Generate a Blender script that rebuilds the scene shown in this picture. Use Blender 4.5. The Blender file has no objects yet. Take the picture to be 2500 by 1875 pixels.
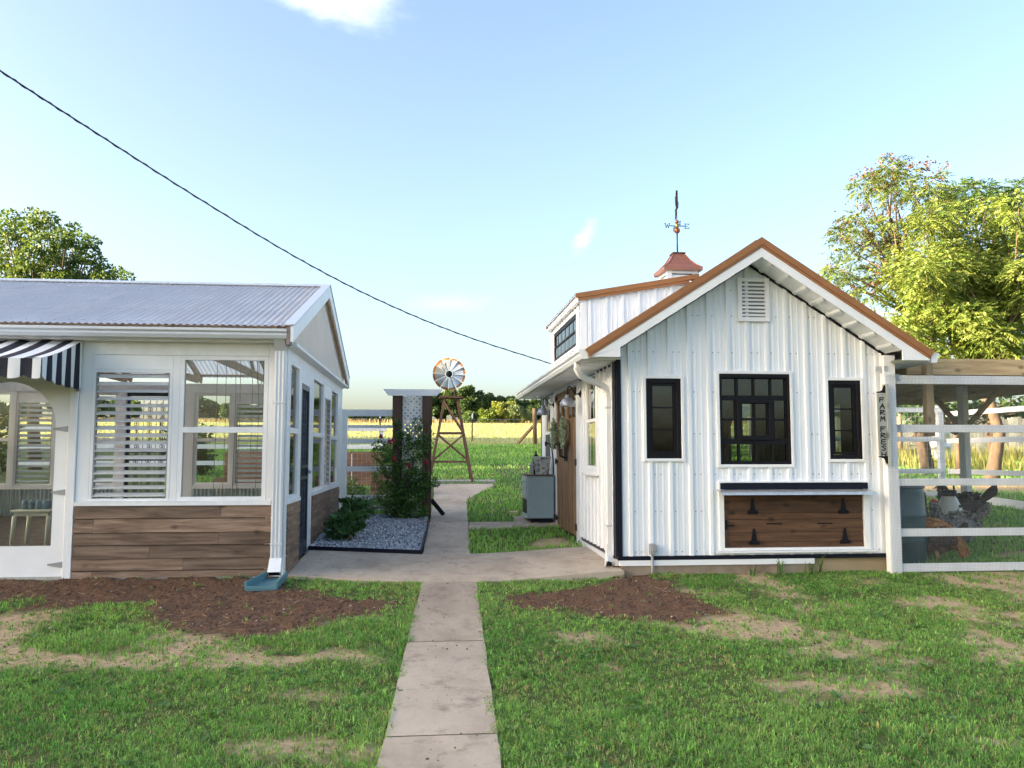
import bpy, math, random
import numpy as np
from mathutils import Vector, Matrix

S = bpy.context.scene
COL = S.collection
PI = math.pi
rnd = random.Random(7)
NR = np.random.default_rng(11)

# ------------------------------------------------------------------ camera
CAM_H = 1.43
cam = bpy.data.cameras.new('camera')
cam_o = bpy.data.objects.new('camera', cam)
COL.objects.link(cam_o)
S.camera = cam_o
cam.sensor_fit = 'HORIZONTAL'
cam.angle = 2 * math.atan(1250 / 2055.7)
cam.clip_start = 0.05
cam.clip_end = 3000
_p, _y = 0.08341, 0.0975
_f = Vector((math.sin(_y) * math.cos(_p), math.cos(_y) * math.cos(_p), math.sin(_p)))
_r = Vector((math.cos(_y), -math.sin(_y), 0))
_u = _r.cross(_f)
_m = Matrix((_r, _u, -_f)).transposed()
cam_o.matrix_world = Matrix.Translation((0, 0, CAM_H)) @ _m.to_4x4()

# ------------------------------------------------------------------ sky, sun, exposure
SUN_AZ, SUN_EL = -100.0, 11.0           # degrees from +Y (towards the left), degrees up
S.view_settings.view_transform = 'Standard'
S.view_settings.look = 'None'
S.view_settings.gamma = 1.0
S.view_settings.use_curve_mapping = False
S.view_settings.exposure = 2.65
W = bpy.data.worlds.new('World')
S.world = W
W.use_nodes = True
wn, wl = W.node_tree.nodes, W.node_tree.links
bg = wn['Background']
bg.inputs[1].default_value = 0.1
sky = wn.new('ShaderNodeTexSky')
sky.sky_type = 'NISHITA'
sky.sun_disc = False
sky.sun_elevation = math.radians(SUN_EL)
sky.sun_rotation = math.radians(SUN_AZ)
sky.dust_density = 4.0
sky.ozone_density = 1.0
sky.air_density = 0.8


def wnode(t, **k):
    n = wn.new(t)
    for a, b in k.items():
        setattr(n, a, b)
    return n


def wmath(op, a, b=None, c=None):
    n = wnode('ShaderNodeMath', operation=op)
    for i, v in enumerate((a, b, c)):
        if v is None:
            continue
        if isinstance(v, (int, float)):
            n.inputs[i].default_value = v
        else:
            wl.new(v, n.inputs[i])
    return n.outputs[0]


tc = wnode('ShaderNodeTexCoord')
DIR = tc.outputs['Generated']


def wdot(v):
    n = wnode('ShaderNodeVectorMath', operation='DOT_PRODUCT')
    wl.new(DIR, n.inputs[0])
    n.inputs[1].default_value = v
    return n.outputs['Value']


def smooth(v, a, b):
    n = wnode('ShaderNodeMapRange', interpolation_type='SMOOTHSTEP')
    wl.new(v, n.inputs[0])
    n.inputs[1].default_value = a
    n.inputs[2].default_value = b
    return n.outputs[0]


def cloud(center, ax, ang, ru, rv, scale, lo, hi, seed):
    """an elliptical patch of cloud round a direction of the sky"""
    c = Vector(center).normalized()
    u0 = Vector((0, 0, 1)).cross(c).normalized() * -1
    v0 = u0.cross(c) * -1
    if v0.z < 0:
        v0 = -v0
    u = u0 * math.cos(ang) + v0 * math.sin(ang)
    v = -u0 * math.sin(ang) + v0 * math.cos(ang)
    du = wmath('DIVIDE', wdot(u), ru)
    dv = wmath('DIVIDE', wdot(v), rv)
    r = wmath('SQRT', wmath('ADD', wmath('MULTIPLY', du, du), wmath('MULTIPLY', dv, dv)))
    front = smooth(wdot(c), 0.5, 0.7)
    nz = wnode('ShaderNodeTexNoise')
    mp = wnode('ShaderNodeMapping')
    mp.inputs['Scale'].default_value = ax
    mp.inputs['Location'].default_value = (seed, 0, 0)
    wl.new(DIR, mp.inputs[0])
    wl.new(mp.outputs[0], nz.inputs['Vector'])
    nz.inputs['Scale'].default_value = scale
    nz.inputs['Detail'].default_value = 8
    nz.inputs['Roughness'].default_value = 0.6
    f = wmath('SUBTRACT', wmath('ADD', nz.outputs[0], 0.35), wmath('MULTIPLY', r, 0.55))
    return wmath('MULTIPLY', smooth(f, lo, hi), front)


masks = [
    wmath('MULTIPLY', cloud((-0.115, 0.866, 0.490), (1, 1, 2.2), -0.24, 0.16, 0.045, 8, 0.40, 1.2, 1.3), 0.97),
    wmath('MULTIPLY', cloud((0.175, 0.952, 0.250), (1, 1, 1.2), 1.0, 0.040, 0.018, 22, 0.42, 1.2, 4.1), 0.6),
    wmath('MULTIPLY', cloud((0.019, 0.984, 0.176), (1, 1, 3), -0.05, 0.075, 0.02, 10, 0.4, 1.0, 7.7), 0.10),
]
cur = sky.outputs[0]
for mk in masks:
    mx = wnode('ShaderNodeMix', data_type='RGBA')
    wl.new(mk, mx.inputs[0])
    wl.new(cur, mx.inputs[6])
    mx.inputs[7].default_value = (4.3, 4.3, 4.4, 1)
    cur = mx.outputs[2]
wl.new(cur, bg.inputs[0])

sd = bpy.data.lights.new('sun', 'SUN')
sun = bpy.data.objects.new('sun', sd)
COL.objects.link(sun)
sd.energy = 4.5
sd.angle = math.radians(0.6)
sd.color = (1.0, 0.80, 0.52)
_a, _e = math.radians(SUN_AZ), math.radians(SUN_EL)
to_sun = Vector((math.sin(_a) * math.cos(_e), math.cos(_a) * math.cos(_e), math.sin(_e)))
sun.rotation_euler = to_sun.to_track_quat('Z', 'Y').to_euler()
sun.location = to_sun * 60


# ------------------------------------------------------------------ materials
def nmat(name):
    m = bpy.data.materials.new(name)
    m.use_nodes = True
    n, l = m.node_tree.nodes, m.node_tree.links
    return m, n, l, n['Principled BSDF'], n['Material Output']


def tex(n, l, scale, detail=5, rough=0.55, stretch=(1, 1, 1), off=None):
    t = n.new('ShaderNodeTexCoord')
    mp = n.new('ShaderNodeMapping')
    mp.inputs['Scale'].default_value = stretch
    l.new(t.outputs['Object'], mp.inputs[0])
    z = n.new('ShaderNodeTexNoise')
    z.inputs['Scale'].default_value = scale
    z.inputs['Detail'].default_value = detail
    z.inputs['Roughness'].default_value = rough
    l.new(mp.outputs[0], z.inputs['Vector'])
    if off is not None:
        oi = n.new('ShaderNodeObjectInfo')
        sc = n.new('ShaderNodeVectorMath')
        sc.operation = 'SCALE'
        l.new(oi.outputs['Random'], sc.inputs[3])
        sc.inputs[0].default_value = (off, off * 1.7, off * 0.6)
        l.new(sc.outputs[0], mp.inputs['Location'])
    return z


def rampc(n, l, fac, stops):
    r = n.new('ShaderNodeValToRGB')
    e = r.color_ramp.elements
    while len(e) < len(stops):
        e.new(0.5)
    for i, (p, c) in enumerate(stops):
        e[i].position = p
        e[i].color = (c[0], c[1], c[2], 1)
    l.new(fac, r.inputs[0])
    return r.outputs[0]


def mixc(n, l, fac, a, b, mode='MIX'):
    x = n.new('ShaderNodeMix')
    x.data_type = 'RGBA'
    x.blend_type = mode
    for i, v in ((0, fac), (6, a), (7, b)):
        if isinstance(v, (int, float)):
            x.inputs[i].default_value = v
        elif isinstance(v, tuple):
            x.inputs[i].default_value = (v[0], v[1], v[2], 1)
        else:
            l.new(v, x.inputs[i])
    return x.outputs[2]


def bump(n, l, b, h, strength, dist=0.01):
    k = n.new('ShaderNodeBump')
    k.inputs['Strength'].default_value = strength
    k.inputs['Distance'].default_value = dist
    l.new(h, k.inputs['Height'])
    l.new(k.outputs[0], b.inputs['Normal'])


def pm(name, col, var=0.12, scale=6, rough=0.6, bmp=0.0, bscale=80, metal=0.0, stretch=(1, 1, 1), col2=None, spec=0.5, rand=0.0, coat=0):
    m, n, l, b, o = nmat(name)
    z = tex(n, l, scale, stretch=stretch, off=7.0)
    c1 = tuple(c * (1 - var) for c in col)
    c2 = col2 or tuple(min(1, c * (1 + var)) for c in col)
    c = rampc(n, l, z.outputs[0], [(0.3, c1), (0.7, c2)])
    if rand:
        oi = n.new('ShaderNodeObjectInfo')
        mr = n.new('ShaderNodeMapRange')
        l.new(oi.outputs['Random'], mr.inputs[0])
        mr.inputs[3].default_value = 1 - rand
        mr.inputs[4].default_value = 1 + rand
        hs = n.new('ShaderNodeHueSaturation')
        l.new(mr.outputs[0], hs.inputs['Value'])
        l.new(c, hs.inputs['Color'])
        c = hs.outputs[0]
    l.new(c, b.inputs['Base Color'])
    b.inputs['Roughness'].default_value = rough
    b.inputs['Metallic'].default_value = metal
    b.inputs['Specular IOR Level'].default_value = spec
    if bmp:
        z2 = tex(n, l, bscale, 4, stretch=stretch)
        bump(n, l, b, z2.outputs[0], bmp)
    return m


def woodm(name, dark, mid, light, axis, rough=0.75, knots=True, rand=0.25, gs=9.0):
    m, n, l, b, o = nmat(name)
    st = [1.0, 1.0, 1.0]
    st[axis] = 0.09
    z = tex(n, l, gs * 2.2, 7, 0.62, stretch=st, off=9.0)
    z.inputs['Distortion'].default_value = 0.6
    c = rampc(n, l, z.outputs[0], [(0.28, dark), (0.5, mid), (0.74, light)])
    if knots:
        st2 = [1.0, 1.0, 1.0]
        st2[axis] = 0.55
        t = n.new('ShaderNodeTexCoord')
        mp = n.new('ShaderNodeMapping')
        mp.inputs['Scale'].default_value = st2
        l.new(t.outputs['Object'], mp.inputs[0])
        v = n.new('ShaderNodeTexVoronoi')
        v.inputs['Scale'].default_value = 6.5
        l.new(mp.outputs[0], v.inputs['Vector'])
        k = n.new('ShaderNodeMapRange')
        l.new(v.outputs['Distance'], k.inputs[0])
        k.inputs[1].default_value = 0.08
        k.inputs[2].default_value = 0.21
        k.inputs[3].default_value = 0.75
        k.inputs[4].default_value = 0.0
        c = mixc(n, l, k.outputs[0], c, tuple(x * 0.45 for x in dark))
    oi = n.new('ShaderNodeObjectInfo')
    mr = n.new('ShaderNodeMapRange')
    l.new(oi.outputs['Random'], mr.inputs[0])
    mr.inputs[3].default_value = 1 - rand
    mr.inputs[4].default_value = 1 + rand
    hs = n.new('ShaderNodeHueSaturation')
    l.new(mr.outputs[0], hs.inputs['Value'])
    l.new(c, hs.inputs['Color'])
    l.new(hs.outputs[0], b.inputs['Base Color'])
    b.inputs['Roughness'].default_value = rough
    bump(n, l, b, z.outputs[0], 0.35, 0.004)
    return m


def glassm(name, tint=(0.94, 0.96, 0.95), refl=1.0):
    m, n, l, b, o = nmat(name)
    n.remove(b)
    tr = n.new('ShaderNodeBsdfTransparent')
    tr.inputs[0].default_value = (*tint, 1)
    gl = n.new('ShaderNodeBsdfGlossy')
    gl.inputs['Roughness'].default_value = 0.03
    fr = n.new('ShaderNodeFresnel')
    fr.inputs[0].default_value = 1.5
    mu = n.new('ShaderNodeMath')
    mu.operation = 'MULTIPLY'
    mu.inputs[1].default_value = refl
    l.new(fr.outputs[0], mu.inputs[0])
    z = tex(n, l, 2.5, 2)
    bp = n.new('ShaderNodeBump')
    bp.inputs['Strength'].default_value = 0.06
    bp.inputs['Distance'].default_value = 0.03
    l.new(z.outputs[0], bp.inputs['Height'])
    l.new(bp.outputs[0], gl.inputs['Normal'])
    mx = n.new('ShaderNodeMixShader')
    l.new(mu.outputs[0], mx.inputs[0])
    l.new(tr.outputs[0], mx.inputs[1])
    l.new(gl.outputs[0], mx.inputs[2])
    l.new(mx.outputs[0], o.inputs[0])
    return m


def leafm(name, rough=0.5, trans=0.35, gain=(1, 1, 1)):
    """foliage: colour per leaf from the mesh's own colour attribute, some light through the blade"""
    m, n, l, b, o = nmat(name)
    a = n.new('ShaderNodeAttribute')
    a.attribute_name = 'col'
    c = mixc(n, l, 1.0, a.outputs[0], gain, 'MULTIPLY')
    l.new(c, b.inputs['Base Color'])
    b.inputs['Roughness'].default_value = rough
    b.inputs['Specular IOR Level'].default_value = 0.35
    t = n.new('ShaderNodeBsdfTranslucent')
    l.new(mixc(n, l, 1.0, c, (1.25, 1.2, 0.6), 'MULTIPLY'), t.inputs[0])
    mx = n.new('ShaderNodeMixShader')
    mx.inputs[0].default_value = trans
    l.new(b.outputs[0], mx.inputs[1])
    l.new(t.outputs[0], mx.inputs[2])
    l.new(mx.outputs[0], o.inputs[0])
    return m


def polym(name, col, trans=0.45, rough=0.25, var=0.1, clear=0.0):
    """milky corrugated plastic sheet"""
    m, n, l, b, o = nmat(name)
    z = tex(n, l, 3.0, 4, stretch=(1, 0.6, 1))
    c = rampc(n, l, z.outputs[0], [(0.3, tuple(x * (1 - var) for x in col)), (0.7, col)])
    l.new(c, b.inputs['Base Color'])
    b.inputs['Roughness'].default_value = rough
    t = n.new('ShaderNodeBsdfTranslucent')
    l.new(c, t.inputs[0])
    mx = n.new('ShaderNodeMixShader')
    mx.inputs[0].default_value = trans
    l.new(b.outputs[0], mx.inputs[1])
    l.new(t.outputs[0], mx.inputs[2])
    out = mx.outputs[0]
    if clear:
        tp = n.new('ShaderNodeBsdfTransparent')
        tp.inputs[0].default_value = (0.93, 0.93, 0.93, 1)
        m2 = n.new('ShaderNodeMixShader')
        m2.inputs[0].default_value = clear
        l.new(out, m2.inputs[1])
        l.new(tp.outputs[0], m2.inputs[2])
        out = m2.outputs[0]
    l.new(out, o.inputs[0])
    return m


def wornpaint(name, paint, rust, amt=0.62, scale=7, rough=0.5, metal=0.0):
    m, n, l, b, o = nmat(name)
    z = tex(n, l, scale, 9, 0.7)
    z2 = tex(n, l, 2.0, 4)
    base = rampc(n, l, z2.outputs[0], [(0.3, tuple(x * 0.85 for x in paint)), (0.7, tuple(min(1, x * 1.12) for x in paint))])
    f = n.new('ShaderNodeMapRange')
    l.new(z.outputs[0], f.inputs[0])
    f.inputs[1].default_value = amt
    f.inputs[2].default_value = amt + 0.03
    l.new(mixc(n, l, f.outputs[0], base, rust), b.inputs['Base Color'])
    b.inputs['Roughness'].default_value = rough
    b.inputs['Metallic'].default_value = metal
    return m


M = {}
M['white'] = pm('white_paint', (0.85, 0.855, 0.86), 0.05, 3, 0.45, 0.04, 40)
M['white_wood'] = pm('white_painted_wood', (0.83, 0.835, 0.84), 0.07, 5, 0.55, 0.25, 60, stretch=(1, 1, 0.3))
M['metal_white'] = pm('white_steel_panel', (0.84, 0.865, 0.90), 0.015, 1.6, 0.36)
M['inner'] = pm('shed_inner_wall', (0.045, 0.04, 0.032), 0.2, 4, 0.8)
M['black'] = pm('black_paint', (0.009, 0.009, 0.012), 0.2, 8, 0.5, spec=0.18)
M['navy'] = pm('black_blue_trim', (0.008, 0.009, 0.018), 0.2, 8, 0.5, spec=0.18)
M['copper'] = pm('copper_paint', (0.36, 0.15, 0.05), 0.1, 5, 0.38, metal=0.25)
M['copper_red'] = pm('copper_sheet', (0.42, 0.17, 0.11), 0.12, 5, 0.4, metal=0.35)
M['galv'] = pm('galvanised_steel', (0.55, 0.57, 0.58), 0.15, 20, 0.4, metal=0.7)
M['lamp_metal'] = pm('lamp_zinc', (0.27, 0.30, 0.36), 0.15, 14, 0.45, metal=0.55)
M['wire_grey'] = pm('dull_wire', (0.20, 0.21, 0.22), 0.1, 9, 0.7)
M['grey'] = pm('grey_metal', (0.33, 0.34, 0.35), 0.12, 9, 0.5, metal=0.3)
M['roof_steel'] = pm('roof_steel', (0.50, 0.52, 0.55), 0.08, 3, 0.4, metal=0.3)
M['gutter'] = pm('gutter_paint', (0.62, 0.65, 0.69), 0.04, 2, 0.3)
M['siding'] = woodm('stained_siding', (0.075, 0.045, 0.030), (0.205, 0.135, 0.092), (0.33, 0.235, 0.17), 0, rand=0.33)
M['siding_y'] = woodm('stained_siding_side', (0.0935, 0.0495, 0.0297), (0.2200, 0.1375, 0.0880), (0.3520, 0.2420, 0.1650), 1)
M['hatch'] = woodm('dark_stained_plank', (0.034, 0.015, 0.007), (0.092, 0.043, 0.019), (0.15, 0.076, 0.036), 0)
M['doorwood'] = woodm('door_plank', (0.13, 0.065, 0.025), (0.25, 0.14, 0.062), (0.38, 0.24, 0.12), 2)
M['truss'] = woodm('truss_lumber', (0.20, 0.12, 0.065), (0.36, 0.24, 0.14), (0.48, 0.35, 0.22), 1)
M['pine'] = woodm('new_pine', (0.350, 0.231, 0.106), (0.525, 0.375, 0.200), (0.675, 0.512, 0.300), 0)
M['pine_y'] = woodm('new_pine_along', (0.350, 0.231, 0.106), (0.550, 0.400, 0.213), (0.700, 0.537, 0.312), 1)
M['pine_z'] = woodm('new_pine_post', (0.288, 0.192, 0.096), (0.432, 0.312, 0.168), (0.576, 0.432, 0.252), 2)
M['oldpost'] = woodm('weathered_post', (0.045, 0.024, 0.014), (0.10, 0.058, 0.036), (0.17, 0.105, 0.07), 2, gs=7)
M['bed'] = woodm('raised_bed_board', (0.12, 0.055, 0.03), (0.24, 0.125, 0.072), (0.36, 0.22, 0.14), 0)
M['mill'] = woodm('windmill_lumber', (0.06, 0.028, 0.018), (0.125, 0.062, 0.04), (0.19, 0.105, 0.07), 2, knots=False)
M['greywood'] = woodm('grey_board', (0.22, 0.22, 0.19), (0.36, 0.37, 0.33), (0.48, 0.49, 0.44), 2)
M['brownpost'] = woodm('brown_field_post', (0.08, 0.05, 0.03), (0.16, 0.10, 0.06), (0.24, 0.16, 0.10), 2)
M['glass'] = glassm('window_glass')
M['glass_dark'] = glassm('shed_glass', (0.42, 0.48, 0.44), 1.9)
M['louvre'] = polym('louvre_glass', (0.88, 0.89, 0.87), 0.35, 0.12, 0.04, 0.12)
M['poly'] = polym('roof_plastic', (0.93, 0.92, 0.97), 0.42, 0.28, 0.05, 0.12)
M['poly_gable'] = polym('gable_plastic', (0.95, 0.91, 0.82), 0.45, 0.3, 0.10, 0.16)
M['corr'] = pm('corrugated_zinc', (0.34, 0.42, 0.42), 0.15, 8, 0.45, metal=0.4)
M['teal'] = pm('teal_plastic', (0.09, 0.22, 0.26), 0.15, 6, 0.5)
M['screen_door'] = pm('iron_door_paint', (0.022, 0.035, 0.06), 0.3, 10, 0.4)
M['mesh_dark'] = pm('insect_screen', (0.05, 0.055, 0.06), 0.2, 60, 0.7)
M['cream_plastic'] = pm('cream_plastic', (0.72, 0.68, 0.52), 0.06, 4, 0.45)
M['blue_print'] = pm('blue_plastic', (0.05, 0.13, 0.26), 0.5, 9, 0.4, col2=(0.2, 0.32, 0.42))
M['rope'] = pm('twine', (0.30, 0.22, 0.14), 0.2, 20, 0.9)
M['rust'] = pm('rusty_iron', (0.10, 0.055, 0.032), 0.3, 15, 0.8)
M['cable'] = pm('cable_rubber', (0.012, 0.012, 0.014), 0.2, 10, 0.6)
M['cabinet'] = wornpaint('worn_blue_paint', (0.30, 0.40, 0.43), (0.07, 0.028, 0.015), 0.655, 8, 0.45)
M['cabinet_front'] = wornpaint('worn_pale_paint', (0.40, 0.46, 0.44), (0.10, 0.05, 0.03), 0.64, 10, 0.5)
M['bucket'] = wornpaint('flaked_white_zinc', (0.62, 0.65, 0.64), (0.22, 0.24, 0.24), 0.52, 16, 0.5, 0.1)
M['barrel'] = pm('blue_green_barrel', (0.035, 0.085, 0.095), 0.2, 4, 0.42)
M['jug'] = pm('white_plastic_jug', (0.62, 0.62, 0.55), 0.05, 5, 0.4)
M['leaf'] = leafm('foliage')
M['bark'] = pm('bark', (0.13, 0.09, 0.06), 0.35, 10, 0.9, 0.7, 25, stretch=(1, 1, 0.3))
M['petal'] = pm('red_petal', (0.28, 0.010, 0.02), 0.2, 20, 0.6)


# ------------------------------------------------------------------ mesh builder
ORG = {}


class MB:
    def __init__(self):
        self.v = []
        self.f = []

    def add(self, vs, fs):
        o = len(self.v)
        self.v += [tuple(p) for p in vs]
        self.f += [tuple(i + o for i in f) for f in fs]
        return self

    def box(self, x0, x1, y0, y1, z0, z1):
        return self.add([(x0, y0, z0), (x1, y0, z0), (x1, y1, z0), (x0, y1, z0), (x0, y0, z1), (x1, y0, z1), (x1, y1, z1), (x0, y1, z1)],
                        [(0, 3, 2, 1), (4, 5, 6, 7), (0, 1, 5, 4), (1, 2, 6, 5), (2, 3, 7, 6), (3, 0, 4, 7)])

    def bar(self, p, q, w, h, up=(0, 0, 1)):
        """box beam from p to q, w across, h along up"""
        p, q = Vector(p), Vector(q)
        d = (q - p).normalized()
        up = Vector(up)
        s = d.cross(up)
        if s.length < 1e-4:
            s = d.cross(Vector((1, 0, 0)))
        s.normalize()
        u = s.cross(d).normalized()
        s, u = s * (w / 2), u * (h / 2)
        return self.add([p - s - u, p + s - u, p + s + u, p - s + u, q - s - u, q + s - u, q + s + u, q - s + u],
                        [(0, 1, 2, 3), (7, 6, 5, 4), (0, 4, 5, 1), (1, 5, 6, 2), (2, 6, 7, 3), (3, 7, 4, 0)])

    def tube(self, pts, rad, n=8, cap=True):
        pts = [Vector(p) for p in pts]
        if isinstance(rad, (int, float)):
            rad = [rad] * len(pts)
        o = len(self.v)
        ref = None
        for i, p in enumerate(pts):
            a = pts[max(0, i - 1)]
            b = pts[min(len(pts) - 1, i + 1)]
            d = (b - a).normalized()
            if ref is None:
                ref = d.cross(Vector((0, 0, 1)))
                if ref.length < 0.05:
                    ref = d.cross(Vector((1, 0, 0)))
                ref.normalize()
            s = (ref - d * ref.dot(d)).normalized()
            t = d.cross(s)
            ref = s
            for k in range(n):
                an = 2 * PI * k / n
                self.v.append(tuple(p + (s * math.cos(an) + t * math.sin(an)) * rad[i]))
        for i in range(len(pts) - 1):
            for k in range(n):
                a = o + i * n + k
                b = o + i * n + (k + 1) % n
                self.f.append((a, b, b + n, a + n))
        if cap:
            self.f.append(tuple(o + k for k in range(n))[::-1])
            self.f.append(tuple(o + (len(pts) - 1) * n + k for k in range(n)))
        return self

    def lathe(self, c, prof, n=20, axis='z'):
        """prof: list of (radius, height)"""
        o = len(self.v)
        for r, h in prof:
            for k in range(n):
                a = 2 * PI * k / n
                x, y = r * math.cos(a), r * math.sin(a)
                p = (x, y, h) if axis == 'z' else ((h, x, y) if axis == 'x' else (x, h, y))
                self.v.append((c[0] + p[0], c[1] + p[1], c[2] + p[2]))
        for i in range(len(prof) - 1):
            for k in range(n):
                a = o + i * n + k
                b = o + i * n + (k + 1) % n
                self.f.append((a, b, b + n, a + n))
        self.f.append(tuple(o + k for k in range(n))[::-1])
        self.f.append(tuple(o + (len(prof) - 1) * n + k for k in range(n)))
        return self

    def prism(self, poly, a0, a1, axis):
        """2-D polygon extruded along axis ('x': poly is (y,z); 'y': (x,z); 'z': (x,y))"""
        o = len(self.v)
        n = len(poly)
        for a in (a0, a1):
            for p, q in poly:
                self.v.append((a, p, q) if axis == 'x' else ((p, a, q) if axis == 'y' else (p, q, a)))
        self.f.append(tuple(range(o, o + n)))
        self.f.append(tuple(range(o + n, o + 2 * n))[::-1])
        for i in range(n):
            j = (i + 1) % n
            self.f.append((o + i, o + j, o + n + j, o + n + i)[::-1])
        return self

    def ell(self, c, r, n=8, m=5):
        prof = []
        for i in range(m + 1):
            a = -PI / 2 + PI * i / m
            prof.append((max(1e-4, math.cos(a)), math.sin(a)))
        o = len(self.v)
        for rr, h in prof:
            for k in range(n):
                a = 2 * PI * k / n
                self.v.append((c[0] + r[0] * rr * math.cos(a), c[1] + r[1] * rr * math.sin(a), c[2] + r[2] * h))
        for i in range(m):
            for k in range(n):
                a = o + i * n + k
                b = o + i * n + (k + 1) % n
                self.f.append((a, b, b + n, a + n))
        return self

    def build(self, name, mat, parent=None, smooth=False, bevel=0.0):
        og = ORG.get(parent.name, (0, 0, 0)) if parent else (0, 0, 0)
        me = bpy.data.meshes.new(name)
        me.from_pydata([(a - og[0], b - og[1], c - og[2]) for a, b, c in self.v], [], self.f)
        if smooth:
            me.polygons.foreach_set('use_smooth', [True] * len(me.polygons))
        return link(name, me, mat, parent, bevel)


def link(name, me, mat, parent=None, bevel=0.0):
    o = bpy.data.objects.new(name, me)
    COL.objects.link(o)
    if mat is not None:
        me.materials.append(M[mat] if isinstance(mat, str) else mat)
    if parent:
        o.parent = parent
        ORG[o.name] = ORG.get(parent.name, (0, 0, 0))
    if bevel:
        bv = o.modifiers.new('edge', 'BEVEL')
        bv.width = bevel
        bv.segments = 1
        bv.limit_method = 'ANGLE'
    return o


def tag(o, label, cat, group=None, kind=None):
    o['label'] = label
    if cat:
        o['category'] = cat
    if group:
        o['group'] = group
    if kind:
        o['kind'] = kind
    return o


def thing(name, label, cat, loc, group=None):
    o = bpy.data.objects.new(name, None)
    o.empty_display_size = 0.1
    COL.objects.link(o)
    o.location = loc
    ORG[o.name] = tuple(loc)
    return tag(o, label, cat, group)


def struct(o, label=None):
    o['kind'] = 'structure'
    if label:
        o['label'] = label
    return o


def stuff(o, label=None, cat=None):
    o['kind'] = 'stuff'
    if label:
        o['label'] = label
    if cat:
        o['category'] = cat
    return o


def npmesh(name, verts, faces, mat, parent=None, cols=None, smooth=False):
    """bulk mesh from numpy arrays: verts (n,3), faces (m,k)"""
    og = np.array(ORG.get(parent.name, (0, 0, 0)) if parent else (0, 0, 0))
    me = bpy.data.meshes.new(name)
    k = faces.shape[1]
    me.vertices.add(len(verts))
    me.vertices.foreach_set('co', (np.asarray(verts, dtype=np.float32) - og.astype(np.float32)).ravel())
    me.loops.add(faces.size)
    me.loops.foreach_set('vertex_index', faces.astype(np.int32).ravel())
    me.polygons.add(len(faces))
    me.polygons.foreach_set('loop_start', np.arange(0, faces.size, k, dtype=np.int32))
    me.polygons.foreach_set('loop_total', np.full(len(faces), k, dtype=np.int32))
    if smooth:
        me.polygons.foreach_set('use_smooth', np.ones(len(faces), dtype=bool))
    me.update(calc_edges=True)
    if cols is not None:
        ca = me.color_attributes.new('col', 'FLOAT_COLOR', 'POINT')
        c4 = np.ones((len(verts), 4), dtype=np.float32)
        c4[:, :3] = cols
        ca.data.foreach_set('color', c4.ravel())
    return link(name, me, mat, parent)


def gz(y):
    """the ground rises gently away from the camera up to a crest behind the field"""
    if y > 215:
        return 0.105 + 0.046 * (215 - 9.2) - 0.05 * (y - 215)
    return 0.105 + 0.046 * (y - 9.2)


def gza(y):
    return np.where(y > 215, 0.105 + 0.046 * (215 - 9.2) - 0.05 * (y - 215), 0.105 + 0.046 * (y - 9.2))

# ================================================================== ground
def vnoise(x, y, s, seed=0):
    """cheap value noise in numpy"""
    xs, ys = x * s, y * s
    xi, yi = np.floor(xs).astype(np.int64), np.floor(ys).astype(np.int64)
    fx, fy = xs - xi, ys - yi
    fx, fy = fx * fx * (3 - 2 * fx), fy * fy * (3 - 2 * fy)

    def h(a, b):
        n = (a * 374761393 + b * 668265263 + seed * 362437) & 0x7fffffff
        n = (n ^ (n >> 13)) * 1274126177 & 0x7fffffff
        return ((n ^ (n >> 16)) & 0xffff) / 65535.0
    return (h(xi, yi) * (1 - fx) + h(xi + 1, yi) * fx) * (1 - fy) + (h(xi, yi + 1) * (1 - fx) + h(xi + 1, yi + 1) * fx) * fy


def fbm(x, y, s, seed=0, o=3):
    t, a, w = 0, 1.0, 0
    for i in range(o):
        t = t + a * vnoise(x, y, s * 2 ** i, seed + i)
        w += a
        a *= 0.55
    return t / w


def inpoly(x, y, poly):
    r = np.zeros(x.shape, bool)
    n = len(poly)
    for i in range(n):
        x0, y0 = poly[i]
        x1, y1 = poly[(i + 1) % n]
        c = ((y0 > y) != (y1 > y))
        with np.errstate(divide='ignore', invalid='ignore'):
            xx = (x1 - x0) * (y - y0) / (y1 - y0 + 1e-12) + x0
        r ^= c & (x < xx)
    return r


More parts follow.
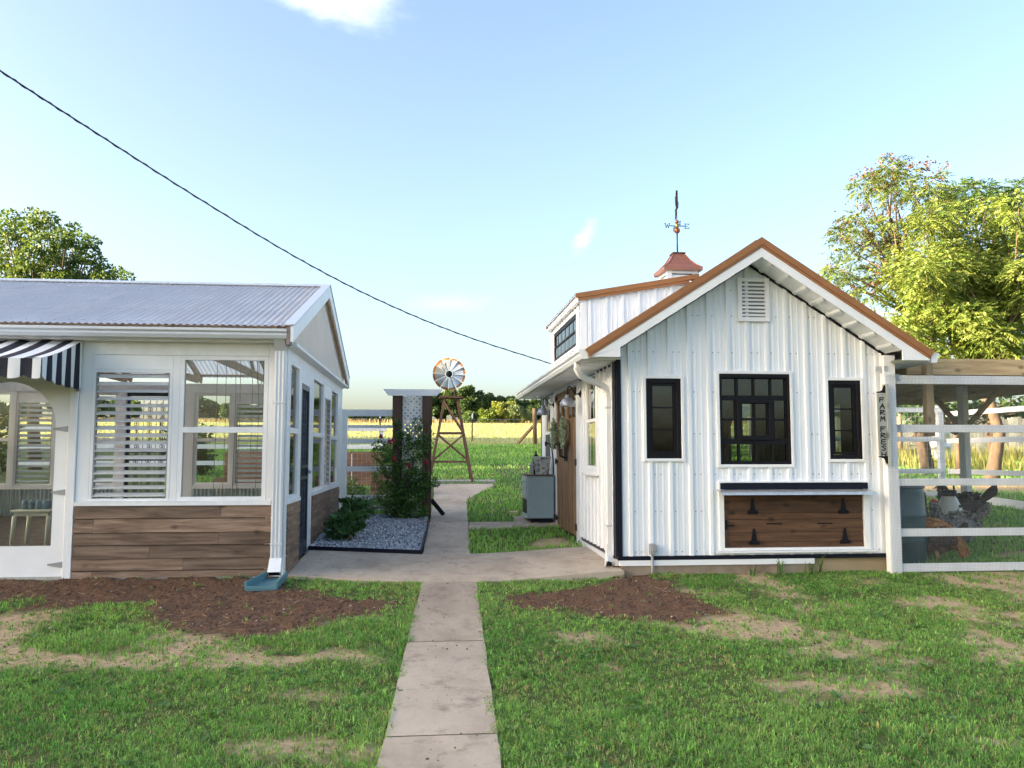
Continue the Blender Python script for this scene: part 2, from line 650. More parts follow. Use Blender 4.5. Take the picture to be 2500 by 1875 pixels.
SOIL = [
    [(-4.83, 9.61), (-3.7, 9.42), (-1.64, 9.42), (-1.35, 8.93), (-1.01, 8.47), (-0.55, 8.17), (-0.31, 7.88), (-0.5, 7.57), (-0.87, 7.33), (-1.06, 7.08), (-1.33, 6.94), (-1.49, 6.73), (-1.85, 7.04), (-2.26, 7.4), (-2.47, 8.01), (-2.89, 8.27), (-3.28, 8.02), (-3.5, 7.92), (-4.6, 7.78), (-5.6, 9.6)],
    [(0.63, 8.13), (1.07, 8.45), (1.68, 8.67), (2.1, 9.2), (2.6, 9.2), (2.51, 8.7), (2.55, 8.06), (2.67, 7.39), (2.21, 6.98), (1.77, 7.13), (1.31, 7.42), (0.77, 7.78)],
]
TAN = [
    [(-4.4, 7.96), (-3.54, 8.01), (-3.28, 8.02), (-2.29, 7.48), (-1.51, 6.83), (-1.07, 7.11), (-0.51, 7.61), (-0.27, 7.76), (-0.19, 7.63), (-0.79, 6.7), (-0.99, 6.59), (-0.22, 6.46), (-0.25, 6.22), (-0.73, 6.21), (-1.33, 6.02), (-1.85, 6.04), (-2.28, 6.15), (-2.69, 6.11), (-3.4, 5.94)],
    [(-1.08, 4.71), (-0.91, 4.84), (-0.55, 4.74), (-0.31, 4.79), (-0.25, 4.56), (-0.42, 4.43), (-0.85, 4.52)],
    [(-1.05, 5.54), (-0.71, 5.55), (-0.46, 5.32), (-0.77, 5.22)],
    [(1.67, 7.22), (2.24, 7.09), (2.78, 7.69), (2.89, 7.28), (3.16, 6.96), (3.47, 6.49), (3.72, 6.2), (3.42, 6.05), (3.09, 6.33), (2.59, 6.54), (2.13, 6.75)],
    [(5.5, 9.01), (6.05, 9.02), (6.95, 8.89), (6.53, 8.36), (5.85, 8.34), (5.34, 8.27)],
    [(2.39, 5.73), (2.54, 5.65), (2.47, 5.3), (2.25, 5.24), (2.14, 5.44)],
    [(4.59, 7.13), (4.63, 6.36), (4.54, 5.86), (4.29, 5.54), (4.18, 6.01), (4.17, 6.54)],
    [(3.0, 4.42), (3.35, 4.36), (3.24, 4.21), (2.95, 4.27)],
    [(0.93, 6.75), (1.41, 6.9), (1.45, 6.57), (1.09, 6.4)],
    [(3.28, 7.61), (3.49, 7.78), (3.6, 7.43), (3.33, 7.16)],
    [(1.3, 11.2), (1.5, 12.0), (2.0, 12.1), (1.95, 11.4)],
    [(6.6, 9.9), (8.2, 10.2), (9.5, 11.0), (8.0, 10.6)],
    [(9.0, 19.0), (16, 18.6), (17, 21.5), (9.0, 21.0)],
]
ISLE = [
    [(-3.11, 6.93), (-3.18, 7.48), (-3.12, 7.83), (-2.89, 8.27), (-2.51, 8.14), (-2.33, 7.48), (-2.28, 6.96), (-2.33, 6.61), (-2.59, 6.7), (-2.86, 6.78)],
    [(-1.47, 6.66), (-1.32, 6.91), (-1.02, 7.07), (-0.71, 7.26), (-0.38, 7.56), (-0.11, 7.75), (-0.15, 6.45), (-0.43, 6.49), (-0.72, 6.61), (-1.03, 6.44)],
    [(-4.23, 8.44), (-3.68, 8.3), (-3.58, 7.92), (-3.94, 7.87)],
]
PATH_L = [(1.0, -0.42), (4.37, -0.24), (8.93, -0.07), (10.66, -0.087), (13.54, 0.0), (17.4, 0.09)]
PATH_R = [(1.0, 0.20), (4.37, 0.372), (8.9, 0.5), (10.66, 0.52), (13.8, 0.635), (17.4, 0.77)]


def edge(tab, y):
    return np.interp(y, [a for a, b in tab], [b for a, b in tab])


def cover(x, y, soft=0.0):
    """soil, tan, lawn-density masks at ground points"""
    if soft:
        x = x + NR.normal(0, soft, x.shape)
        y = y + NR.normal(0, soft, x.shape)
    jx = x + (fbm(x, y, 3.0, 3) - 0.5) * 0.42
    jy = y + (fbm(x, y, 3.0, 9) - 0.5) * 0.42
    soil = np.zeros(x.shape, bool)
    tan = np.zeros(x.shape, bool)
    isl = np.zeros(x.shape, bool)
    for p in SOIL:
        soil |= inpoly(jx, jy, p)
    for p in TAN:
        tan |= inpoly(jx, jy, p)
    for p in ISLE:
        isl |= inpoly(jx, jy, p)
    # worn lawn on the right-hand side
    worn = (x > 1.2) & (y < 9.3) & (fbm(x, y, 1.7, 21, 4) > 0.665 - 0.035 * np.clip(x - 2, 0, 4))
    worn |= (x < -0.3) & (y < 9.3) & (fbm(x, y, 1.5, 5, 4) > 0.67)
    tan |= worn
    tan &= ~isl
    soil &= ~isl
    tan &= ~soil
    return soil, tan, isl


def ground_h(x, y, soil=None):
    z = gza(y) + (fbm(x, y, 0.55, 31) - 0.5) * 0.03 * np.clip((12 - y) / 3, 0, 1)
    if soil is not None:
        z = z + np.where(soil, (fbm(x, y, 9.0, 41, 4) - 0.35) * 0.075, (fbm(x, y, 6, 44) - 0.5) * 0.012)
    return z


def build_ground():
    xs = np.concatenate([[-900, -500, -250, -120, -60, -30, -18, -12, -9], np.arange(-7, 8.01, 0.055), np.arange(8.5, 20, 0.5), [22, 26, 32, 45, 80, 160, 300, 500, 900]])
    ys = np.concatenate([[-300, -100, -40, -15, -5, 0, 2, 3], np.arange(3.5, 10.0, 0.045), np.arange(10.1, 14.5, 0.12), np.arange(15, 34, 0.5), np.arange(35, 90, 3), np.arange(95, 215, 10), [215, 230, 300, 450, 900]])
    X, Y = np.meshgrid(xs, ys)
    soil, tan, isl = cover(X, Y)
    near = (Y > 3) & (Y < 22) & (np.abs(X) < 12)
    soil &= near
    nt_ = near | ((Y > 17) & (Y < 23) & (X > 8) & (X < 18))
    tan &= nt_
    sof, tof = np.zeros(X.shape), np.zeros(X.shape)
    for q in range(10):
        s_, t_, i_ = cover(X, Y, 0.055 if q else 0.0)
        sof += s_ * near / 10
        tof += t_ * nt_ / 10
    Z = ground_h(X, Y, soil)
    # keep the sheet below paving and buildings
    pav = (X > edge(PATH_L, Y) - 0.03) & (X < edge(PATH_R, Y) + 0.03) & (Y < 17.4) & (Y > 0)
    pav |= (X > -1.6) & (X < 2.2) & (Y > 8.95) & (Y < 11.1)
    bld = ((X > -8) & (X < -1.5) & (Y > 9.45) & (Y < 15.3)) | ((X > 2.05) & (X < 5.2) & (Y > 9.25) & (Y < 15.5))
    Z = np.where(pav | bld, np.minimum(Z, gza(Y) - 0.02), Z)
    v = np.stack([X, Y, Z], -1).reshape(-1, 3)
    nx, ny = len(xs), len(ys)
    i = np.arange(nx * ny).reshape(ny, nx)
    f = np.stack([i[:-1, :-1], i[:-1, 1:], i[1:, 1:], i[1:, :-1]], -1).reshape(-1, 4)
    blur = sof
    field = np.clip((Y - 47.5) / 3, 0, 1)
    cols = np.stack([blur, tof, field], -1).reshape(-1, 3)
    m, n, l, b, o = nmat('lawn_and_soil')
    a = n.new('ShaderNodeAttribute')
    a.attribute_name = 'col'
    sep = n.new('ShaderNodeSeparateColor')
    l.new(a.outputs[0], sep.inputs[0])
    z1 = tex(n, l, 2.2, 8, 0.65)
    z2 = tex(n, l, 30, 6, 0.7)
    z3 = tex(n, l, 0.05, 5, 0.6)
    lawn = rampc(n, l, z2.outputs[0], [(0.3, (0.05, 0.055, 0.02)), (0.55, (0.12, 0.125, 0.045)), (0.8, (0.22, 0.18, 0.09))])
    lawn = mixc(n, l, z1.outputs[0], lawn, (0.085, 0.125, 0.032))
    soilc = rampc(n, l, z2.outputs[0], [(0.3, (0.075, 0.040, 0.024)), (0.55, (0.165, 0.095, 0.060)), (0.8, (0.27, 0.175, 0.115))])
    tanc = rampc(n, l, z2.outputs[0], [(0.25, (0.30, 0.20, 0.115)), (0.6, (0.55, 0.40, 0.245)), (0.85, (0.70, 0.54, 0.36))])
    fldc = rampc(n, l, z3.outputs[0], [(0.3, (0.29, 0.31, 0.11)), (0.7, (0.38, 0.38, 0.17))])
    c = mixc(n, l, sep.outputs[2], lawn, fldc)
    c = mixc(n, l, sep.outputs[1], c, tanc)
    c = mixc(n, l, sep.outputs[0], c, soilc)
    l.new(c, b.inputs['Base Color'])
    b.inputs['Roughness'].default_value = 0.95
    b.inputs['Specular IOR Level'].default_value = 0.15
    bump(n, l, b, z2.outputs[0], 0.6, 0.02)
    g = npmesh('ground', v, f, m, cols=cols, smooth=True)
    struct(g, 'lawn with bare soil rising to a pale green field')


build_ground()

# ------------------------------------------------------------------ concrete
m, n, l, b, o = nmat('walk_concrete')
z = tex(n, l, 1.3, 8, 0.62)
z2 = tex(n, l, 90, 3, 0.6)
c = rampc(n, l, z.outputs[0], [(0.25, (0.42, 0.33, 0.25)), (0.5, (0.57, 0.47, 0.37)), (0.75, (0.66, 0.56, 0.46))])
c = mixc(n, l, z2.outputs[0], c, (0.48, 0.39, 0.30))
zc = tex(n, l, 5.5, 9, 0.75, off=3.0)
cr = rampc(n, l, zc.outputs[0], [(0.30, (0.35, 0.31, 0.27)), (0.47, (1, 1, 1))])
c = mixc(n, l, 0.7, c, cr, 'MULTIPLY')
zd_ = tex(n, l, 0.8, 7, 0.7, stretch=(1, 0.45, 1), off=5.0)
cd = rampc(n, l, zd_.outputs[0], [(0.35, (0.62, 0.59, 0.56)), (0.62, (1.05, 1.03, 1.0))])
c = mixc(n, l, 1.0, c, cd, 'MULTIPLY')
l.new(c, b.inputs['Base Color'])
b.inputs['Roughness'].default_value = 0.9
bump(n, l, b, z2.outputs[0], 0.3, 0.004)
M['concrete'] = m
m, n, l, b, o = nmat('foundation_concrete')
z = tex(n, l, 4, 8, 0.65)
c = rampc(n, l, z.outputs[0], [(0.3, (0.20, 0.145, 0.10)), (0.7, (0.36, 0.29, 0.22))])
l.new(c, b.inputs['Base Color'])
b.inputs['Roughness'].default_value = 0.92
bump(n, l, b, z.outputs[0], 0.5, 0.02)
M['foundation'] = m


def slab(poly, off, thick, parent, name='slab', zf=None, jit=0.006):
    """concrete slab over a ground polygon; each corner follows the slope"""
    pts = []
    for i in range(len(poly)):
        a, b2 = Vector(poly[i]), Vector(poly[(i + 1) % len(poly)])
        k = max(1, int((b2 - a).length / 0.22))
        for j in range(k):
            p = a.lerp(b2, j / k)
            if j:
                p += Vector((rnd.uniform(-jit, jit), rnd.uniform(-jit, jit)))
            pts.append(p)
    mb = MB()
    nn = len(pts)
    zs = [(zf(p.x, p.y) if zf else gz(p.y) + off) for p in pts]
    cx = sum(p.x for p in pts) / nn
    cy = sum(p.y for p in pts) / nn
    vs = [(p.x, p.y, q - 0.008) for p, q in zip(pts, zs)]
    vt = [(p.x + (cx - p.x) * 0.012, p.y + (cy - p.y) * 0.012, q) for p, q in zip(pts, zs)]
    vb = [(p.x, p.y, q - thick) for p, q in zip(pts, zs)]
    fs = [tuple(range(nn, 2 * nn))]
    for i in range(nn):
        j = (i + 1) % nn
        fs.append((i, j, nn + j, nn + i))
        fs.append((2 * nn + i, 2 * nn + j, j, i))
    mb.add(vs + vt + vb, fs)
    return mb.build(name, 'concrete', parent)


path = bpy.data.objects.new('path', None)
COL.objects.link(path)
path['kind'] = 'structure'
path['label'] = 'straight concrete walk running between greenhouse and shed'
cuts = [1.0, 2.7, 3.75, 4.72, 6.62, 8.925]
for y0, y1 in zip(cuts[:-1], cuts[1:]):
    g = 0.010
    slab([(edge(PATH_L, y0 + g), y0 + g), (edge(PATH_R, y0 + g), y0 + g), (edge(PATH_R, y1 - g), y1 - g), (edge(PATH_L, y1 - g), y1 - g)], 0.018, 0.1, path)
for y0, y1 in ((10.68, 13.8), (13.8, 17.35)):
    slab([(edge(PATH_L, y0) + 0.01, y0), (edge(PATH_R, y0), y0), (edge(PATH_R, y1 - 0.012), y1 - 0.012), (edge(PATH_L, y1 - 0.012), y1 - 0.012)], 0.022, 0.1, path)


for yj in cuts[1:-1] + [13.8, 17.38]:
    MB().bar((edge(PATH_L, yj) + 0.01, yj, gz(yj) + 0.004), (edge(PATH_R, yj) - 0.01, yj, gz(yj) + 0.004), 0.034, 0.02).build('joint', pm('joint_dirt', (0.07, 0.055, 0.035), 0.3, 20, 0.95), path)


def padz(x, y):
    t = min(1, max(0, (x - 0.7) / 1.4))
    return gz(y) + 0.02 + 0.055 * t * t * (3 - 2 * t) * (1 if y < 10 else max(0.35, 1 - (y - 10) * 0.5))


slab([(-1.53, 9.43), (-0.9, 9.16), (-0.07, 8.94), (0.5, 8.92), (1.2, 9.03), (2.12, 9.13), (2.12, 10.98), (1.2, 10.78), (0.52, 10.67), (-0.087, 10.67), (-1.45, 11.10), (-1.53, 11.10)], 0, 0.16, path, 'cross_slab', padz)
slab([(0.62, 12.95), (2.08, 13.30), (2.08, 14.6), (1.45, 14.6), (1.4, 13.82), (0.645, 13.80)], 0.02, 0.1, path, 'door_slab')
slab([(0.1, 17.42), (0.78, 17.42), (0.88, 17.9), (1.15, 19.1), (1.62, 21.0), (1.62, 21.5), (0.12, 21.5)], 0.02, 0.1, path, 'pad_slab')
struct(path)
kerb = MB()
kerb.add([(0.05, 22.05, gz(22.05) - 0.05), (1.72, 22.05, gz(22.05) - 0.05), (1.72, 22.45, gz(22.45) - 0.05), (0.05, 22.45, gz(22.45) - 0.05),
          (0.05, 22.05, gz(22.05) + 0.05), (1.72, 22.05, gz(22.05) + 0.05), (1.72, 22.45, gz(22.45) + 0.05), (0.05, 22.45, gz(22.45) + 0.05)],
         [(0, 3, 2, 1), (4, 5, 6, 7), (0, 1, 5, 4), (1, 2, 6, 5), (2, 3, 7, 6), (3, 0, 4, 7)])
struct(kerb.build('pavement', pm('pale_stone', (0.5, 0.45, 0.38), 0.15, 6, 0.9)), 'pale stone strip under the windmill')


# ------------------------------------------------------------------ grass
def blades(name, x, y, z, h, w, col, lean=0.5, parent=None, la=None):
    n = len(x)
    a = NR.uniform(0, 2 * PI, n)
    if la is None:
        la = a + PI / 2 + NR.uniform(-0.9, 0.9, n)
    else:
        a = la + PI / 2 + NR.uniform(-0.6, 0.6, n)
    ln = NR.uniform(0.05, lean, n) * h
    dx, dy = np.cos(a) * w / 2, np.sin(a) * w / 2
    lx, ly = np.cos(la) * ln, np.sin(la) * ln
    V = np.zeros((n, 5, 3), np.float32)
    V[:, 0] = np.stack([x - dx, y - dy, z - 0.006], -1)
    V[:, 1] = np.stack([x + dx, y + dy, z - 0.006], -1)
    V[:, 2] = np.stack([x - dx * 0.8 + lx * 0.4, y - dy * 0.8 + ly * 0.4, z + h * 0.6], -1)
    V[:, 3] = np.stack([x + dx * 0.8 + lx * 0.4, y + dy * 0.8 + ly * 0.4, z + h * 0.6], -1)
    V[:, 4] = np.stack([x + lx, y + ly, z + h * (1 - 0.35 * (ln / np.maximum(h, 1e-4)) ** 2)], -1)
    b0 = (np.arange(n) * 5)[:, None]
    F = np.concatenate([b0 + np.array([[0, 1, 3]]), b0 + np.array([[0, 3, 2]]), b0 + np.array([[2, 3, 4]])], 1).reshape(-1, 3)
    C = np.repeat(col[:, None, :], 5, 1).reshape(-1, 3)
    return npmesh(name, V.reshape(-1, 3), F, 'leaf', parent, cols=C)


def gcol(x, y, n, yellow=0.0):
    g = np.zeros((n, 3))
    t = np.clip(fbm(x, y, 0.8, 77) * 1.5 - 0.25 + NR.normal(0, 0.22, n), 0, 1)[:, None]
    g = (1 - t) * np.array([[0.125, 0.31, 0.06]]) + t * np.array([[0.28, 0.47, 0.115]])
    d = NR.random(n) < (0.07 + yellow + 0.25 * np.clip(fbm(x, y, 1.1, 99) * 3 - 1.6, 0, 1))
    g[d] = np.array([0.40, 0.33, 0.16]) * NR.uniform(0.7, 1.2, (d.sum(), 1))
    g *= NR.uniform(0.7, 1.3, (n, 1))
    return g


def paved(x, y):
    pl, pr = edge(PATH_L, y), edge(PATH_R, y)
    wob = (fbm(x, y, 5, 91) - 0.5) * 0.10
    p = (x > pl + 0.015 + wob) & (x < pr - 0.015 - wob) & (y < 17.4)
    p |= (y > np.interp(x, [-1.6, -0.9, -0.07, 0.5, 1.2, 2.2], [9.43, 9.16, 8.94, 8.92, 9.03, 9.13])) & (y < np.interp(x, [-1.6, -0.09, 0.52, 1.2, 2.2], [11.1, 10.68, 10.69, 10.8, 11.0])) & (x > -1.6) & (x < 2.2)
    p |= (x > 0.6) & (x < 2.2) & (y > np.interp(x, [0.6, 2.2], [12.97, 13.32])) & (y < 13.79)
    p |= (x > 1.42) & (x < 2.2) & (y > 13.3) & (y < 14.58)
    p |= (x > 0.0) & (x < np.interp(y, [17.4, 17.9, 19.1, 21.0, 22], [0.78, 0.88, 1.15, 1.62, 1.62])) & (y > 17.35) & (y < 21.5)
    p |= (x > -8.2) & (x < -1.5) & (y > 9.36) & (y < 15.4)
    p |= (x > 2.05) & (x < 5.2) & (y > 9.2) & (y < 15.6)
    p |= (x > -1.6) & (x < 0.02) & (y > 10.6) & (y < 14.8)
    p |= (y > 22.0) & (y < 22.5) & (x > 0.0) & (x < 1.75)
    return p


def make_grass():
    # near lawn: tufts of a few blades leaning outwards
    N = 142000
    y = 3.9 + (9.6 - 3.9) * NR.random(N) ** 1.1
    x = NR.uniform(-0.52, 0.80, N) * (y + 0.5)
    soil, tan, isl = cover(x, y, 0.06)
    k = ~paved(x, y)
    dens = 0.22 + 0.78 * np.clip(fbm(x, y, 2.5, 61) * 2.4 - 0.6, 0, 1)
    dens *= 0.5 + 0.5 * np.clip(fbm(x, y, 9, 62) * 3 - 0.9, 0, 1)
    dens = np.where(tan, 0.11 + 0.45 * np.clip(fbm(x, y, 5.0, 71) * 5 - 2.7, 0, 1), dens)
    dens = np.where(soil, 0.003 + 0.05 * (fbm(x, y, 3.0, 73) > 0.75), dens)
    dens = np.where((x > 2.4) & (x < 5.2) & (y > 8.85) & ~tan, np.maximum(dens, 0.8), dens)
    k &= NR.random(N) < dens
    x, y, isl = x[k], y[k], isl[k]
    n = len(x)
    hh = NR.uniform(0.5, 1.5, n) * (0.6 + 0.8 * fbm(x, y, 1.6, 55)) * np.where(isl, 1.35, 1.0)
    hh *= np.where((np.abs(x - edge(PATH_R, y)) < 0.14) | (np.abs(x - edge(PATH_L, y)) < 0.12), 1.3, 1.0)
    c = gcol(x, y, n, 0.0)
    q = 6
    a = NR.uniform(0, 2 * PI, (n, q))
    rr = np.abs(NR.normal(0, 0.013, (n, q))) * (0.7 + y[:, None] / 18)
    bx, by = (x[:, None] + np.cos(a) * rr).ravel(), (y[:, None] + np.sin(a) * rr).ravel()
    so, ta, il = cover(bx, by)
    h = (hh[:, None] * NR.uniform(0.014, 0.034, (n, q))).ravel()
    w = NR.uniform(0.0024, 0.0058, n * q) * (0.75 + by / 14)
    cc = np.repeat(c * NR.uniform(0.72, 1.3, (n, 1)), q, 0) * NR.uniform(0.65, 1.4, (n * q, 1))
    cc[NR.random(n * q) < 0.06] = (0.42, 0.40, 0.17)
    k = ~((bx > edge(PATH_L, by) + 0.05) & (bx < edge(PATH_R, by) - 0.05))
    stuff(blades('lawn_grass', bx[k], by[k], ground_h(bx, by, so)[k], h[k], w[k], cc[k], 1.7, None, a.ravel()[k]), 'short patchy green lawn grass in front of the buildings', 'grass')
    # middle lawn beyond the buildings
    N = 155000
    y = 9.4 + (50 - 9.4) * NR.random(N) ** 1.6
    x = NR.uniform(-0.30, 0.95, N) * y
    soil, tan, isl = cover(x, y)
    tan &= (x > 0)
    k = ~paved(x, y) & (NR.random(N) < np.where(tan, 0.06, 1.0))
    k &= ~((x > 2.05) & (x < 5.2) & (y > 15.5) & (y < 30) & (NR.random(N) < 0.7))
    x, y = x[k], y[k]
    n = len(x)
    h = NR.uniform(0.03, 0.07, n) * (1 + y / 45)
    w = NR.uniform(0.006, 0.013, n) * (0.6 + y / 11)
    c = gcol(x, y, n, -0.06) * 1.15
    stuff(blades('yard_grass', x, y, gza(y), h, w, c, 0.9), 'green mown grass behind and beside the buildings', 'grass')
    # hay field
    N = 45000
    y = 49.5 + (214 - 49.5) * NR.random(N) ** 1.5
    x = NR.uniform(-0.58, 0.9, N) * y
    h = NR.uniform(0.06, 0.20, N)
    w = NR.uniform(0.02, 0.045, N) * (0.5 + y / 45)
    t = np.clip(fbm(x, y, 0.06, 17) * 1.6 - 0.3 + NR.normal(0, 0.2, N), 0, 1)[:, None]
    c = (1 - t) * np.array([[0.28, 0.33, 0.11]]) + t * np.array([[0.44, 0.44, 0.20]])
    stuff(blades('field_grass', x, y, gza(y), h, w, c, 0.6), 'tall yellow green hay in the sunlit field', 'grass')
    # seedy strip at the far edge of the field
    N = 9000
    y = NR.uniform(195, 214, N)
    x = NR.uniform(-0.5, 0.75, N) * y
    stuff(blades('field_edge_grass', x, y, gza(y), NR.uniform(0.3, 1.1, N), NR.uniform(0.08, 0.2, N), np.array([[0.30, 0.22, 0.10]]) * NR.uniform(0.6, 1.2, (N, 1)), 0.4), 'brown seedy grass along the far edge of the field', 'grass')


make_grass()

# ------------------------------------------------------------------ clods, straw, gravel
_ico = []
_p = (1 + 5 ** 0.5) / 2
ICO_V = np.array([(-1, _p, 0), (1, _p, 0), (-1, -_p, 0), (1, -_p, 0), (0, -1, _p), (0, 1, _p), (0, -1, -_p), (0, 1, -_p), (_p, 0, -1), (_p, 0, 1), (-_p, 0, -1), (-_p, 0, 1)]) / 1.9
ICO_F = np.array([(0, 11, 5), (0, 5, 1), (0, 1, 7), (0, 7, 10), (0, 10, 11), (1, 5, 9), (5, 11, 4), (11, 10, 2), (10, 7, 6), (7, 1, 8), (3, 9, 4), (3, 4, 2), (3, 2, 6), (3, 6, 8), (3, 8, 9), (4, 9, 5), (2, 4, 11), (6, 2, 10), (8, 6, 7), (9, 8, 1)])


OCT_V = np.array([(1, 0, 0), (-1, 0, 0), (0, 1, 0), (0, -1, 0), (0, 0, 1), (0, 0, -1)]) * 1.15
OCT_F = np.array([(0, 2, 4), (2, 1, 4), (1, 3, 4), (3, 0, 4), (2, 0, 5), (1, 2, 5), (3, 1, 5), (0, 3, 5)])


def lumps(name, x, y, z, r, col, mat, flat=0.7, parent=None, small=False):
    n = len(x)
    SV, SFc = (OCT_V, OCT_F) if small else (ICO_V, ICO_F)
    nv = len(SV)
    V = SV[None] * (1 + NR.uniform(-0.35, 0.35, (n, nv, 1)))
    s = r[:, None] * NR.uniform(0.6, 1.2, (n, 3)) * np.array([[1, 1, flat]])
    V = V * s[:, None, :]
    a = NR.uniform(0, 2 * PI, n)
    ca, sa = np.cos(a)[:, None], np.sin(a)[:, None]
    X = V[..., 0] * ca - V[..., 1] * sa + x[:, None]
    Yv = V[..., 0] * sa + V[..., 1] * ca + y[:, None]
    Z = V[..., 2] + z[:, None]
    F = (np.arange(n) * nv)[:, None, None] + SFc[None]
    return npmesh(name, np.stack([X, Yv, Z], -1).reshape(-1, 3), F.reshape(-1, 3), mat, parent, cols=np.repeat(col[:, None, :], nv, 1).reshape(-1, 3))


m, n_, l_, b_, o_ = nmat('loose_stone')
at = n_.new('ShaderNodeAttribute')
at.attribute_name = 'col'
l_.new(at.outputs[0], b_.inputs['Base Color'])
b_.inputs['Roughness'].default_value = 0.9
b_.inputs['Specular IOR Level'].default_value = 0.2
M['loose'] = m

N = 90000
x = NR.uniform(-5, 4.2, N)
y = NR.uniform(5.9, 9.45, N)
so, ta, il = cover(x, y)
k = (so | (ta & (NR.random(N) < 0.10))) & ~paved(x, y)
x, y, so = x[k], y[k], so[k]
n = len(x)
r = 0.003 + 0.012 * NR.random(n) ** 6
c = np.array([[0.145, 0.082, 0.050]]) * NR.uniform(0.45, 1.7, (n, 1))
c[NR.random(n) < 0.012] = (0.42, 0.38, 0.33)
stuff(lumps('soil_clods', x, y, ground_h(x, y, so), r, c, 'loose', small=True), 'loose dark brown soil crumbs on the bare beds', 'soil')

N = 480
x = NR.uniform(-4.8, 4.0, N)
y = NR.uniform(6.0, 9.4, N)
so, ta, il = cover(x, y)
k = (so | ta) & ~paved(x, y) & (NR.random(N) < np.where(x < 0, 1, 0.35))
x, y, so = x[k], y[k], so[k]
mb = MB()
for px, py, sx in zip(x, y, so):
    a = rnd.uniform(0, PI)
    ln = rnd.uniform(0.02, 0.09)
    z0 = float(ground_h(np.array([px]), np.array([py]), np.array([sx]))[0]) + 0.008
    mb.bar((px, py, z0), (px + math.cos(a) * ln, py + math.sin(a) * ln, z0 + rnd.uniform(0, 0.02)), 0.0028, 0.0022)
stuff(mb.build('straw_litter', pm('dry_straw', (0.48, 0.37, 0.2), 0.2, 30, 0.9)), 'dry straw stalks scattered over the bare soil', 'straw')

GRAV = [(-1.53, 11.13), (-0.11, 10.70), (-0.02, 13.5), (-0.02, 14.6), (-1.53, 15.0)]
N = 15000
x = NR.uniform(-1.54, 0.0, N)
y = NR.uniform(10.68, 15.0, N)
k = inpoly(x, y, GRAV)
x, y = x[k], y[k]
n = len(x)
r = NR.uniform(0.010, 0.022, n)
c = np.array([[0.42, 0.44, 0.48]]) * NR.uniform(0.35, 1.5, (n, 1)) * (1 + NR.normal(0, 0.04, (n, 3)))
stuff(lumps('gravel', x, y, gza(y) + 0.03 + NR.uniform(-0.008, 0.016, n), r, np.clip(c, 0, 0.8), 'loose', small=True), 'grey and white gravel in the black edged bed', 'gravel')
mb = MB()
mb.add([(a, b, gz(b) + 0.026) for a, b in GRAV], [tuple(range(len(GRAV)))])
struct(mb.build('gravel_bed_floor', pm('bed_fines', (0.13, 0.13, 0.14), 0.3, 30, 0.95)), 'dark fines under the gravel')
ed = MB()
pts = [(-1.53, 11.12), (-0.8, 10.90), (-0.10, 10.69), (-0.06, 11.6), (-0.03, 12.6), (-0.01, 13.6)]
for a, b in zip(pts[:-1], pts[1:]):
    ed.bar((a[0], a[1], gz(a[1]) + 0.025), (b[0], b[1], gz(b[1]) + 0.025), 0.022, 0.085)
tag(ed.build('bed_edging', 'navy'), 'black plastic edging strip round the gravel bed', 'edging')

# grit and leaf bits lying on the walk
N = 900
y = NR.uniform(4.2, 17, N)
x = edge(PATH_L, y) + (edge(PATH_R, y) - edge(PATH_L, y)) * NR.random(N)
k2 = NR.random(N) < 0.4
x = np.where(k2, NR.uniform(-1.4, 2.0, N), x)
y = np.where(k2, NR.uniform(9.5, 10.5, N), y)
c = mixcol0 = np.array([[0.10, 0.075, 0.05]]) * NR.uniform(0.5, 2.6, (N, 1))
zt_ = np.array([padz(p, q) if 8.95 < q < 10.67 else gz(q) + 0.02 for p, q in zip(x, y)])
stuff(lumps('walk_grit', x, y, zt_ + 0.003, 0.002 + 0.007 * NR.random(N) ** 3, c, 'loose', 0.5), 'grit and leaf crumbs on the concrete walk', 'grit')

# ================================================================== greenhouse
class Wall:
    """u runs along the wall, d into the building, z up"""
    def __init__(self, ax, pos, sgn):
        self.ax, self.pos, self.sgn = ax, pos, sgn

    def p(self, u, d, z):
        return (u, self.pos + self.sgn * d, z) if self.ax == 'x' else (self.pos + self.sgn * d, u, z)

    def box(self, mb, u0, u1, d0, d1, z0, z1):
        a, b = self.p(u0, d0, z0), self.p(u1, d1, z1)
        return mb.box(min(a[0], b[0]), max(a[0], b[0]), min(a[1], b[1]), max(a[1], b[1]), z0, z1)


def wb(wall, name, mat, parent, *boxes, bevel=0.0):
    mb = MB()
    for q in boxes:
        wall.box(mb, *q)
    return mb.build(name, mat, parent, bevel=bevel)


def wbs(wall, name, mat, parent, *boxes, bevel=0.0):
    for q in boxes:
        wb(wall, name, mat, parent, q, bevel=bevel)


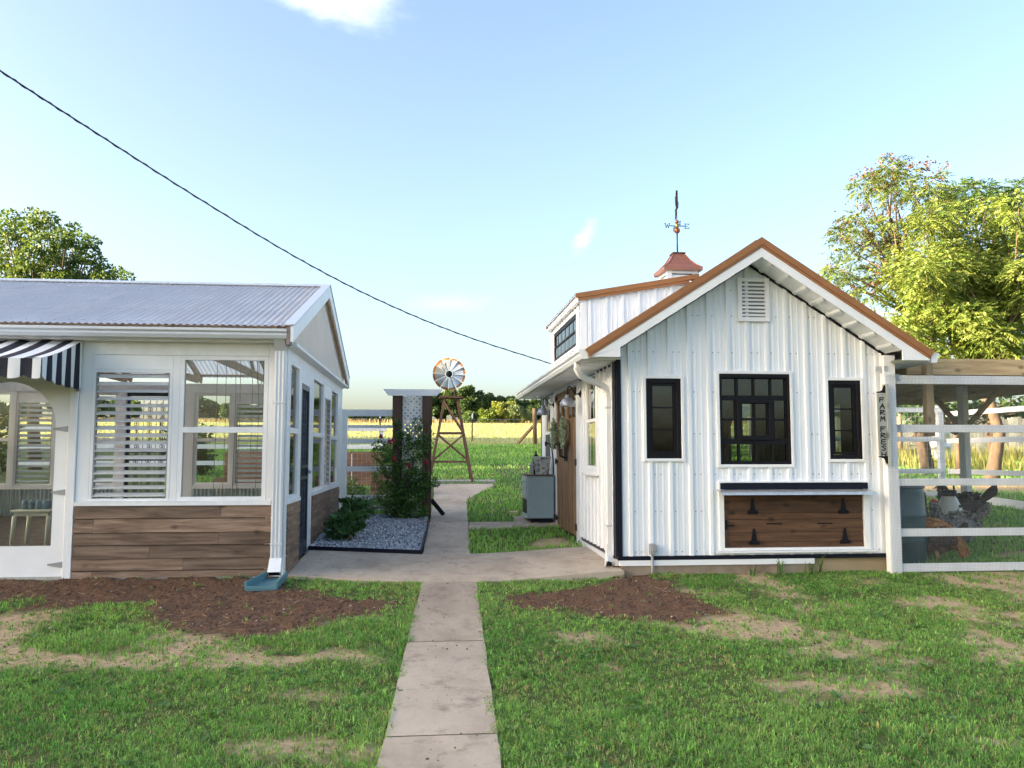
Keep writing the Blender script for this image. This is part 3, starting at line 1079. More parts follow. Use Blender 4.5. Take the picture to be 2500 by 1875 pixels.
def sash(parent, wall, u0, u1, z0, z1, mids=(), fw=0.045, d0=0.0, d1=0.06, mat='white_wood', glass='glass', name='window', mw=0.06, verts=()):
    """framed window: part window > mid_rail, muntin, pane"""
    fr = wb(wall, name, mat, parent, (u0, u0 + fw, d0, d1, z0, z1), (u1 - fw, u1, d0, d1, z0, z1), (u0 + fw, u1 - fw, d0, d1, z0, z0 + fw), (u0 + fw, u1 - fw, d0, d1, z1 - fw, z1))
    zs = [z0 + fw] + [v for mz in mids for v in (mz - mw / 2, mz + mw / 2)] + [z1 - fw]
    for mz in mids:
        wb(wall, 'mid_rail', mat, fr, (u0 + fw, u1 - fw, d0 - 0.008, d1 - 0.004, mz - mw / 2, mz + mw / 2))
    us = [u0 + fw] + [v for mu in verts for v in (mu - 0.012, mu + 0.012)] + [u1 - fw]
    for i in range(0, len(zs), 2):
        for mu in verts:
            wb(wall, 'muntin', mat, fr, (mu - 0.012, mu + 0.012, d0 + 0.01, d1 - 0.01, zs[i], zs[i + 1]))
        for j in range(0, len(us), 2):
            dd = (d0 + d1) / 2 + (0.006 if i else 0)
            wb(wall, 'pane', glass, fr, (us[j], us[j + 1], dd - 0.002, dd + 0.002, zs[i], zs[i + 1]))
    return fr


def louvre(parent, wall, u0, u1, z0, z1, n, tilt=0.42, d0=0.0, d1=0.06, depth=0.088):
    fr = wb(wall, 'louvre_window', 'white_wood', parent, (u0, u0 + 0.028, d0, d1, z0, z1), (u1 - 0.028, u1, d0, d1, z0, z1), (u0 + 0.028, u1 - 0.028, d0, d1, z0, z0 + 0.03), (u0 + 0.028, u1 - 0.028, d0, d1, z1 - 0.03, z1))
    st = (z1 - z0 - 0.06) / n
    wbs(wall, 'operator_channel', 'grey', fr, (u0 + 0.028, u0 + 0.042, d0 + 0.005, d1 - 0.005, z0 + 0.03, z1 - 0.03), (u1 - 0.042, u1 - 0.028, d0 + 0.005, d1 - 0.005, z0 + 0.03, z1 - 0.03))
    for i in range(n):
        zc = z0 + 0.03 + st * (i + 0.5)
        t = tilt + rnd.uniform(-0.04, 0.04)
        dc = (d0 + d1) / 2
        # outer edge low, inner edge high
        nd, nz_ = math.cos(t), math.sin(t)
        a, b = wall.p(u0 + 0.044, dc, zc), wall.p(u1 - 0.044, dc, zc)
        up = Vector(wall.p(0, -math.sin(t), math.cos(t))) - Vector(wall.p(0, 0, 0))
        mb = MB().bar(a, b, depth, 0.006, up)
        mb.build('slat', 'louvre', fr)
    return fr


def siding(parent, wall, rows, joints, u0, u1, mat, thick=0.026):
    """lap boards: each row split at its joints"""
    for (z0, z1), js in zip(rows, joints):
        us = [u0] + sorted(js) + [u1]
        for a, b in zip(us[:-1], us[1:]):
            g = 0.0015
            dz = rnd.uniform(-0.002, 0.002)
            pa = []
            for (u, s) in ((a + g, 0), (b - g, 1)):
                for d, z in ((-thick, z0 + 0.005 + dz), (0.012, z0 + 0.005 + dz), (0.012, z1 - 0.004 + dz), (-thick * 0.45, z1 - 0.002 + dz)):
                    pa.append(wall.p(u, d, z))
            mb = MB().add(pa, [(0, 1, 2, 3), (7, 6, 5, 4), (0, 4, 5, 1), (1, 5, 6, 2), (2, 6, 7, 3), (3, 7, 4, 0)])
            mb.build('siding_board', mat, parent)


def spiral(c, r, turns, wall, a0=0, n=18, sgn=1):
    pts = []
    for i in range(n + 1):
        t = i / n
        a = a0 + sgn * turns * 2 * PI * t
        rr = r * (1 - 0.82 * t)
        pts.append(wall.p(c[0] + rr * math.cos(a), 0.02, c[1] + rr * math.sin(a)))
    return pts


def irondoor(parent, wall, u0, u1, z0, z1, back=True):
    fr = wb(wall, 'iron_door', 'screen_door', parent, (u0, u0 + 0.055, 0.0, 0.045, z0, z1), (u1 - 0.055, u1, 0.0, 0.045, z0, z1),
            (u0 + 0.055, u1 - 0.055, 0.0, 0.045, z0, z0 + 0.16), (u0 + 0.055, u1 - 0.055, 0.0, 0.045, z1 - 0.06, z1),
            (u0 + 0.055, u1 - 0.055, 0.0, 0.045, z0 + 0.92, z0 + 0.96), (u0 + 0.055, u1 - 0.055, 0.0, 0.045, z0 + 1.06, z0 + 1.10))
    k = 6
    for i in range(1, k):
        u = u0 + 0.055 + (u1 - u0 - 0.11) * i / k
        MB().tube([wall.p(u, 0.02, z0 + 0.16), wall.p(u, 0.02, z1 - 0.06)], 0.006, 5).build('bar', 'screen_door', fr)
    for zc in np.arange(z0 + 0.24, z1 - 0.1, 0.16):
        for i in range(3):
            u = u0 + 0.06 + (u1 - u0 - 0.12) * (i + 0.5) / 3
            mb = MB()
            mb.tube(spiral((u, zc + 0.035), 0.052, 1.6, wall, PI / 2), 0.006, 5)
            mb.tube(spiral((u, zc - 0.035), 0.052, 1.6, wall, -PI / 2), 0.006, 5)
            mb.build('scroll', 'screen_door', fr)
    if back:
        wb(wall, 'screen', 'mesh_dark', fr, (u0 + 0.05, u1 - 0.05, 0.036, 0.040, z0 + 0.1, z1 - 0.05))
    MB().ell(wall.p(u1 - 0.10, -0.03, z0 + 1.01), (0.025, 0.025, 0.025), 8, 5).build('door_knob', 'galv', fr, True)
    return fr


GH = thing('greenhouse', 'white framed greenhouse with clear corrugated roof and brown plank siding', 'greenhouse', (-4.7, 12.3, 0.11))
FY, BY, RX, LX = 9.40, 15.20, -1.55, -7.8
wf, wr, wbk, wlf = Wall('x', FY, 1), Wall('y', RX, -1), Wall('x', BY, -1), Wall('y', LX, 1)
ROWS = [(0.126, 0.202), (0.202, 0.328), (0.328, 0.469), (0.469, 0.601), (0.601, 0.749), (0.749, 0.885)]
siding(GH, wf, ROWS, [[-3.53], [-2.60], [-2.95], [-2.24], [-3.53], [-2.22]], -3.735, -1.685, 'siding')
siding(GH, wf, ROWS, [[-6.2], [-6.9], [-6.0], [-7.0], [-6.4], [-5.9]], -7.78, -5.24, 'siding')
siding(GH, wr, ROWS, [[], [], [], [], [], []], 9.50, 10.36, 'siding_y', 0.02)
rr = [(0.20, 0.33), (0.33, 0.469), (0.469, 0.601), (0.601, 0.749), (0.749, 0.885)]
siding(GH, wr, rr, [[13.2], [12.1], [13.9], [12.6], [13.5]], 11.46, 14.82, 'siding_y', 0.02)
wbs(wf, 'sheathing', 'black', GH, (-3.735, -1.68, 0.014, 0.05, 0.10, 0.884), (-7.78, -5.24, 0.014, 0.05, 0.10, 0.884))  # backing painted black so the lap gaps read as shadow lines, front and right walls
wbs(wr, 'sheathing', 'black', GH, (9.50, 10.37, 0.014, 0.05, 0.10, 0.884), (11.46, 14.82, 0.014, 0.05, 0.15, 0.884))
wb(wr, 'base_trim', 'white', GH, (9.46, 10.38, -0.03, -0.021, 0.105, 0.128))
wb(wf, 'base_trim', 'white', GH, (-3.73, -1.7, -0.004, 0.012, 0.06, 0.124))
# posts and rails of the front
for a, b, z0, z1 in ((-1.76, -1.553, 0.10, 2.655), (-2.772, -2.697, 0.93, 2.50), (-3.735, -3.60, 0.93, 2.655), (-5.24, -5.12, 0.1, 2.655), (-6.55, -6.45, 0.93, 2.5), (-7.8, -7.66, 0.1, 2.655)):
    wb(wf, 'post', 'white_wood', GH, (a, b, 0.0, 0.10, z0, z1), bevel=0.004)
wb(wf, 'door_post', 'white_wood', GH, (-3.825, -3.738, -0.022, 0.09, 0.125, 2.64), bevel=0.004)
wbs(wf, 'sill', 'white_wood', GH, (-3.73, -1.70, -0.034, 0.08, 0.886, 0.929), (-7.66, -5.24, -0.034, 0.08, 0.886, 0.929))
wbs(wf, 'header', 'white_wood', GH, (-3.60, -1.76, -0.004, 0.09, 2.502, 2.655), (-7.66, -5.12, 0.0, 0.09, 2.502, 2.655), bevel=0.003)
wb(wf, 'filler_panel', 'white', GH, (-3.598, -2.774, 0.004, 0.03, 2.345, 2.50))
wb(wf, 'frieze_board', 'white_wood', GH, (-7.8, -1.553, -0.02, 0.08, 2.657, 2.74))
louvre(GH, wf, -3.598, -2.774, 0.931, 2.342, 17)
sash(GH, wf, -2.695, -1.762, 0.931, 2.50, (1.695,))
sash(GH, wf, -6.448, -5.242, 0.931, 2.50, (1.695,))
sash(GH, wf, -7.658, -6.552, 0.931, 2.50, (1.695,))
# arched front door
dp = MB()
pts = []
cx, hw, zs_ = -4.46, 0.50, 1.72
arc = [(cx + hw * math.cos(a), zs_ + hw * 0.96 * math.sin(a)) for a in [PI * i / 24 for i in range(25)]]
inner = [(cx + hw, 0.47)] + arc + [(cx - hw, 0.47)]
dp.prism([(cx + hw, 0.15), (-3.828, 0.15), (-3.828, 2.50), (cx, 2.50)] + arc[::-1][12:] + [(cx + hw, 0.47)], 9.405, 9.445, 'y')
dp.prism([(-5.115, 0.15), (cx - hw, 0.15), (cx - hw, 0.47)] + arc[::-1][:13] + [(cx, 2.50), (-5.115, 2.50)], 9.405, 9.445, 'y')
dp.box(cx - hw, cx + hw, 9.407, 9.443, 0.15, 0.469)
door = dp.build('door', 'white', GH)
wb(wf, 'door_glass', 'glass', door, (cx - hw + 0.002, cx + hw - 0.002, 0.023, 0.027, 0.472, 2.2))
for z in (1.70, 1.03, 0.275):
    mb = MB().prism([(-3.83, z - 0.032), (-3.83, z + 0.032), (-3.98, z + 0.008), (-3.98, z - 0.008)], 9.392, 9.404, 'y')
    mb.build('strap_hinge', 'grey', door)
wb(wf, 'threshold', 'greywood', GH, (-5.12, -3.83, -0.02, 0.08, 0.09, 0.147))
# right-hand wall
for a, b, z0, z1 in ((9.402, 9.57, 0.1, 2.62), (10.26, 10.43, 0.12, 2.62), (11.10, 11.45, 0.16, 2.62), (12.60, 12.70, 0.93, 2.5), (13.48, 13.52, 0.93, 2.5), (14.54, 15.198, 0.3, 2.62)):
    wb(wr, 'post', 'white_wood', GH, (a, b, 0.001, 0.09, z0, z1), bevel=0.003)
wbs(wr, 'header', 'white_wood', GH, (9.57, 10.26, 0.0, 0.08, 2.49, 2.62), (10.43, 11.10, 0.002, 0.05, 2.30, 2.62), (11.45, 14.54, 0.0, 0.08, 2.49, 2.62))
wbs(wr, 'sill', 'white_wood', GH, (9.52, 10.37, -0.022, 0.07, 0.886, 0.925), (11.45, 14.6, -0.022, 0.07, 0.886, 0.925))
sash(GH, wr, 9.572, 10.258, 0.927, 2.488, (1.70,))
irondoor(GH, wr, 10.432, 11.098, 0.20, 2.29)
sash(GH, wr, 11.452, 12.598, 0.927, 2.488, (1.70,))
louvre(GH, wr, 12.702, 13.478, 0.935, 2.30, 16)
wb(wr, 'filler_panel', 'white', GH, (12.702, 13.478, 0.004, 0.03, 2.302, 2.488))
sash(GH, wr, 13.522, 14.538, 0.927, 2.488, (1.70,))
MB().prism([(-1.55, 2.60), (-1.455, 2.618), (-1.455, 2.648), (-1.55, 2.668)], 9.36, 15.24, 'y').build('drip_ledge', 'white', GH)
# back wall
for a, b in ((-1.70, -1.56), (-2.60, -2.50), (-3.445, -3.395), (-4.46, -4.08), (-5.36, -5.22), (-6.41, -6.31), (-7.10, -7.03), (-7.79, -7.66)):
    wb(wbk, 'post', 'white_wood', GH, (a, b, 0.0, 0.09, 0.25, 2.62))
wbs(wbk, 'header', 'white_wood', GH, (-7.79, -1.56, 0.001, 0.088, 2.502, 2.66))
for a, b in ((-4.08, -1.70), (-7.66, -5.36)):
    wbs(wbk, 'sill', 'white_wood', GH, (a, b, 0.002, 0.11, 0.84, 0.897))
    mb = MB()
    k = int((b - a) / 0.011)
    vs, fs = [], []
    for i in range(k + 1):
        u = a + (b - a) * i / k
        w = 0.012 * math.sin(2 * PI * u / 0.066)
        vs += [(u, BY - 0.10 + w, 0.22), (u, BY - 0.10 + w, 0.842)]
    for i in range(k):
        fs.append((2 * i, 2 * i + 2, 2 * i + 3, 2 * i + 1))
    mb.add(vs, fs).build('zinc_skirting', 'corr', GH, True)
sash(GH, wbk, -2.498, -1.702, 0.90, 2.50, (1.68,))
louvre(GH, wbk, -3.393, -2.602, 0.90, 2.345, 16)
wb(wbk, 'filler_panel', 'white', GH, (-3.393, -2.602, 0.01, 0.03, 2.347, 2.50))
sash(GH, wbk, -4.078, -3.447, 0.90, 2.50, (1.68,))
irondoor(GH, wbk, -5.218, -4.462, 0.40, 2.50, back=False)
sash(GH, wbk, -6.308, -5.362, 0.90, 2.50, (1.68,))
louvre(GH, wbk, -7.028, -6.412, 0.90, 2.345, 16)
wb(wbk, 'filler_panel', 'white', GH, (-7.028, -6.412, 0.01, 0.03, 2.347, 2.50))
sash(GH, wbk, -7.658, -7.102, 0.90, 2.50, (1.68,))
# left wall (outside the picture, lets light in)
wbs(wlf, 'header', 'white_wood', GH, (9.51, 15.1, 0.0, 0.08, 2.50, 2.64))
wbs(wlf, 'sheathing', 'white_wood', GH, (9.51, 15.1, 0.0, 0.06, 0.12, 0.9))
for u in (9.52, 11.4, 13.3):
    sash(GH, wlf, u, u + 1.78, 0.905, 2.498, (1.70,))
fl_ = [(LX + 0.02, FY + 0.1), (RX - 0.1, FY + 0.1), (RX - 0.1, BY - 0.12), (LX + 0.02, BY - 0.12)]
MB().add([(p, q, gz(q) - 0.05) for p, q in fl_] + [(p, q, gz(q) + 0.02) for p, q in fl_], [(3, 2, 1, 0), (4, 5, 6, 7), (0, 1, 5, 4), (1, 2, 6, 5), (2, 3, 7, 6), (3, 0, 4, 7)]).build('earth_floor', pm('greenhouse_earth', (0.17, 0.12, 0.085), 0.35, 9, 0.95, 0.5, 40), GH)
mb = MB()
for i in range(34):
    xx = -7.6 + i * 0.165
    mb.prism([(xx - 0.08, 0.19)] + [(xx + 0.08 * math.cos(a), 0.25 + 0.05 * math.sin(a)) for a in [PI - PI * q / 6 for q in range(7)]] + [(xx + 0.08, 0.19)], 10.9, 10.93, 'y')
mb.build('scalloped_edging', 'greywood', GH)

# roof
EY0, EZ, RYc, RZ, EY1 = 9.12, 2.80, 12.30, 3.87, 15.48
X_R, X_L = -1.46, -7.95


def corrsheet(x0, x1, ya, za, yb, zb, pitch=0.0733, amp=0.0085, seg=6):
    k = max(1, round((x1 - x0) / pitch)) * seg
    d = Vector((0, yb - ya, zb - za)).normalized()
    nrm = Vector((1, 0, 0)).cross(d)
    if nrm.z < 0:
        nrm = -nrm
    vs, fs = [], []
    for i in range(k + 1):
        x = x0 + (x1 - x0) * i / k
        w = amp * math.cos(2 * PI * (x - x0) / pitch)
        vs += [(x, ya + nrm.y * w, za + nrm.z * w), (x, yb + nrm.y * w, zb + nrm.z * w)]
    for i in range(k):
        fs.append((2 * i, 2 * i + 2, 2 * i + 3, 2 * i + 1))
    return MB().add(vs, fs)


xr = X_R
while xr > X_L + 0.1:
    xl = xr - 0.6597
    lift = rnd.uniform(0, 0.003)
    corrsheet(xl, xr, EY0, EZ + lift, RYc, RZ + lift).build('roof_sheet', 'poly', GH, True)
    corrsheet(xl, xr, EY1, EZ + lift, RYc, RZ + lift).build('roof_sheet', 'poly', GH, True)
    xr = xl
sc = MB()
for j, t in enumerate((0.04, 0.28, 0.52, 0.76, 0.96)):
    for i in range(44):
        x = X_R - 0.0733 * 2 * i - (0.0733 if j % 2 else 0)
        y, z = EY0 + (RYc - EY0) * t, EZ + (RZ - EZ) * t + 0.010
        sc.box(x - 0.0045, x + 0.0045, y - 0.0045, y + 0.0045, z, z + 0.004)
stuff(sc.build('roof_screws', 'grey', GH))
cap = MB()
sl = (RZ - EZ) / (RYc - EY0)
for s in (-1, 1):
    cap.add([(X_L, RYc, RZ + 0.028), (X_R + 0.01, RYc, RZ + 0.028), (X_R + 0.01, RYc + s * 0.15, RZ + 0.028 - 0.15 * sl), (X_L, RYc + s * 0.15, RZ + 0.028 - 0.15 * sl),
             (X_L, RYc + s * 0.15, RZ + 0.014 - 0.15 * sl), (X_R + 0.01, RYc + s * 0.15, RZ + 0.014 - 0.15 * sl)], [(0, 1, 2, 3), (3, 2, 5, 4)])
cap.build('ridge_cap', 'gutter', GH)
for s, ye in ((1, EY0), (-1, EY1)):
    MB().prism([(ye, EZ - 0.17), (ye, EZ - 0.005), (RYc, RZ - 0.005), (RYc, RZ - 0.17)], X_R - 0.03, X_R + 0.002, 'x').build('rake_board', 'white', GH)
    MB().prism([(ye, EZ + 0.010), (ye, EZ + 0.024), (RYc, RZ + 0.024), (RYc, RZ + 0.010)], X_R - 0.10, X_R + 0.012, 'x').build('rake_flashing', 'gutter', GH)
MB().prism([(EY1 - 0.03, EZ - 0.185), (EY1 - 0.03, EZ - 0.12), (RYc, RZ - 0.172), (RYc, RZ - 0.235)], X_R - 0.05, X_R - 0.012, 'x').build('rake_nailer', 'truss', GH)
# gable sheets
for a, b in ((9.42, 10.9), (10.9, 12.3), (12.3, 13.75), (13.75, 15.18)):
    k = int((b - a) / 0.0125)
    vs, fs = [], []
    for i in range(k + 1):
        y = a + (b - a) * i / k
        w = 0.009 * math.sin(2 * PI * y / 0.075)
        zt = RZ - abs(y - RYc) * sl - 0.07
        vs += [(RX + 0.012 + w, y, 2.65), (RX + 0.012 + w, y, max(2.655, zt))]
    for i in range(k):
        fs.append((2 * i, 2 * i + 2, 2 * i + 3, 2 * i + 1))
    MB().add(vs, fs).build('gable_sheet', 'poly_gable', GH, True)
# trusses and purlins
for x in (-1.68, -2.85, -4.05, -5.25, -6.45, -7.65):
    tr = MB().bar((x, 9.44, 2.73), (x, 15.16, 2.73), 0.04, 0.11)
    tr = tr.build('truss_chord', 'truss', GH)
    for s, ye in ((1, 9.20), (-1, 15.40)):
        MB().bar((x + 0.003, ye, 2.745), (x + 0.003, RYc, 3.755), 0.036, 0.12).build('rafter', 'truss', tr)
    for (ya, za), (yb, zb) in (((10.4, 2.76), (11.2, 3.30)), ((12.1, 2.76), (11.25, 3.32)), ((12.5, 2.76), (13.35, 3.32)), ((14.2, 2.76), (13.4, 3.30)), ((12.3, 2.76), (12.3, 3.70))):
        MB().bar((x - 0.04, ya, za), (x - 0.04, yb, zb), 0.03, 0.08).build('web', 'truss', tr)
for t in (0.06, 0.3, 0.54, 0.78, 0.96):
    for s, ye in ((1, EY0), (-1, EY1)):
        y, z = ye + (RYc - ye) * t, EZ + (RZ - EZ) * t - 0.046
        MB().bar((X_L + 0.05, y, z), (X_R - 0.05, y, z), 0.08, 0.035).build('purlin', 'truss', GH)
# gutter and downspout
gp = [(9.225, 2.665), (9.135, 2.665), (9.115, 2.70), (9.12, 2.722), (9.095, 2.74), (9.095, 2.768), (9.10, 2.768), (9.102, 2.744), (9.128, 2.724), (9.123, 2.70), (9.14, 2.672), (9.219, 2.672), (9.219, 2.775), (9.225, 2.775)]
MB().prism(gp, X_L, -1.53, 'x').build('gutter', 'gutter', GH)
MB().prism([(9.226, 2.66), (9.226, 2.785), (9.25, 2.785), (9.25, 2.66)], X_L, -1.50, 'x').build('fascia', 'white', GH)
MB().box(-1.53, -1.495, 9.12, 9.26, 2.60, 2.785).build('gutter_end_block', pm('old_end_board', (0.26, 0.21, 0.2), 0.2, 8, 0.8), GH)
MB().box(X_L, -1.5, 9.251, 9.379, 2.645, 2.66).build('soffit', 'white', GH)
ds = MB()
rib = [(-1.674 + 0.0195 * i, 9.268 - (0.006 if i % 2 else 0)) for i in range(7)] + [(-1.557, 9.362), (-1.674, 9.362)]
ds.prism(rib, 0.30, 2.56, 'z')
ds = ds.build('downspout', 'gutter', GH)
el = MB()
el.add([(-1.674, 9.13, 2.69), (-1.557, 9.13, 2.69), (-1.557, 9.21, 2.69), (-1.674, 9.21, 2.69), (-1.674, 9.262, 2.55), (-1.557, 9.262, 2.55), (-1.557, 9.364, 2.55), (-1.674, 9.364, 2.55)],
       [(0, 1, 5, 4), (1, 2, 6, 5), (2, 3, 7, 6), (3, 0, 4, 7), (0, 3, 2, 1)])
el.build('elbow', 'gutter', ds)
el = MB()
el.add([(-1.678, 9.262, 0.33), (-1.553, 9.262, 0.33), (-1.553, 9.364, 0.33), (-1.678, 9.364, 0.33), (-1.682, 9.16, 0.20), (-1.549, 9.16, 0.20), (-1.549, 9.24, 0.155), (-1.682, 9.24, 0.155), (-1.682, 9.165, 0.19), (-1.549, 9.165, 0.19)],
       [(0, 1, 5, 4), (1, 2, 6, 5), (2, 3, 7, 6), (3, 0, 4, 7), (0, 3, 2, 1)])
el.build('elbow', 'white', ds)
MB().add([(-1.672, 9.158, 0.197), (-1.559, 9.158, 0.197), (-1.559, 9.228, 0.158), (-1.672, 9.228, 0.158)], [(0, 1, 2, 3)]).build('outlet_mouth', 'black', ds)
for z in (1.98, 0.47):
    MB().box(-1.68, -1.551, 9.256, 9.366, z, z + 0.02).build('band', 'gutter', ds)

# splash block
SB = thing('splash_block', 'teal plastic splash block under the greenhouse downspout', 'splash block', (-1.65, 8.95, gz(8.95)))
x0, x1 = -1.70, -1.52
za, zb = gz(9.2) + 0.03, gz(8.7) + 0.03
mb = MB()
xa0, xa1, xb0, xb1 = -1.70, -1.49, -1.80, -1.50
mb.add([(xa0, 9.22, za), (xa1, 9.22, za), (xb1, 8.68, zb), (xb0, 8.68, zb), (xa0, 9.22, za - 0.03), (xa1, 9.22, za - 0.03), (xb1, 8.68, zb - 0.03), (xb0, 8.68, zb - 0.03)],
       [(0, 3, 2, 1), (4, 5, 6, 7), (0, 1, 5, 4), (1, 2, 6, 5), (2, 3, 7, 6), (3, 0, 4, 7)])
mb.build('tray', 'teal', SB)
for (a, b) in (((xa0, 9.22, za + 0.03), (xb0, 8.68, zb + 0.025)), ((xa1, 9.22, za + 0.03), (xb1, 8.68, zb + 0.025))):
    MB().bar(a, b, 0.022, 0.07).build('side_lip', 'teal', SB)
MB().bar((xb0, 8.68, zb + 0.004), (xb1, 8.68, zb + 0.004), 0.022, 0.03).build('front_lip', 'teal', SB)

# awning over the arched door
m, n, l, b, o = nmat('awning_stripe')


def stripe(axis, pitch, off):
    m, n, l, b, o = nmat('awning_stripe_' + 'xyz'[axis])
    t = n.new('ShaderNodeTexCoord')
    s = n.new('ShaderNodeSeparateXYZ')
    l.new(t.outputs['Object'], s.inputs[0])
    ma = n.new('ShaderNodeMath')
    ma.operation = 'MULTIPLY_ADD'
    l.new(s.outputs[axis], ma.inputs[0])
    ma.inputs[1].default_value = 1 / pitch
    ma.inputs[2].default_value = off
    fr = n.new('ShaderNodeMath')
    fr.operation = 'FRACT'
    l.new(ma.outputs[0], fr.inputs[0])
    gt = n.new('ShaderNodeMath')
    gt.operation = 'GREATER_THAN'
    l.new(fr.outputs[0], gt.inputs[0])
    gt.inputs[1].default_value = 0.5
    l.new(mixc(n, l, gt.outputs[0], (0.80, 0.80, 0.80), (0.014, 0.016, 0.03)), b.inputs['Base Color'])
    b.inputs['Roughness'].default_value = 0.85
    z = tex(n, l, 9, 4)
    bump(n, l, b, z.outputs[0], 0.35, 0.02)
    return m


M['stripe_x'] = stripe(0, 0.222, 0.0)
M['stripe_y'] = stripe(1, 0.215, 0.3)
AW = thing('striped_awning', 'black and white striped fabric awning over the arched greenhouse door', 'awning', (-4.46, 9.378, 2.65))
ax0, ax1 = -5.205, -3.715


def cloth(fn, nu, nv):
    vs = [fn(i / nu, j / nv) for j in range(nv + 1) for i in range(nu + 1)]
    fs = [(j * (nu + 1) + i, j * (nu + 1) + i + 1, (j + 1) * (nu + 1) + i + 1, (j + 1) * (nu + 1) + i) for j in range(nv) for i in range(nu)]
    return MB().add(vs, fs)


cloth(lambda u, v: (ax0 + (ax1 - ax0) * u, 9.375 - 0.94 * v, 2.645 - 0.295 * v - 0.02 * math.sin(PI * v) - 0.006 * math.sin(u * 31)), 48, 8).build('canopy', 'stripe_x', AW, True)


def scal(t):
    return 0.032 * abs(math.sin(t * PI / 0.222))


cloth(lambda u, v: (ax0 + (ax1 - ax0) * u, 9.375 - 0.94 - 0.008 * math.sin(u * 40) * v, 2.35 - (0.165 + scal((ax1 - ax0) * u)) * v), 90, 4).build('front_valance', 'stripe_x', AW, True)
for xx in (ax1, ax0):
    cloth(lambda u, v: (xx + 0.010 * math.sin(u * 26) * v + 0.002, 9.375 - 0.94 * u, (2.645 - 0.295 * u - 0.02 * math.sin(PI * u)) + (2.15 - scal(0.94 * u) + 0.04 * u - (2.645 - 0.295 * u)) * v), 50, 6).build('side_panel', 'stripe_y', AW, True)
fr = MB()
for xx in (ax1 - 0.015, ax0 + 0.015):
    fr.tube([(xx, 9.36, 2.19), (xx, 8.45, 2.33)], 0.009, 6)
fr.tube([(ax0 + 0.015, 8.45, 2.33), (ax1 - 0.015, 8.45, 2.33)], 0.009, 6)
fr.build('frame', 'grey', AW)
for xx in (ax1 - 0.02, ax0 + 0.02):
    MB().box(xx - 0.02, xx + 0.02, 9.35, 9.377, 2.10, 2.2).build('bracket', 'grey', AW)

# furniture inside the greenhouse
TB = thing('plastic_table', 'small cream plastic table behind the greenhouse door glass', 'table', (-5.08, 11.65, 0.215))
MB().box(-5.32, -4.84, 11.42, 11.9, 0.69, 0.72).build('table_top', 'cream_plastic', TB, bevel=0.006)
MB().box(-5.29, -4.87, 11.45, 11.87, 0.64, 0.69).build('apron', 'cream_plastic', TB)
for lx, ly in ((-5.30, 11.44), (-4.88, 11.44), (-5.30, 11.85), (-4.88, 11.85)):
    MB().tube([(lx + 0.02, ly + 0.01, 0.64), (lx + 0.012, ly, 0.45), (lx, ly, gz(ly) + 0.015)], [0.03, 0.026, 0.022], 8).build('leg', 'cream_plastic', TB, True)
BP = thing('drink_pack', 'blue wrapped pack lying on the cream plastic table', 'pack', (-5.05, 11.62, 0.72))
for i in range(4):
    for j in range(2):
        MB().lathe((-5.21 + 0.085 * i, 11.56 + 0.085 * j, 0.72), [(0.038, 0.0), (0.041, 0.01), (0.041, 0.09), (0.03, 0.115), (0.02, 0.12)], 10).build('can', 'blue_print', BP, True)
for i, (x, zb_) in enumerate(((-2.70, 0.75), (-2.60, 0.62), (-2.49, 0.7), (-2.41, 0.85), (-2.27, 1.1), (-2.20, 0.9))):
    yy = 11.0 + 0.05 * (i % 3)
    t = MB().tube([(x, yy, 2.70), (x + 0.006, yy, 1.8), (x - 0.01, yy, zb_)], 0.004, 5).build('hanging_twine', 'rope')
    tag(t, 'long thin twine hanging from the greenhouse trusses', 'twine', 'twines hanging in the greenhouse')
for i in range(9):
    x = -2.20 + 0.055 * i
    yy = 11.0 + 0.12 * (i % 3)
    zl = 2.30 - 0.13 * ((i * 7) % 4)
    pts = [(x, yy, 2.72), (x + 0.005, yy, zl + 0.05)] + [(x + 0.03 - 0.025 * math.cos(a), yy, zl + 0.05 - 0.03 * math.sin(a)) for a in (0.5, 1.2, 1.9, 2.6, 3.4)]
    t = MB().tube(pts, 0.0055, 5).build('hanging_hook', 'rust')
    tag(t, 'rusty wire plant hook hanging from the greenhouse roof', 'hook', 'hooks hanging in the greenhouse')

# ================================================================== shed
SH = thing('shed', 'white ribbed metal farm shed with copper roof trim and black windows', 'shed', (3.627, 12.3, 0.12))
SF, SB_, SW, SE = 9.207, 15.46, 2.08, 5.172
RIDGE = 3.627


def zr(x):
    return 3.81 - 0.64 * abs(x - RIDGE)


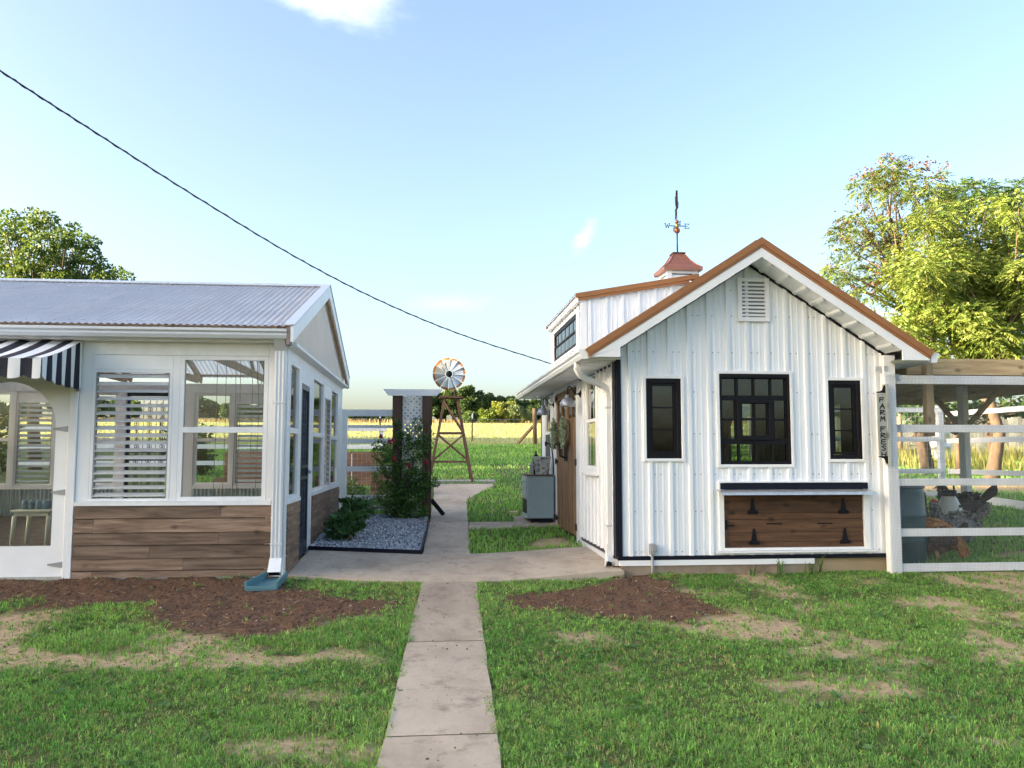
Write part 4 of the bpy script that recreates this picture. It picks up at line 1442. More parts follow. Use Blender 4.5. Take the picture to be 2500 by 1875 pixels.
def panel_wall(parent, wall, u0, u1, zb, zt, openings, rib0, mat='metal_white', sheet=0.9144, extra=(), rib=0.026):
    pitch = 0.2286
    prof = {}
    k0 = int((u0 - rib0) / pitch) - 1
    for k in range(k0, int((u1 - rib0) / pitch) + 2):
        r = rib0 + k * pitch
        for du, d in ((-0.028, 0), (-0.018, -rib), (0.018, -rib), (0.028, 0), (0.068, 0), (0.074, -0.004), (0.088, -0.004), (0.094, 0), (0.134, 0), (0.140, -0.004), (0.154, -0.004), (0.160, 0)):
            u = r + du
            if u0 < u < u1:
                prof[round(u, 4)] = d
    us = sorted(prof)

    def dv(u):
        if u in prof:
            return prof[u]
        lo = max([q for q in us if q < u], default=None)
        hi = min([q for q in us if q > u], default=None)
        if lo is None or hi is None:
            return 0.0
        return prof[lo] + (prof[hi] - prof[lo]) * (u - lo) / (hi - lo)
    cuts = set(us) | {u0, u1} | set(extra)
    for a, b, c, d in openings:
        cuts |= {a, b}
    cuts = sorted(c for c in cuts if u0 <= c <= u1)
    s0 = u0
    while s0 < u1 - 0.02:
        s1 = min(u1, s0 + sheet)
        if u1 - s1 < 0.12:
            s1 = u1
        loc = sorted({c for c in cuts if s0 < c < s1} | {s0, s1})
        mb = MB()
        for a, b in zip(loc[:-1], loc[1:]):
            mid = (a + b) / 2
            segs = [(zb(a), zb(b), zt(a), zt(b))]
            for oa, ob, oz0, oz1 in openings:
                if oa <= mid <= ob:
                    new = []
                    for (p, q, r, s) in segs:
                        if oz1 <= min(p, q) or oz0 >= max(r, s):
                            new.append((p, q, r, s))
                            continue
                        if oz0 > max(p, q):
                            new.append((p, q, oz0, oz0))
                        if oz1 < min(r, s):
                            new.append((oz1, oz1, r, s))
                    segs = new
            for (p, q, r, s) in segs:
                if r - p < 1e-3 and s - q < 1e-3:
                    continue
                mb.add([wall.p(a, dv(a), p), wall.p(b, dv(b), q), wall.p(b, dv(b), s), wall.p(a, dv(a), r)], [(0, 1, 2, 3)])
        mb.build('wall_panel', mat, parent)
        s0 = s1


sf, sw, se, sb = Wall('x', SF, 1), Wall('y', SW, 1), Wall('y', SE, -1), Wall('x', SB_, -1)
WL, WC, WR_, HT = (2.40, 2.80, 1.385, 2.277), (3.243, 4.067, 1.318, 2.338), (4.522, 4.91, 1.377, 2.273), (3.235, 4.93, 0.385, 1.10)
zt_g = lambda u: 3.60 - 0.64 * abs(u - RIDGE)
panel_wall(SH, sf, 2.085, SE, lambda u: 0.315, zt_g, [WL, WC, WR_, HT], 2.216, extra=(RIDGE,))
panel_wall(SH, sb, 2.085, SE, lambda u: 0.33, zt_g, [(3.2, 4.05, 1.3, 2.3)], 2.216, extra=(RIDGE,))
OW = [(10.33, 11.0, 1.258, 2.45), (11.70, 13.58, 0.28, 2.40), (14.26, 14.93, 1.27, 2.455)]
panel_wall(SH, sw, 9.25, SB_, lambda u: 0.31, lambda u: 2.525, OW, 9.40)
panel_wall(SH, se, 9.25, SB_, lambda u: 0.31, lambda u: 2.56, [(10.2, 11.1, 1.3, 2.3), (13.2, 14.1, 1.3, 2.3)], 9.40)
# screw heads in rows across the front panels
scr = MB()
for z in (0.36, 0.80, 1.21, 1.66, 2.13, 2.58, 3.0, 3.3):
    for k in range(14):
        for du in (0.052, 0.118):
            u = 2.216 + 0.2286 * (k - 1) + du
            if not (2.13 < u < 5.08) or z > zt_g(u) - 0.06 or (k + int(z * 10)) % 2 and du > 0.1:
                continue
            if any(o_[0] - 0.06 < u < o_[1] + 0.08 and o_[2] - 0.06 < z < o_[3] + 0.06 for o_ in (WL, WC, WR_, HT)) or (3.43 < u < 3.9 and 2.9 < z < 3.5):
                continue
            scr.box(u - 0.0055, u + 0.0055, SF - 0.007, SF + 0.001, z - 0.0055, z + 0.0055)
stuff(scr.build('panel_screws', 'grey', SH))
# inner lining so the room is a closed dark space
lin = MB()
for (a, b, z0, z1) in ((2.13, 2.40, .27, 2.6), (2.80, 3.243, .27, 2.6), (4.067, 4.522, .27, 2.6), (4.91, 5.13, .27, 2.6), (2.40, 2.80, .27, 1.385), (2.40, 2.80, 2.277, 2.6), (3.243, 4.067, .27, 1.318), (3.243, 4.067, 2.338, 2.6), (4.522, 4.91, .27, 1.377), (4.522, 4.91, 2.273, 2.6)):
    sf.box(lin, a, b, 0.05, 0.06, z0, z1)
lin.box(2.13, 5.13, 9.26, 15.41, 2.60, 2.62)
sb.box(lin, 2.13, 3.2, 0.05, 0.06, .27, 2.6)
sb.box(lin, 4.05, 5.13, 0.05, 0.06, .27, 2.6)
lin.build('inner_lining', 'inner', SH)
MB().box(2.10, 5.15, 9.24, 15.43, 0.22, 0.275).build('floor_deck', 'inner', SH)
for x in (2.9, 3.7, 4.5):
    MB().bar((x, 9.9, 2.50), (x, 15.2, 2.50), 0.06, 0.14).build('joist', 'truss', SH)
MB().bar((3.55, 10.3, 1.2), (3.95, 10.3, 2.55), 0.05, 0.09).build('brace', 'truss', SH)
MB().box(3.4, 5.1, 13.2, 13.7, 1.1, 1.16).build('inner_shelf', 'truss', SH)
# base
MB().box(2.12, 4.30, SF - 0.012, SF + 0.2, -0.1, 0.212).build('foundation', 'foundation', SH)
MB().box(4.303, SE - 0.01, SF + 0.012, SF + 0.06, 0.0, 0.268).build('base_board', pm('tan_plywood', (0.36, 0.27, 0.16), 0.15, 5, 0.8, stretch=(0.3, 1, 1)), SH)
MB().box(2.14, SE - 0.02, SF + 0.2, SB_ - 0.02, -0.05, 0.21).build('foundation', 'foundation', SH)
wb(sf, 'base_trim', 'white', SH, (2.085, 4.30, -0.03, 0.03, 0.213, 0.272))
wb(sf, 'base_strip', 'navy', SH, (2.065, SE, -0.034, 0.02, 0.273, 0.316), bevel=0.003)
wb(sw, 'base_trim', 'white', SH, (9.30, 11.44, -0.03, 0.03, 0.20, 0.272))
wb(sw, 'base_strip', pm('strip_brown', (0.05, 0.035, 0.04), 0.2, 5, 0.6), SH, (9.30, 11.44, -0.012, 0.02, 0.274, 0.309))
# corner trims
wb(sf, 'corner_trim', 'navy', SH, (2.066, 2.115, -0.026, 0.01, 0.318, 2.60))
wb(sw, 'corner_trim', 'navy', SH, (9.218, 9.36, -0.026, 0.01, 0.318, 2.50))
wb(sf, 'corner_trim', 'white', SH, (5.10, 5.165, -0.022, 0.012, 0.318, 2.575))
wb(sf, 'corner_trim', 'navy', SH, (5.166, 5.185, -0.02, 0.05, 0.318, 2.56))
wb(sw, 'corner_trim', 'navy', SH, (15.40, 15.49, -0.026, 0.01, 0.318, 2.50))


# windows of the front
def trimframe(parent, wall, o, w, d, mat, name='window_trim'):
    a, b, z0, z1 = o
    return wb(wall, name, mat, parent, (a - w, a, -d, 0.012, z0 - w, z1 + w), (b, b + w, -d, 0.012, z0 - w, z1 + w), (a, b, -d, 0.012, z1, z1 + w), (a, b, -d, 0.012, z0 - w, z0), bevel=0.003)


for o_ in (WL, WR_):
    t = trimframe(SH, sf, o_, 0.035, 0.032, 'white')
    a, b, z0, z1 = o_
    fr = wb(sf, 'window', 'black', SH, (a, a + 0.05, -0.02, 0.06, z0, z1), (b - 0.05, b, -0.02, 0.06, z0, z1), (a + 0.05, b - 0.05, -0.02, 0.06, z0, z0 + 0.05), (a + 0.05, b - 0.05, -0.02, 0.06, z1 - 0.05, z1), bevel=0.004)
    a2, b2, y0, y1 = a + 0.052, b - 0.052, z0 + 0.052, z1 - 0.052
    wb(sf, 'casement_frame', 'black', fr, (a2, a2 + 0.028, 0.0, 0.05, y0, y1), (b2 - 0.028, b2, 0.0, 0.05, y0, y1), (a2 + 0.028, b2 - 0.028, 0.0, 0.05, y0, y0 + 0.028), (a2 + 0.028, b2 - 0.028, 0.0, 0.05, y1 - 0.028, y1))
    h = (y1 - y0 - 0.056) / 3
    for i in range(3):
        zz = y0 + 0.028 + h * i
        if i:
            wb(sf, 'muntin', 'black', fr, (a2 + 0.028, b2 - 0.028, 0.008, 0.034, zz - 0.008, zz + 0.008))
        wb(sf, 'pane', 'glass_dark', fr, (a2 + 0.028, b2 - 0.028, 0.024, 0.028, zz + (0.008 if i else 0), zz + h - (0.008 if i < 2 else 0)))
trimframe(SH, sf, WC, 0.035, 0.032, 'white')


def cxy(px, py):
    return 3.243 + (px - 697) * 0.001877, 2.338 - (py - 285) * 0.0018


panes = [(718, 805, 315, 420), (818, 912, 315, 420), (922, 1018, 315, 420), (1028, 1112, 315, 420),
         (718, 798, 450, 565), (718, 798, 578, 692), (1042, 1114, 450, 565), (1042, 1114, 578, 692),
         (842, 914, 472, 562), (924, 998, 472, 562), (842, 914, 576, 672), (924, 998, 576, 672),
         (720, 812, 727, 832), (824, 916, 727, 832), (928, 1022, 727, 832), (1034, 1114, 727, 832)]
xsC = sorted({697, 1135} | {p[0] for p in panes} | {p[1] for p in panes})
zsC = sorted({285, 850} | {p[2] for p in panes} | {p[3] for p in panes})
fmb, smb = MB(), MB()
for xa, xb in zip(xsC[:-1], xsC[1:]):
    run = []
    for za_, zb_ in zip(zsC[:-1], zsC[1:]):
        inside = any(p[0] <= xa and xb <= p[1] and p[2] <= za_ and zb_ <= p[3] for p in panes)
        if not inside:
            if run and run[-1][1] == za_:
                run[-1][1] = zb_
            else:
                run.append([za_, zb_])
    for za_, zb_ in run:
        u0_, t0 = cxy(xa, za_)
        u1_, t1 = cxy(xb, zb_)
        sf.box(fmb, u0_, u1_, 0.0, 0.05, t1, t0)
wc = fmb.build('window', 'black', SH)
a, b, z0, z1 = WC
wb(sf, 'outer_frame', 'black', wc, (a, a + 0.028, -0.024, -0.001, z0, z1), (b - 0.028, b, -0.024, -0.001, z0, z1), (a + 0.028, b - 0.028, -0.024, -0.001, z0, z0 + 0.03), (a + 0.028, b - 0.028, -0.024, -0.001, z1 - 0.045, z1), bevel=0.003)
q0, q1 = cxy(806, 700), cxy(1034, 452)
wb(sf, 'casement_frame', 'black', wc, (q0[0], q0[0] + 0.055, -0.02, -0.001, q0[1], q1[1]), (q1[0] - 0.055, q1[0], -0.02, -0.001, q0[1], q1[1]), (q0[0] + 0.055, q1[0] - 0.055, -0.02, -0.001, q0[1], q0[1] + 0.04), (q0[0] + 0.055, q1[0] - 0.055, -0.02, -0.001, q1[1] - 0.03, q1[1]), bevel=0.003)
for p in panes:
    a_, t1 = cxy(p[0], p[2])
    b_2, t0 = cxy(p[1], p[3])
    wb(sf, 'pane', 'glass_dark', wc, (a_, b_2, 0.026, 0.030, t0, t1))

# serving hatch
a, b, z0, z1 = 3.27, 4.895, 0.394, 1.04
wb(sf, 'hatch_trim', 'white', SH, (a - 0.06, a, -0.034, 0.012, z0 - 0.03, 1.135), (b, b + 0.07, -0.034, 0.012, z0 - 0.03, 1.135), (a, b, -0.034, 0.012, z0 - 0.03, z0), (a, b, -0.034, 0.012, 1.113, 1.135), bevel=0.003)
MB().box(3.16, 5.02, SF - 0.065, SF - 0.035, 0.342, 0.362).build('hatch_sill', 'white', SH)
hs = wb(sf, 'hatch', 'black', SH, (a, b, 0.02, 0.03, z0, 1.11))
zz = [0.394, 0.455, 0.565, 0.705, 0.775, 0.92, 1.035]
for i in range(6):
    w0, w1 = zz[i], zz[i + 1]
    g = 0.004 if i == 3 else 0.0015
    js = [a, b] if i % 2 else [a, rnd.uniform(a + 0.5, b - 0.5), b]
    wb(sf, 'plank', 'hatch', hs, (a + 0.045, b - 0.004, -0.012 + 0.003 * (i % 2), 0.018, w0 + g, w1 - 0.0015))
wb(sf, 'plank', 'hatch', hs, (a + 0.002, a + 0.042, -0.018, 0.018, z0 + 0.004, 1.03))
for hx, hz in ((3.60, 0.79), (4.66, 0.79), (3.61, 0.455), (4.67, 0.455)):
    mb = MB()
    mb.prism([(hx - 0.058, hz - 0.025), (hx + 0.058, hz - 0.025), (hx + 0.058, hz + 0.012), (hx + 0.030, hz + 0.020), (hx + 0.010, hz + 0.15), (hx - 0.010, hz + 0.15), (hx - 0.030, hz + 0.020), (hx - 0.058, hz + 0.012)], SF - 0.024, SF - 0.014, 'y')
    mb.tube([(hx - 0.06, SF - 0.025, hz - 0.006), (hx + 0.06, SF - 0.025, hz - 0.006)], 0.010, 8)
    mb.build('strap_hinge', 'black', hs)
for hx in (3.85, 4.44):
    wb(sf, 'hand_slot', 'black', hs, (hx - 0.09, hx + 0.09, -0.016, -0.012, 0.65, 0.664))
mb = MB().box(3.262, 3.30, SF - 0.03, SF - 0.018, 0.60, 0.70)
mb.tube([(3.28, SF - 0.035, 0.64), (3.38, SF - 0.035, 0.645)], 0.009, 6)
mb.build('latch', 'black', hs)
wb(sf, 'hatch_header', 'navy', SH, (3.228, 4.949, -0.045, 0.012, 1.042, 1.112), bevel=0.003)
MB().prism([(SF - 0.012, 1.042), (SF - 0.20, 1.012), (SF - 0.205, 0.985), (SF - 0.20, 0.985), (SF - 0.195, 1.007), (SF - 0.012, 1.036)], 3.19, 4.965, 'x').build('drip_shelf', 'galv', SH)
# outlet box with conduit
ob = MB().box(2.41, 2.47, SF - 0.085, SF - 0.02, 0.335, 0.455).build('outlet_box', 'grey', SH, bevel=0.006)
MB().box(2.425, 2.485, SF - 0.10, SF - 0.086, 0.37, 0.445).build('cover', 'grey', ob, bevel=0.006)
MB().tube([(2.44, SF - 0.05, 0.336), (2.44, SF - 0.05, 0.02)], 0.014, 10).build('conduit', 'grey', ob, True)
# gable vent
va, vb, vz0, vz1 = 3.475, 3.85, 2.935, 3.435
vt = wb(sf, 'gable_vent', 'white', SH, (va, va + 0.05, -0.05, 0.01, vz0, vz1), (vb - 0.05, vb, -0.05, 0.01, vz0, vz1), (va + 0.05, vb - 0.05, -0.05, 0.01, vz0, vz0 + 0.05), (va + 0.05, vb - 0.05, -0.05, 0.01, vz1 - 0.04, vz1), bevel=0.004)
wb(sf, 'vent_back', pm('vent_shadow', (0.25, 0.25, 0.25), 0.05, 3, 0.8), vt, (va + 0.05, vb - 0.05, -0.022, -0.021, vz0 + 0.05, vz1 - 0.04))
for i in range(9):
    zc = vz0 + 0.075 + i * 0.0435
    MB().bar((va + 0.05, SF - 0.036, zc), (vb - 0.05, SF - 0.036, zc), 0.036, 0.005, (0, -0.8, 0.75)).build('slat', 'white', vt)

# main roof
YF, YB = 8.807, 15.86
for (x0, x1, ya, yb, nm) in ((1.645, RIDGE, YF + 0.02, 11.20, 0), (1.645, RIDGE, 14.03, YB, 0), (1.645, 2.07, 11.20, 14.03, 0), (RIDGE, 5.58, YF + 0.02, YB, 0)):
    MB().prism([(x0, zr(x0) - 0.02), (x0, zr(x0)), (x1, zr(x1)), (x1, zr(x1) - 0.02)], ya, yb, 'y').build('roof_sheet', 'roof_steel', SH)
for s in (-1, 1):
    xe = 1.645 if s < 0 else 5.58
    zz1 = lambda x, d: zr(x) - d
    MB().prism([(xe, zr(xe) + 0.008), (RIDGE, zr(RIDGE) + 0.008), (RIDGE, zr(RIDGE) - 0.072), (xe + 0.04 * -s * 1, zr(xe + 0.04 * -s) - 0.072)], YF - 0.012, YF + 0.018, 'y').build('rake_trim', 'copper', SH)
    MB().prism([(xe + 0.04 * -s, zr(xe + 0.04 * -s) - 0.072), (RIDGE, zr(RIDGE) - 0.072), (RIDGE, zr(RIDGE) - 0.108), (xe + 0.055 * -s, zr(xe + 0.055 * -s) - 0.108)], YF - 0.002, YF + 0.018, 'y').build('rake_trim_fold', 'copper', SH)
    MB().prism([(xe, zr(xe) + 0.009), (RIDGE, zr(RIDGE) + 0.009), (RIDGE, zr(RIDGE) + 0.002), (xe, zr(xe) + 0.002)], YF - 0.010, YF + 0.14, 'y').build('rake_cap', 'copper', SH)
    xw = 2.03 if s < 0 else 5.22
    fb = lambda x: zr(x) - 0.212
    MB().prism([(xe + 0.05 * -s, zr(xe + 0.05 * -s) - 0.109), (RIDGE, zr(RIDGE) - 0.109), (RIDGE, fb(RIDGE)), (xw, fb(xw)), (xw, 2.472), (xe + 0.05 * -s, 2.472)], YF + 0.004, YF + 0.03, 'y').build('rake_fascia', 'white', SH)
    # soffit under the rake, ribbed
    k = 8
    xa = xw
    vs, fs = [], []
    u = 0.0
    L = abs(RIDGE - xw)
    prof = []
    while u < L:
        for du, dz in ((0, 0), (0.07, 0), (0.085, -0.016), (0.115, -0.016), (0.13, 0)):
            if u + du < L:
                prof.append((u + du, dz))
        u += 0.195
    prof.append((L, 0))
    for uu, dz in prof:
        x = xw - s * uu
        vs += [(x, YF + 0.031, fb(x) + 0.008 + dz), (x, SF - 0.001, fb(x) + 0.008 + dz)]
    for i in range(len(prof) - 1):
        fs.append((2 * i, 2 * i + 1, 2 * i + 3, 2 * i + 2))
    MB().add(vs, fs).build('rake_soffit', 'metal_white', SH)
    MB().prism([(xw, fb(xw) - 0.02), (RIDGE, fb(RIDGE) - 0.02), (RIDGE, fb(RIDGE) + 0.006), (xw, fb(xw) + 0.006)], SF - 0.03, SF - 0.004, 'y').build('wall_head_trim', 'navy', SH)
MB().prism([(RIDGE - 0.14, zr(RIDGE - 0.14) + 0.012), (RIDGE, zr(RIDGE) + 0.018), (RIDGE + 0.14, zr(RIDGE + 0.14) + 0.012), (RIDGE + 0.14, zr(RIDGE + 0.14) + 0.003), (RIDGE, zr(RIDGE) + 0.006), (RIDGE - 0.14, zr(RIDGE - 0.14) + 0.003)], YF + 0.15, 11.2, 'y').build('ridge_cap', 'copper', SH)
# eave soffits, fascias and gutters
for s, x0, x1, xg in ((-1, 1.70, 2.075, 1.605), (1, 5.178, 5.535, 5.635)):
    vs, fs = [], []
    prof = []
    y = YF + 0.032
    while y < 15.5:
        for dy, dz in ((0, 0), (0.14, 0), (0.155, -0.016), (0.185, -0.016), (0.2, 0)):
            prof.append((y + dy, dz))
        y += 0.2286
    for yy, dz in prof:
        vs += [(x0, yy, 2.482 + dz), (x1, yy, 2.482 + dz)]
    for i in range(len(prof) - 1):
        fs.append((2 * i, 2 * i + 1, 2 * i + 3, 2 * i + 2))
    MB().add(vs, fs).build('eave_soffit', 'metal_white', SH)
    xf = x0 if s < 0 else x1
    MB().box(min(xf, xf + s * 0.02), max(xf, xf + s * 0.02), YF + 0.035, YB, 2.46, 2.565).build('eave_fascia', 'white', SH)
    q = lambda d: xf + s * (0.022 + d)
    gp = [(q(0), 2.45), (q(0.062), 2.45), (q(0.078), 2.49), (q(0.075), 2.51), (q(0.095), 2.53), (q(0.095), 2.553), (q(0.09), 2.553), (q(0.09), 2.533), (q(0.07), 2.512), (q(0.072), 2.492), (q(0.058), 2.456), (q(0.005), 2.456), (q(0.005), 2.553), (q(0), 2.553)]
    gt = MB().prism(gp, YF + 0.03, YB - 0.3, 'y').build('gutter', 'gutter', SH)
    MB().prism([(q(0), 2.449), (q(0.063), 2.449), (q(0.079), 2.49), (q(0.076), 2.51), (q(0.096), 2.53), (q(0.096), 2.555), (q(0), 2.555)], YF + 0.018, YF + 0.029, 'y').build('end_cap', 'white', gt)
wb(sw, 'wall_head_trim', 'navy', SH, (9.22, 15.46, -0.02, 0.0, 2.44, 2.465))
# downspout with the double bend
px = [(1.645, 9.30, 2.46), (1.645, 9.30, 2.41), (1.655, 9.31, 2.37), (1.69, 9.34, 2.32), (1.76, 9.38, 2.285), (1.86, 9.42, 2.25), (1.94, 9.44, 2.225), (1.99, 9.445, 2.19), (2.018, 9.445, 2.13), (2.02, 9.445, 2.06), (2.02, 9.445, 0.42)]
ds = MB()


def rect_sweep(pts, w, h, mb):
    rings = []
    for i, p in enumerate(pts):
        a = Vector(pts[max(0, i - 1)])
        b = Vector(pts[min(len(pts) - 1, i + 1)])
        d = (b - a).normalized()
        s = Vector((0, 1, 0))
        s = (s - d * s.dot(d)).normalized()
        t = d.cross(s)
        p = Vector(p)
        rings.append([p - s * w / 2 - t * h / 2, p + s * w / 2 - t * h / 2, p + s * w / 2 + t * h / 2, p - s * w / 2 + t * h / 2])
    vs = [v for r in rings for v in r]
    fs = []
    for i in range(len(rings) - 1):
        for k in range(4):
            fs.append((4 * i + k, 4 * i + (k + 1) % 4, 4 * i + 4 + (k + 1) % 4, 4 * i + 4 + k))
    mb.add(vs, fs)


rect_sweep(px, 0.085, 0.062, ds)
ds = ds.build('downspout', 'white', SH, bevel=0.012)
for i in range(1, 9):
    p0, p1 = Vector(px[i]), Vector(px[i + 1])
    for t in (0.2, 0.6):
        p = p0.lerp(p1, t)
        d = (p1 - p0).normalized()
        t_ = d.cross(Vector((0, 1, 0)))
        if i in (1, 2, 3, 4, 6, 7, 8):
            rib_ = MB()
            rect_sweep([p - d * 0.006, p + d * 0.006], 0.091, 0.068, rib_)
            rib_.build('elbow_crimp', 'white', ds)
for z in (1.95, 0.62):
    MB().box(1.985, 2.055, 9.397, 9.493, z, z + 0.022).build('band', 'gutter', ds)
el = MB()
rect_sweep([(2.02, 9.445, 0.43), (2.02, 9.44, 0.34), (2.01, 9.40, 0.27), (1.99, 9.30, 0.21)], 0.092, 0.07, el)
el.build('outlet_elbow', 'white', ds)
MB().add([(1.958, 9.302, 0.20), (2.022, 9.296, 0.20), (2.022, 9.296, 0.255), (1.958, 9.302, 0.255)], [(0, 1, 2, 3)]).build('outlet_mouth', 'black', ds)

# west wall: window, double door, far window
w1 = sash(SH, sw, 10.33, 11.0, 1.258, 2.45, (1.86,), 0.03, -0.014, 0.008, 'white', 'glass_dark', verts=(10.55, 10.78), mw=0.04)
trimframe(SH, sw, (10.33, 11.0, 1.258, 2.45), 0.09, 0.03, 'white')
wb(sw, 'window_sill', 'white', SH, (10.2, 11.13, -0.07, -0.031, 1.165, 1.19))
w2 = sash(SH, sw, 14.26, 14.93, 1.27, 2.455, (1.80,), 0.03, -0.014, 0.008, 'white', 'glass', mw=0.05)
wb(sw, 'screen', 'mesh_dark', w2, (14.29, 14.90, -0.020, -0.017, 1.30, 1.775))
trimframe(SH, sw, (14.26, 14.93, 1.27, 2.455), 0.07, 0.03, 'white')
wb(sw, 'door_frame', 'white', SH, (11.48, 11.70, -0.035, 0.05, 0.20, 2.47), (13.58, 13.80, -0.035, 0.05, 0.25, 2.47), (11.70, 13.58, -0.035, 0.05, 2.402, 2.47), bevel=0.004)
for (a, b, hs_) in ((11.705, 12.635, 1), (12.645, 13.575, -1)):
    dr = wb(sw, 'door', 'doorwood', SH, (a, b, 0.012, 0.02, 0.30, 1.96), (a, a + 0.06, 0.012, 0.02, 1.96, 2.30), (a, b, 0.012, 0.03, 2.30, 2.395))
    k = 5
    for i in range(k):
        u0, u1 = a + (b - a) * i / k, a + (b - a) * (i + 1) / k
        wb(sw, 'plank', 'doorwood', dr, (u0 + 0.002, u1 - 0.002, -0.018 + 0.003 * (i % 2), 0.011, 0.285 + 0.004 * (i % 3), 1.965))
    wb(sw, 'top_rail', 'doorwood', dr, (a, b, -0.02, 0.011, 2.285, 2.395))
    wbs(sw, 'stile', 'doorwood', dr, (a, a + 0.09, -0.017, 0.02, 1.967, 2.283), (b - 0.09, b, -0.017, 0.02, 1.967, 2.283), ((a + b) / 2 - 0.035, (a + b) / 2 + 0.035, -0.017, 0.02, 1.967, 2.283))
    for (c, d_) in ((a + 0.09, (a + b) / 2 - 0.035), ((a + b) / 2 + 0.035, b - 0.09)):
        wb(sw, 'pane', 'glass_dark', dr, (c, d_, 0.0, 0.004, 1.967, 2.283))
    uh = a if hs_ > 0 else b
    for z in (2.33, 1.32, 0.42):
        mb = MB()
        sw.box(mb, uh - 0.05, uh + 0.05, -0.046, -0.036, z - 0.045, z + 0.045)
        sw.box(mb, min(uh, uh + hs_ * 0.13), max(uh, uh + hs_ * 0.13), -0.034, -0.022, z - 0.014, z + 0.014)
        mb.build('hinge', 'black', dr)
    ue = b - 0.09 if hs_ > 0 else a + 0.09
    mb = MB()
    sw.box(mb, ue - 0.03, ue + 0.03, -0.035, -0.021, 1.33, 1.66)
    mb.tube([sw.p(ue, -0.035, 1.38), sw.p(ue, -0.10, 1.40), sw.p(ue, -0.10, 1.59), sw.p(ue, -0.035, 1.61)], 0.012, 8)
    mb.build('handle', 'black', dr)

# dormer
DY0, DY1, DXF = 11.22, 14.01, 2.055


def zd(x):
    return 3.60 + 0.178 * (x - 2.07)


dm = panel_wall(SH, Wall('x', DY0, 1), DXF, 3.56, lambda u: zr(u) - 0.01, lambda u: max(zd(u) - 0.06, zr(u) - 0.01), [], 2.16)
panel_wall(SH, Wall('x', DY1, -1), DXF, 3.56, lambda u: zr(u) - 0.01, lambda u: max(zd(u) - 0.06, zr(u) - 0.01), [], 2.16)
wd = Wall('y', DXF, 1)
panel_wall(SH, wd, DY0, DY1, lambda u: 2.77, lambda u: zd(DXF) - 0.03, [(11.53, 13.68, 2.945, 3.405)], DY0 + 0.03)
sash(SH, wd, 11.53, 13.68, 2.945, 3.405, (3.17,), 0.05, -0.012, 0.008, 'black', 'glass', verts=(11.89, 12.25, 12.605, 12.96, 13.32), mw=0.024, name='dormer_window')
trimframe(SH, wd, (11.53, 13.68, 2.945, 3.405), 0.045, 0.028, 'white')
wbs(wd, 'dormer_corner', 'white', SH, (DY0 - 0.024, DY0 + 0.05, -0.026, 0.0, 2.80, 3.545), (DY1 - 0.05, DY1 + 0.024, -0.026, 0.0, 2.80, 3.545))
wb(Wall('x', DY0, 1), 'dormer_corner', 'white', SH, (DXF, DXF + 0.06, -0.024, 0.0, 2.84, 3.54))
MB().prism([(1.96, zd(1.96)), (1.96, zd(1.96) + 0.018), (RIDGE, zd(RIDGE) + 0.018), (RIDGE, zd(RIDGE))], DY0 - 0.06, DY1 + 0.06, 'y').build('dormer_roof', 'roof_steel', SH)
mb = MB()
yy = DY0 - 0.02
while yy < DY1:
    mb.prism([(1.955, zd(1.955) + 0.018), (1.955, zd(1.955) + 0.036), (RIDGE, zd(RIDGE) + 0.036), (RIDGE, zd(RIDGE) + 0.018)], yy, yy + 0.05, 'y')
    yy += 0.2286
mb.build('dormer_roof_rib', 'roof_steel', SH)
MB().box(1.985, 2.03, DY0 - 0.05, DY1 + 0.05, zd(2) - 0.085, zd(2) - 0.006).build('dormer_fascia', 'white', SH)
for yy in (DY0 - 0.075, DY1 + 0.05):
    MB().prism([(1.96, zd(1.96) + 0.03), (RIDGE + 0.06, zd(RIDGE + 0.06) + 0.03), (RIDGE + 0.06, zd(RIDGE + 0.06) - 0.035), (1.96, zd(1.96) - 0.035)], yy, yy + 0.022, 'y').build('dormer_rake', 'copper', SH)
    MB().prism([(2.0, zd(2.0) - 0.036), (3.55, zd(3.55) - 0.036), (3.55, zd(3.55) - 0.075), (2.0, zd(2.0) - 0.075)], yy + 0.012, yy + 0.03, 'y').build('dormer_rake_fold', 'copper', SH)
MB().bar((3.55, DY0 - 0.03, 3.855), (3.75, DY0 - 0.03, 3.80), 0.05, 0.03).build('dormer_ridge_flashing', 'copper', SH)

# cupola
CU = thing('cupola', 'small white louvred cupola with flared copper roof on the shed ridge', 'cupola', (RIDGE, 11.95, 3.80))
hb = 0.228
cx_, cy_ = RIDGE, 11.95
for sx in (-1, 1):
    for sy in (-1, 1):
        MB().box(min(cx_ + sx * hb, cx_ + sx * (hb - 0.07)), max(cx_ + sx * hb, cx_ + sx * (hb - 0.07)), min(cy_ + sy * hb, cy_ + sy * (hb - 0.07)), max(cy_ + sy * hb, cy_ + sy * (hb - 0.07)), 3.66, 4.10).build('corner_post', 'white', CU)
MB().box(cx_ - hb + 0.05, cx_ + hb - 0.05, cy_ - hb + 0.05, cy_ + hb - 0.05, 3.66, 4.10).build('core', 'black', CU)
MB().box(cx_ - hb + 0.002, cx_ + hb - 0.002, cy_ - hb + 0.002, cy_ + hb - 0.002, 4.045, 4.11).build('frieze', 'white', CU)
for sgn, ax in ((-1, 'y'), (1, 'y'), (-1, 'x'), (1, 'x')):
    for i in range(5):
        zc = 3.74 + i * 0.066
        e = hb - 0.07
        if ax == 'y':
            MB().bar((cx_ - e, cy_ + sgn * (hb - 0.022), zc), (cx_ + e, cy_ + sgn * (hb - 0.022), zc), 0.052, 0.010, (0, -sgn * -1 * 0.9, 0.5)).build('slat', 'white', CU)
        else:
            MB().bar((cx_ + sgn * (hb - 0.022), cy_ - e, zc), (cx_ + sgn * (hb - 0.022), cy_ + e, zc), 0.052, 0.010, (sgn * 0.9, 0, 0.5)).build('slat', 'white', CU)
vs, fs = [], []
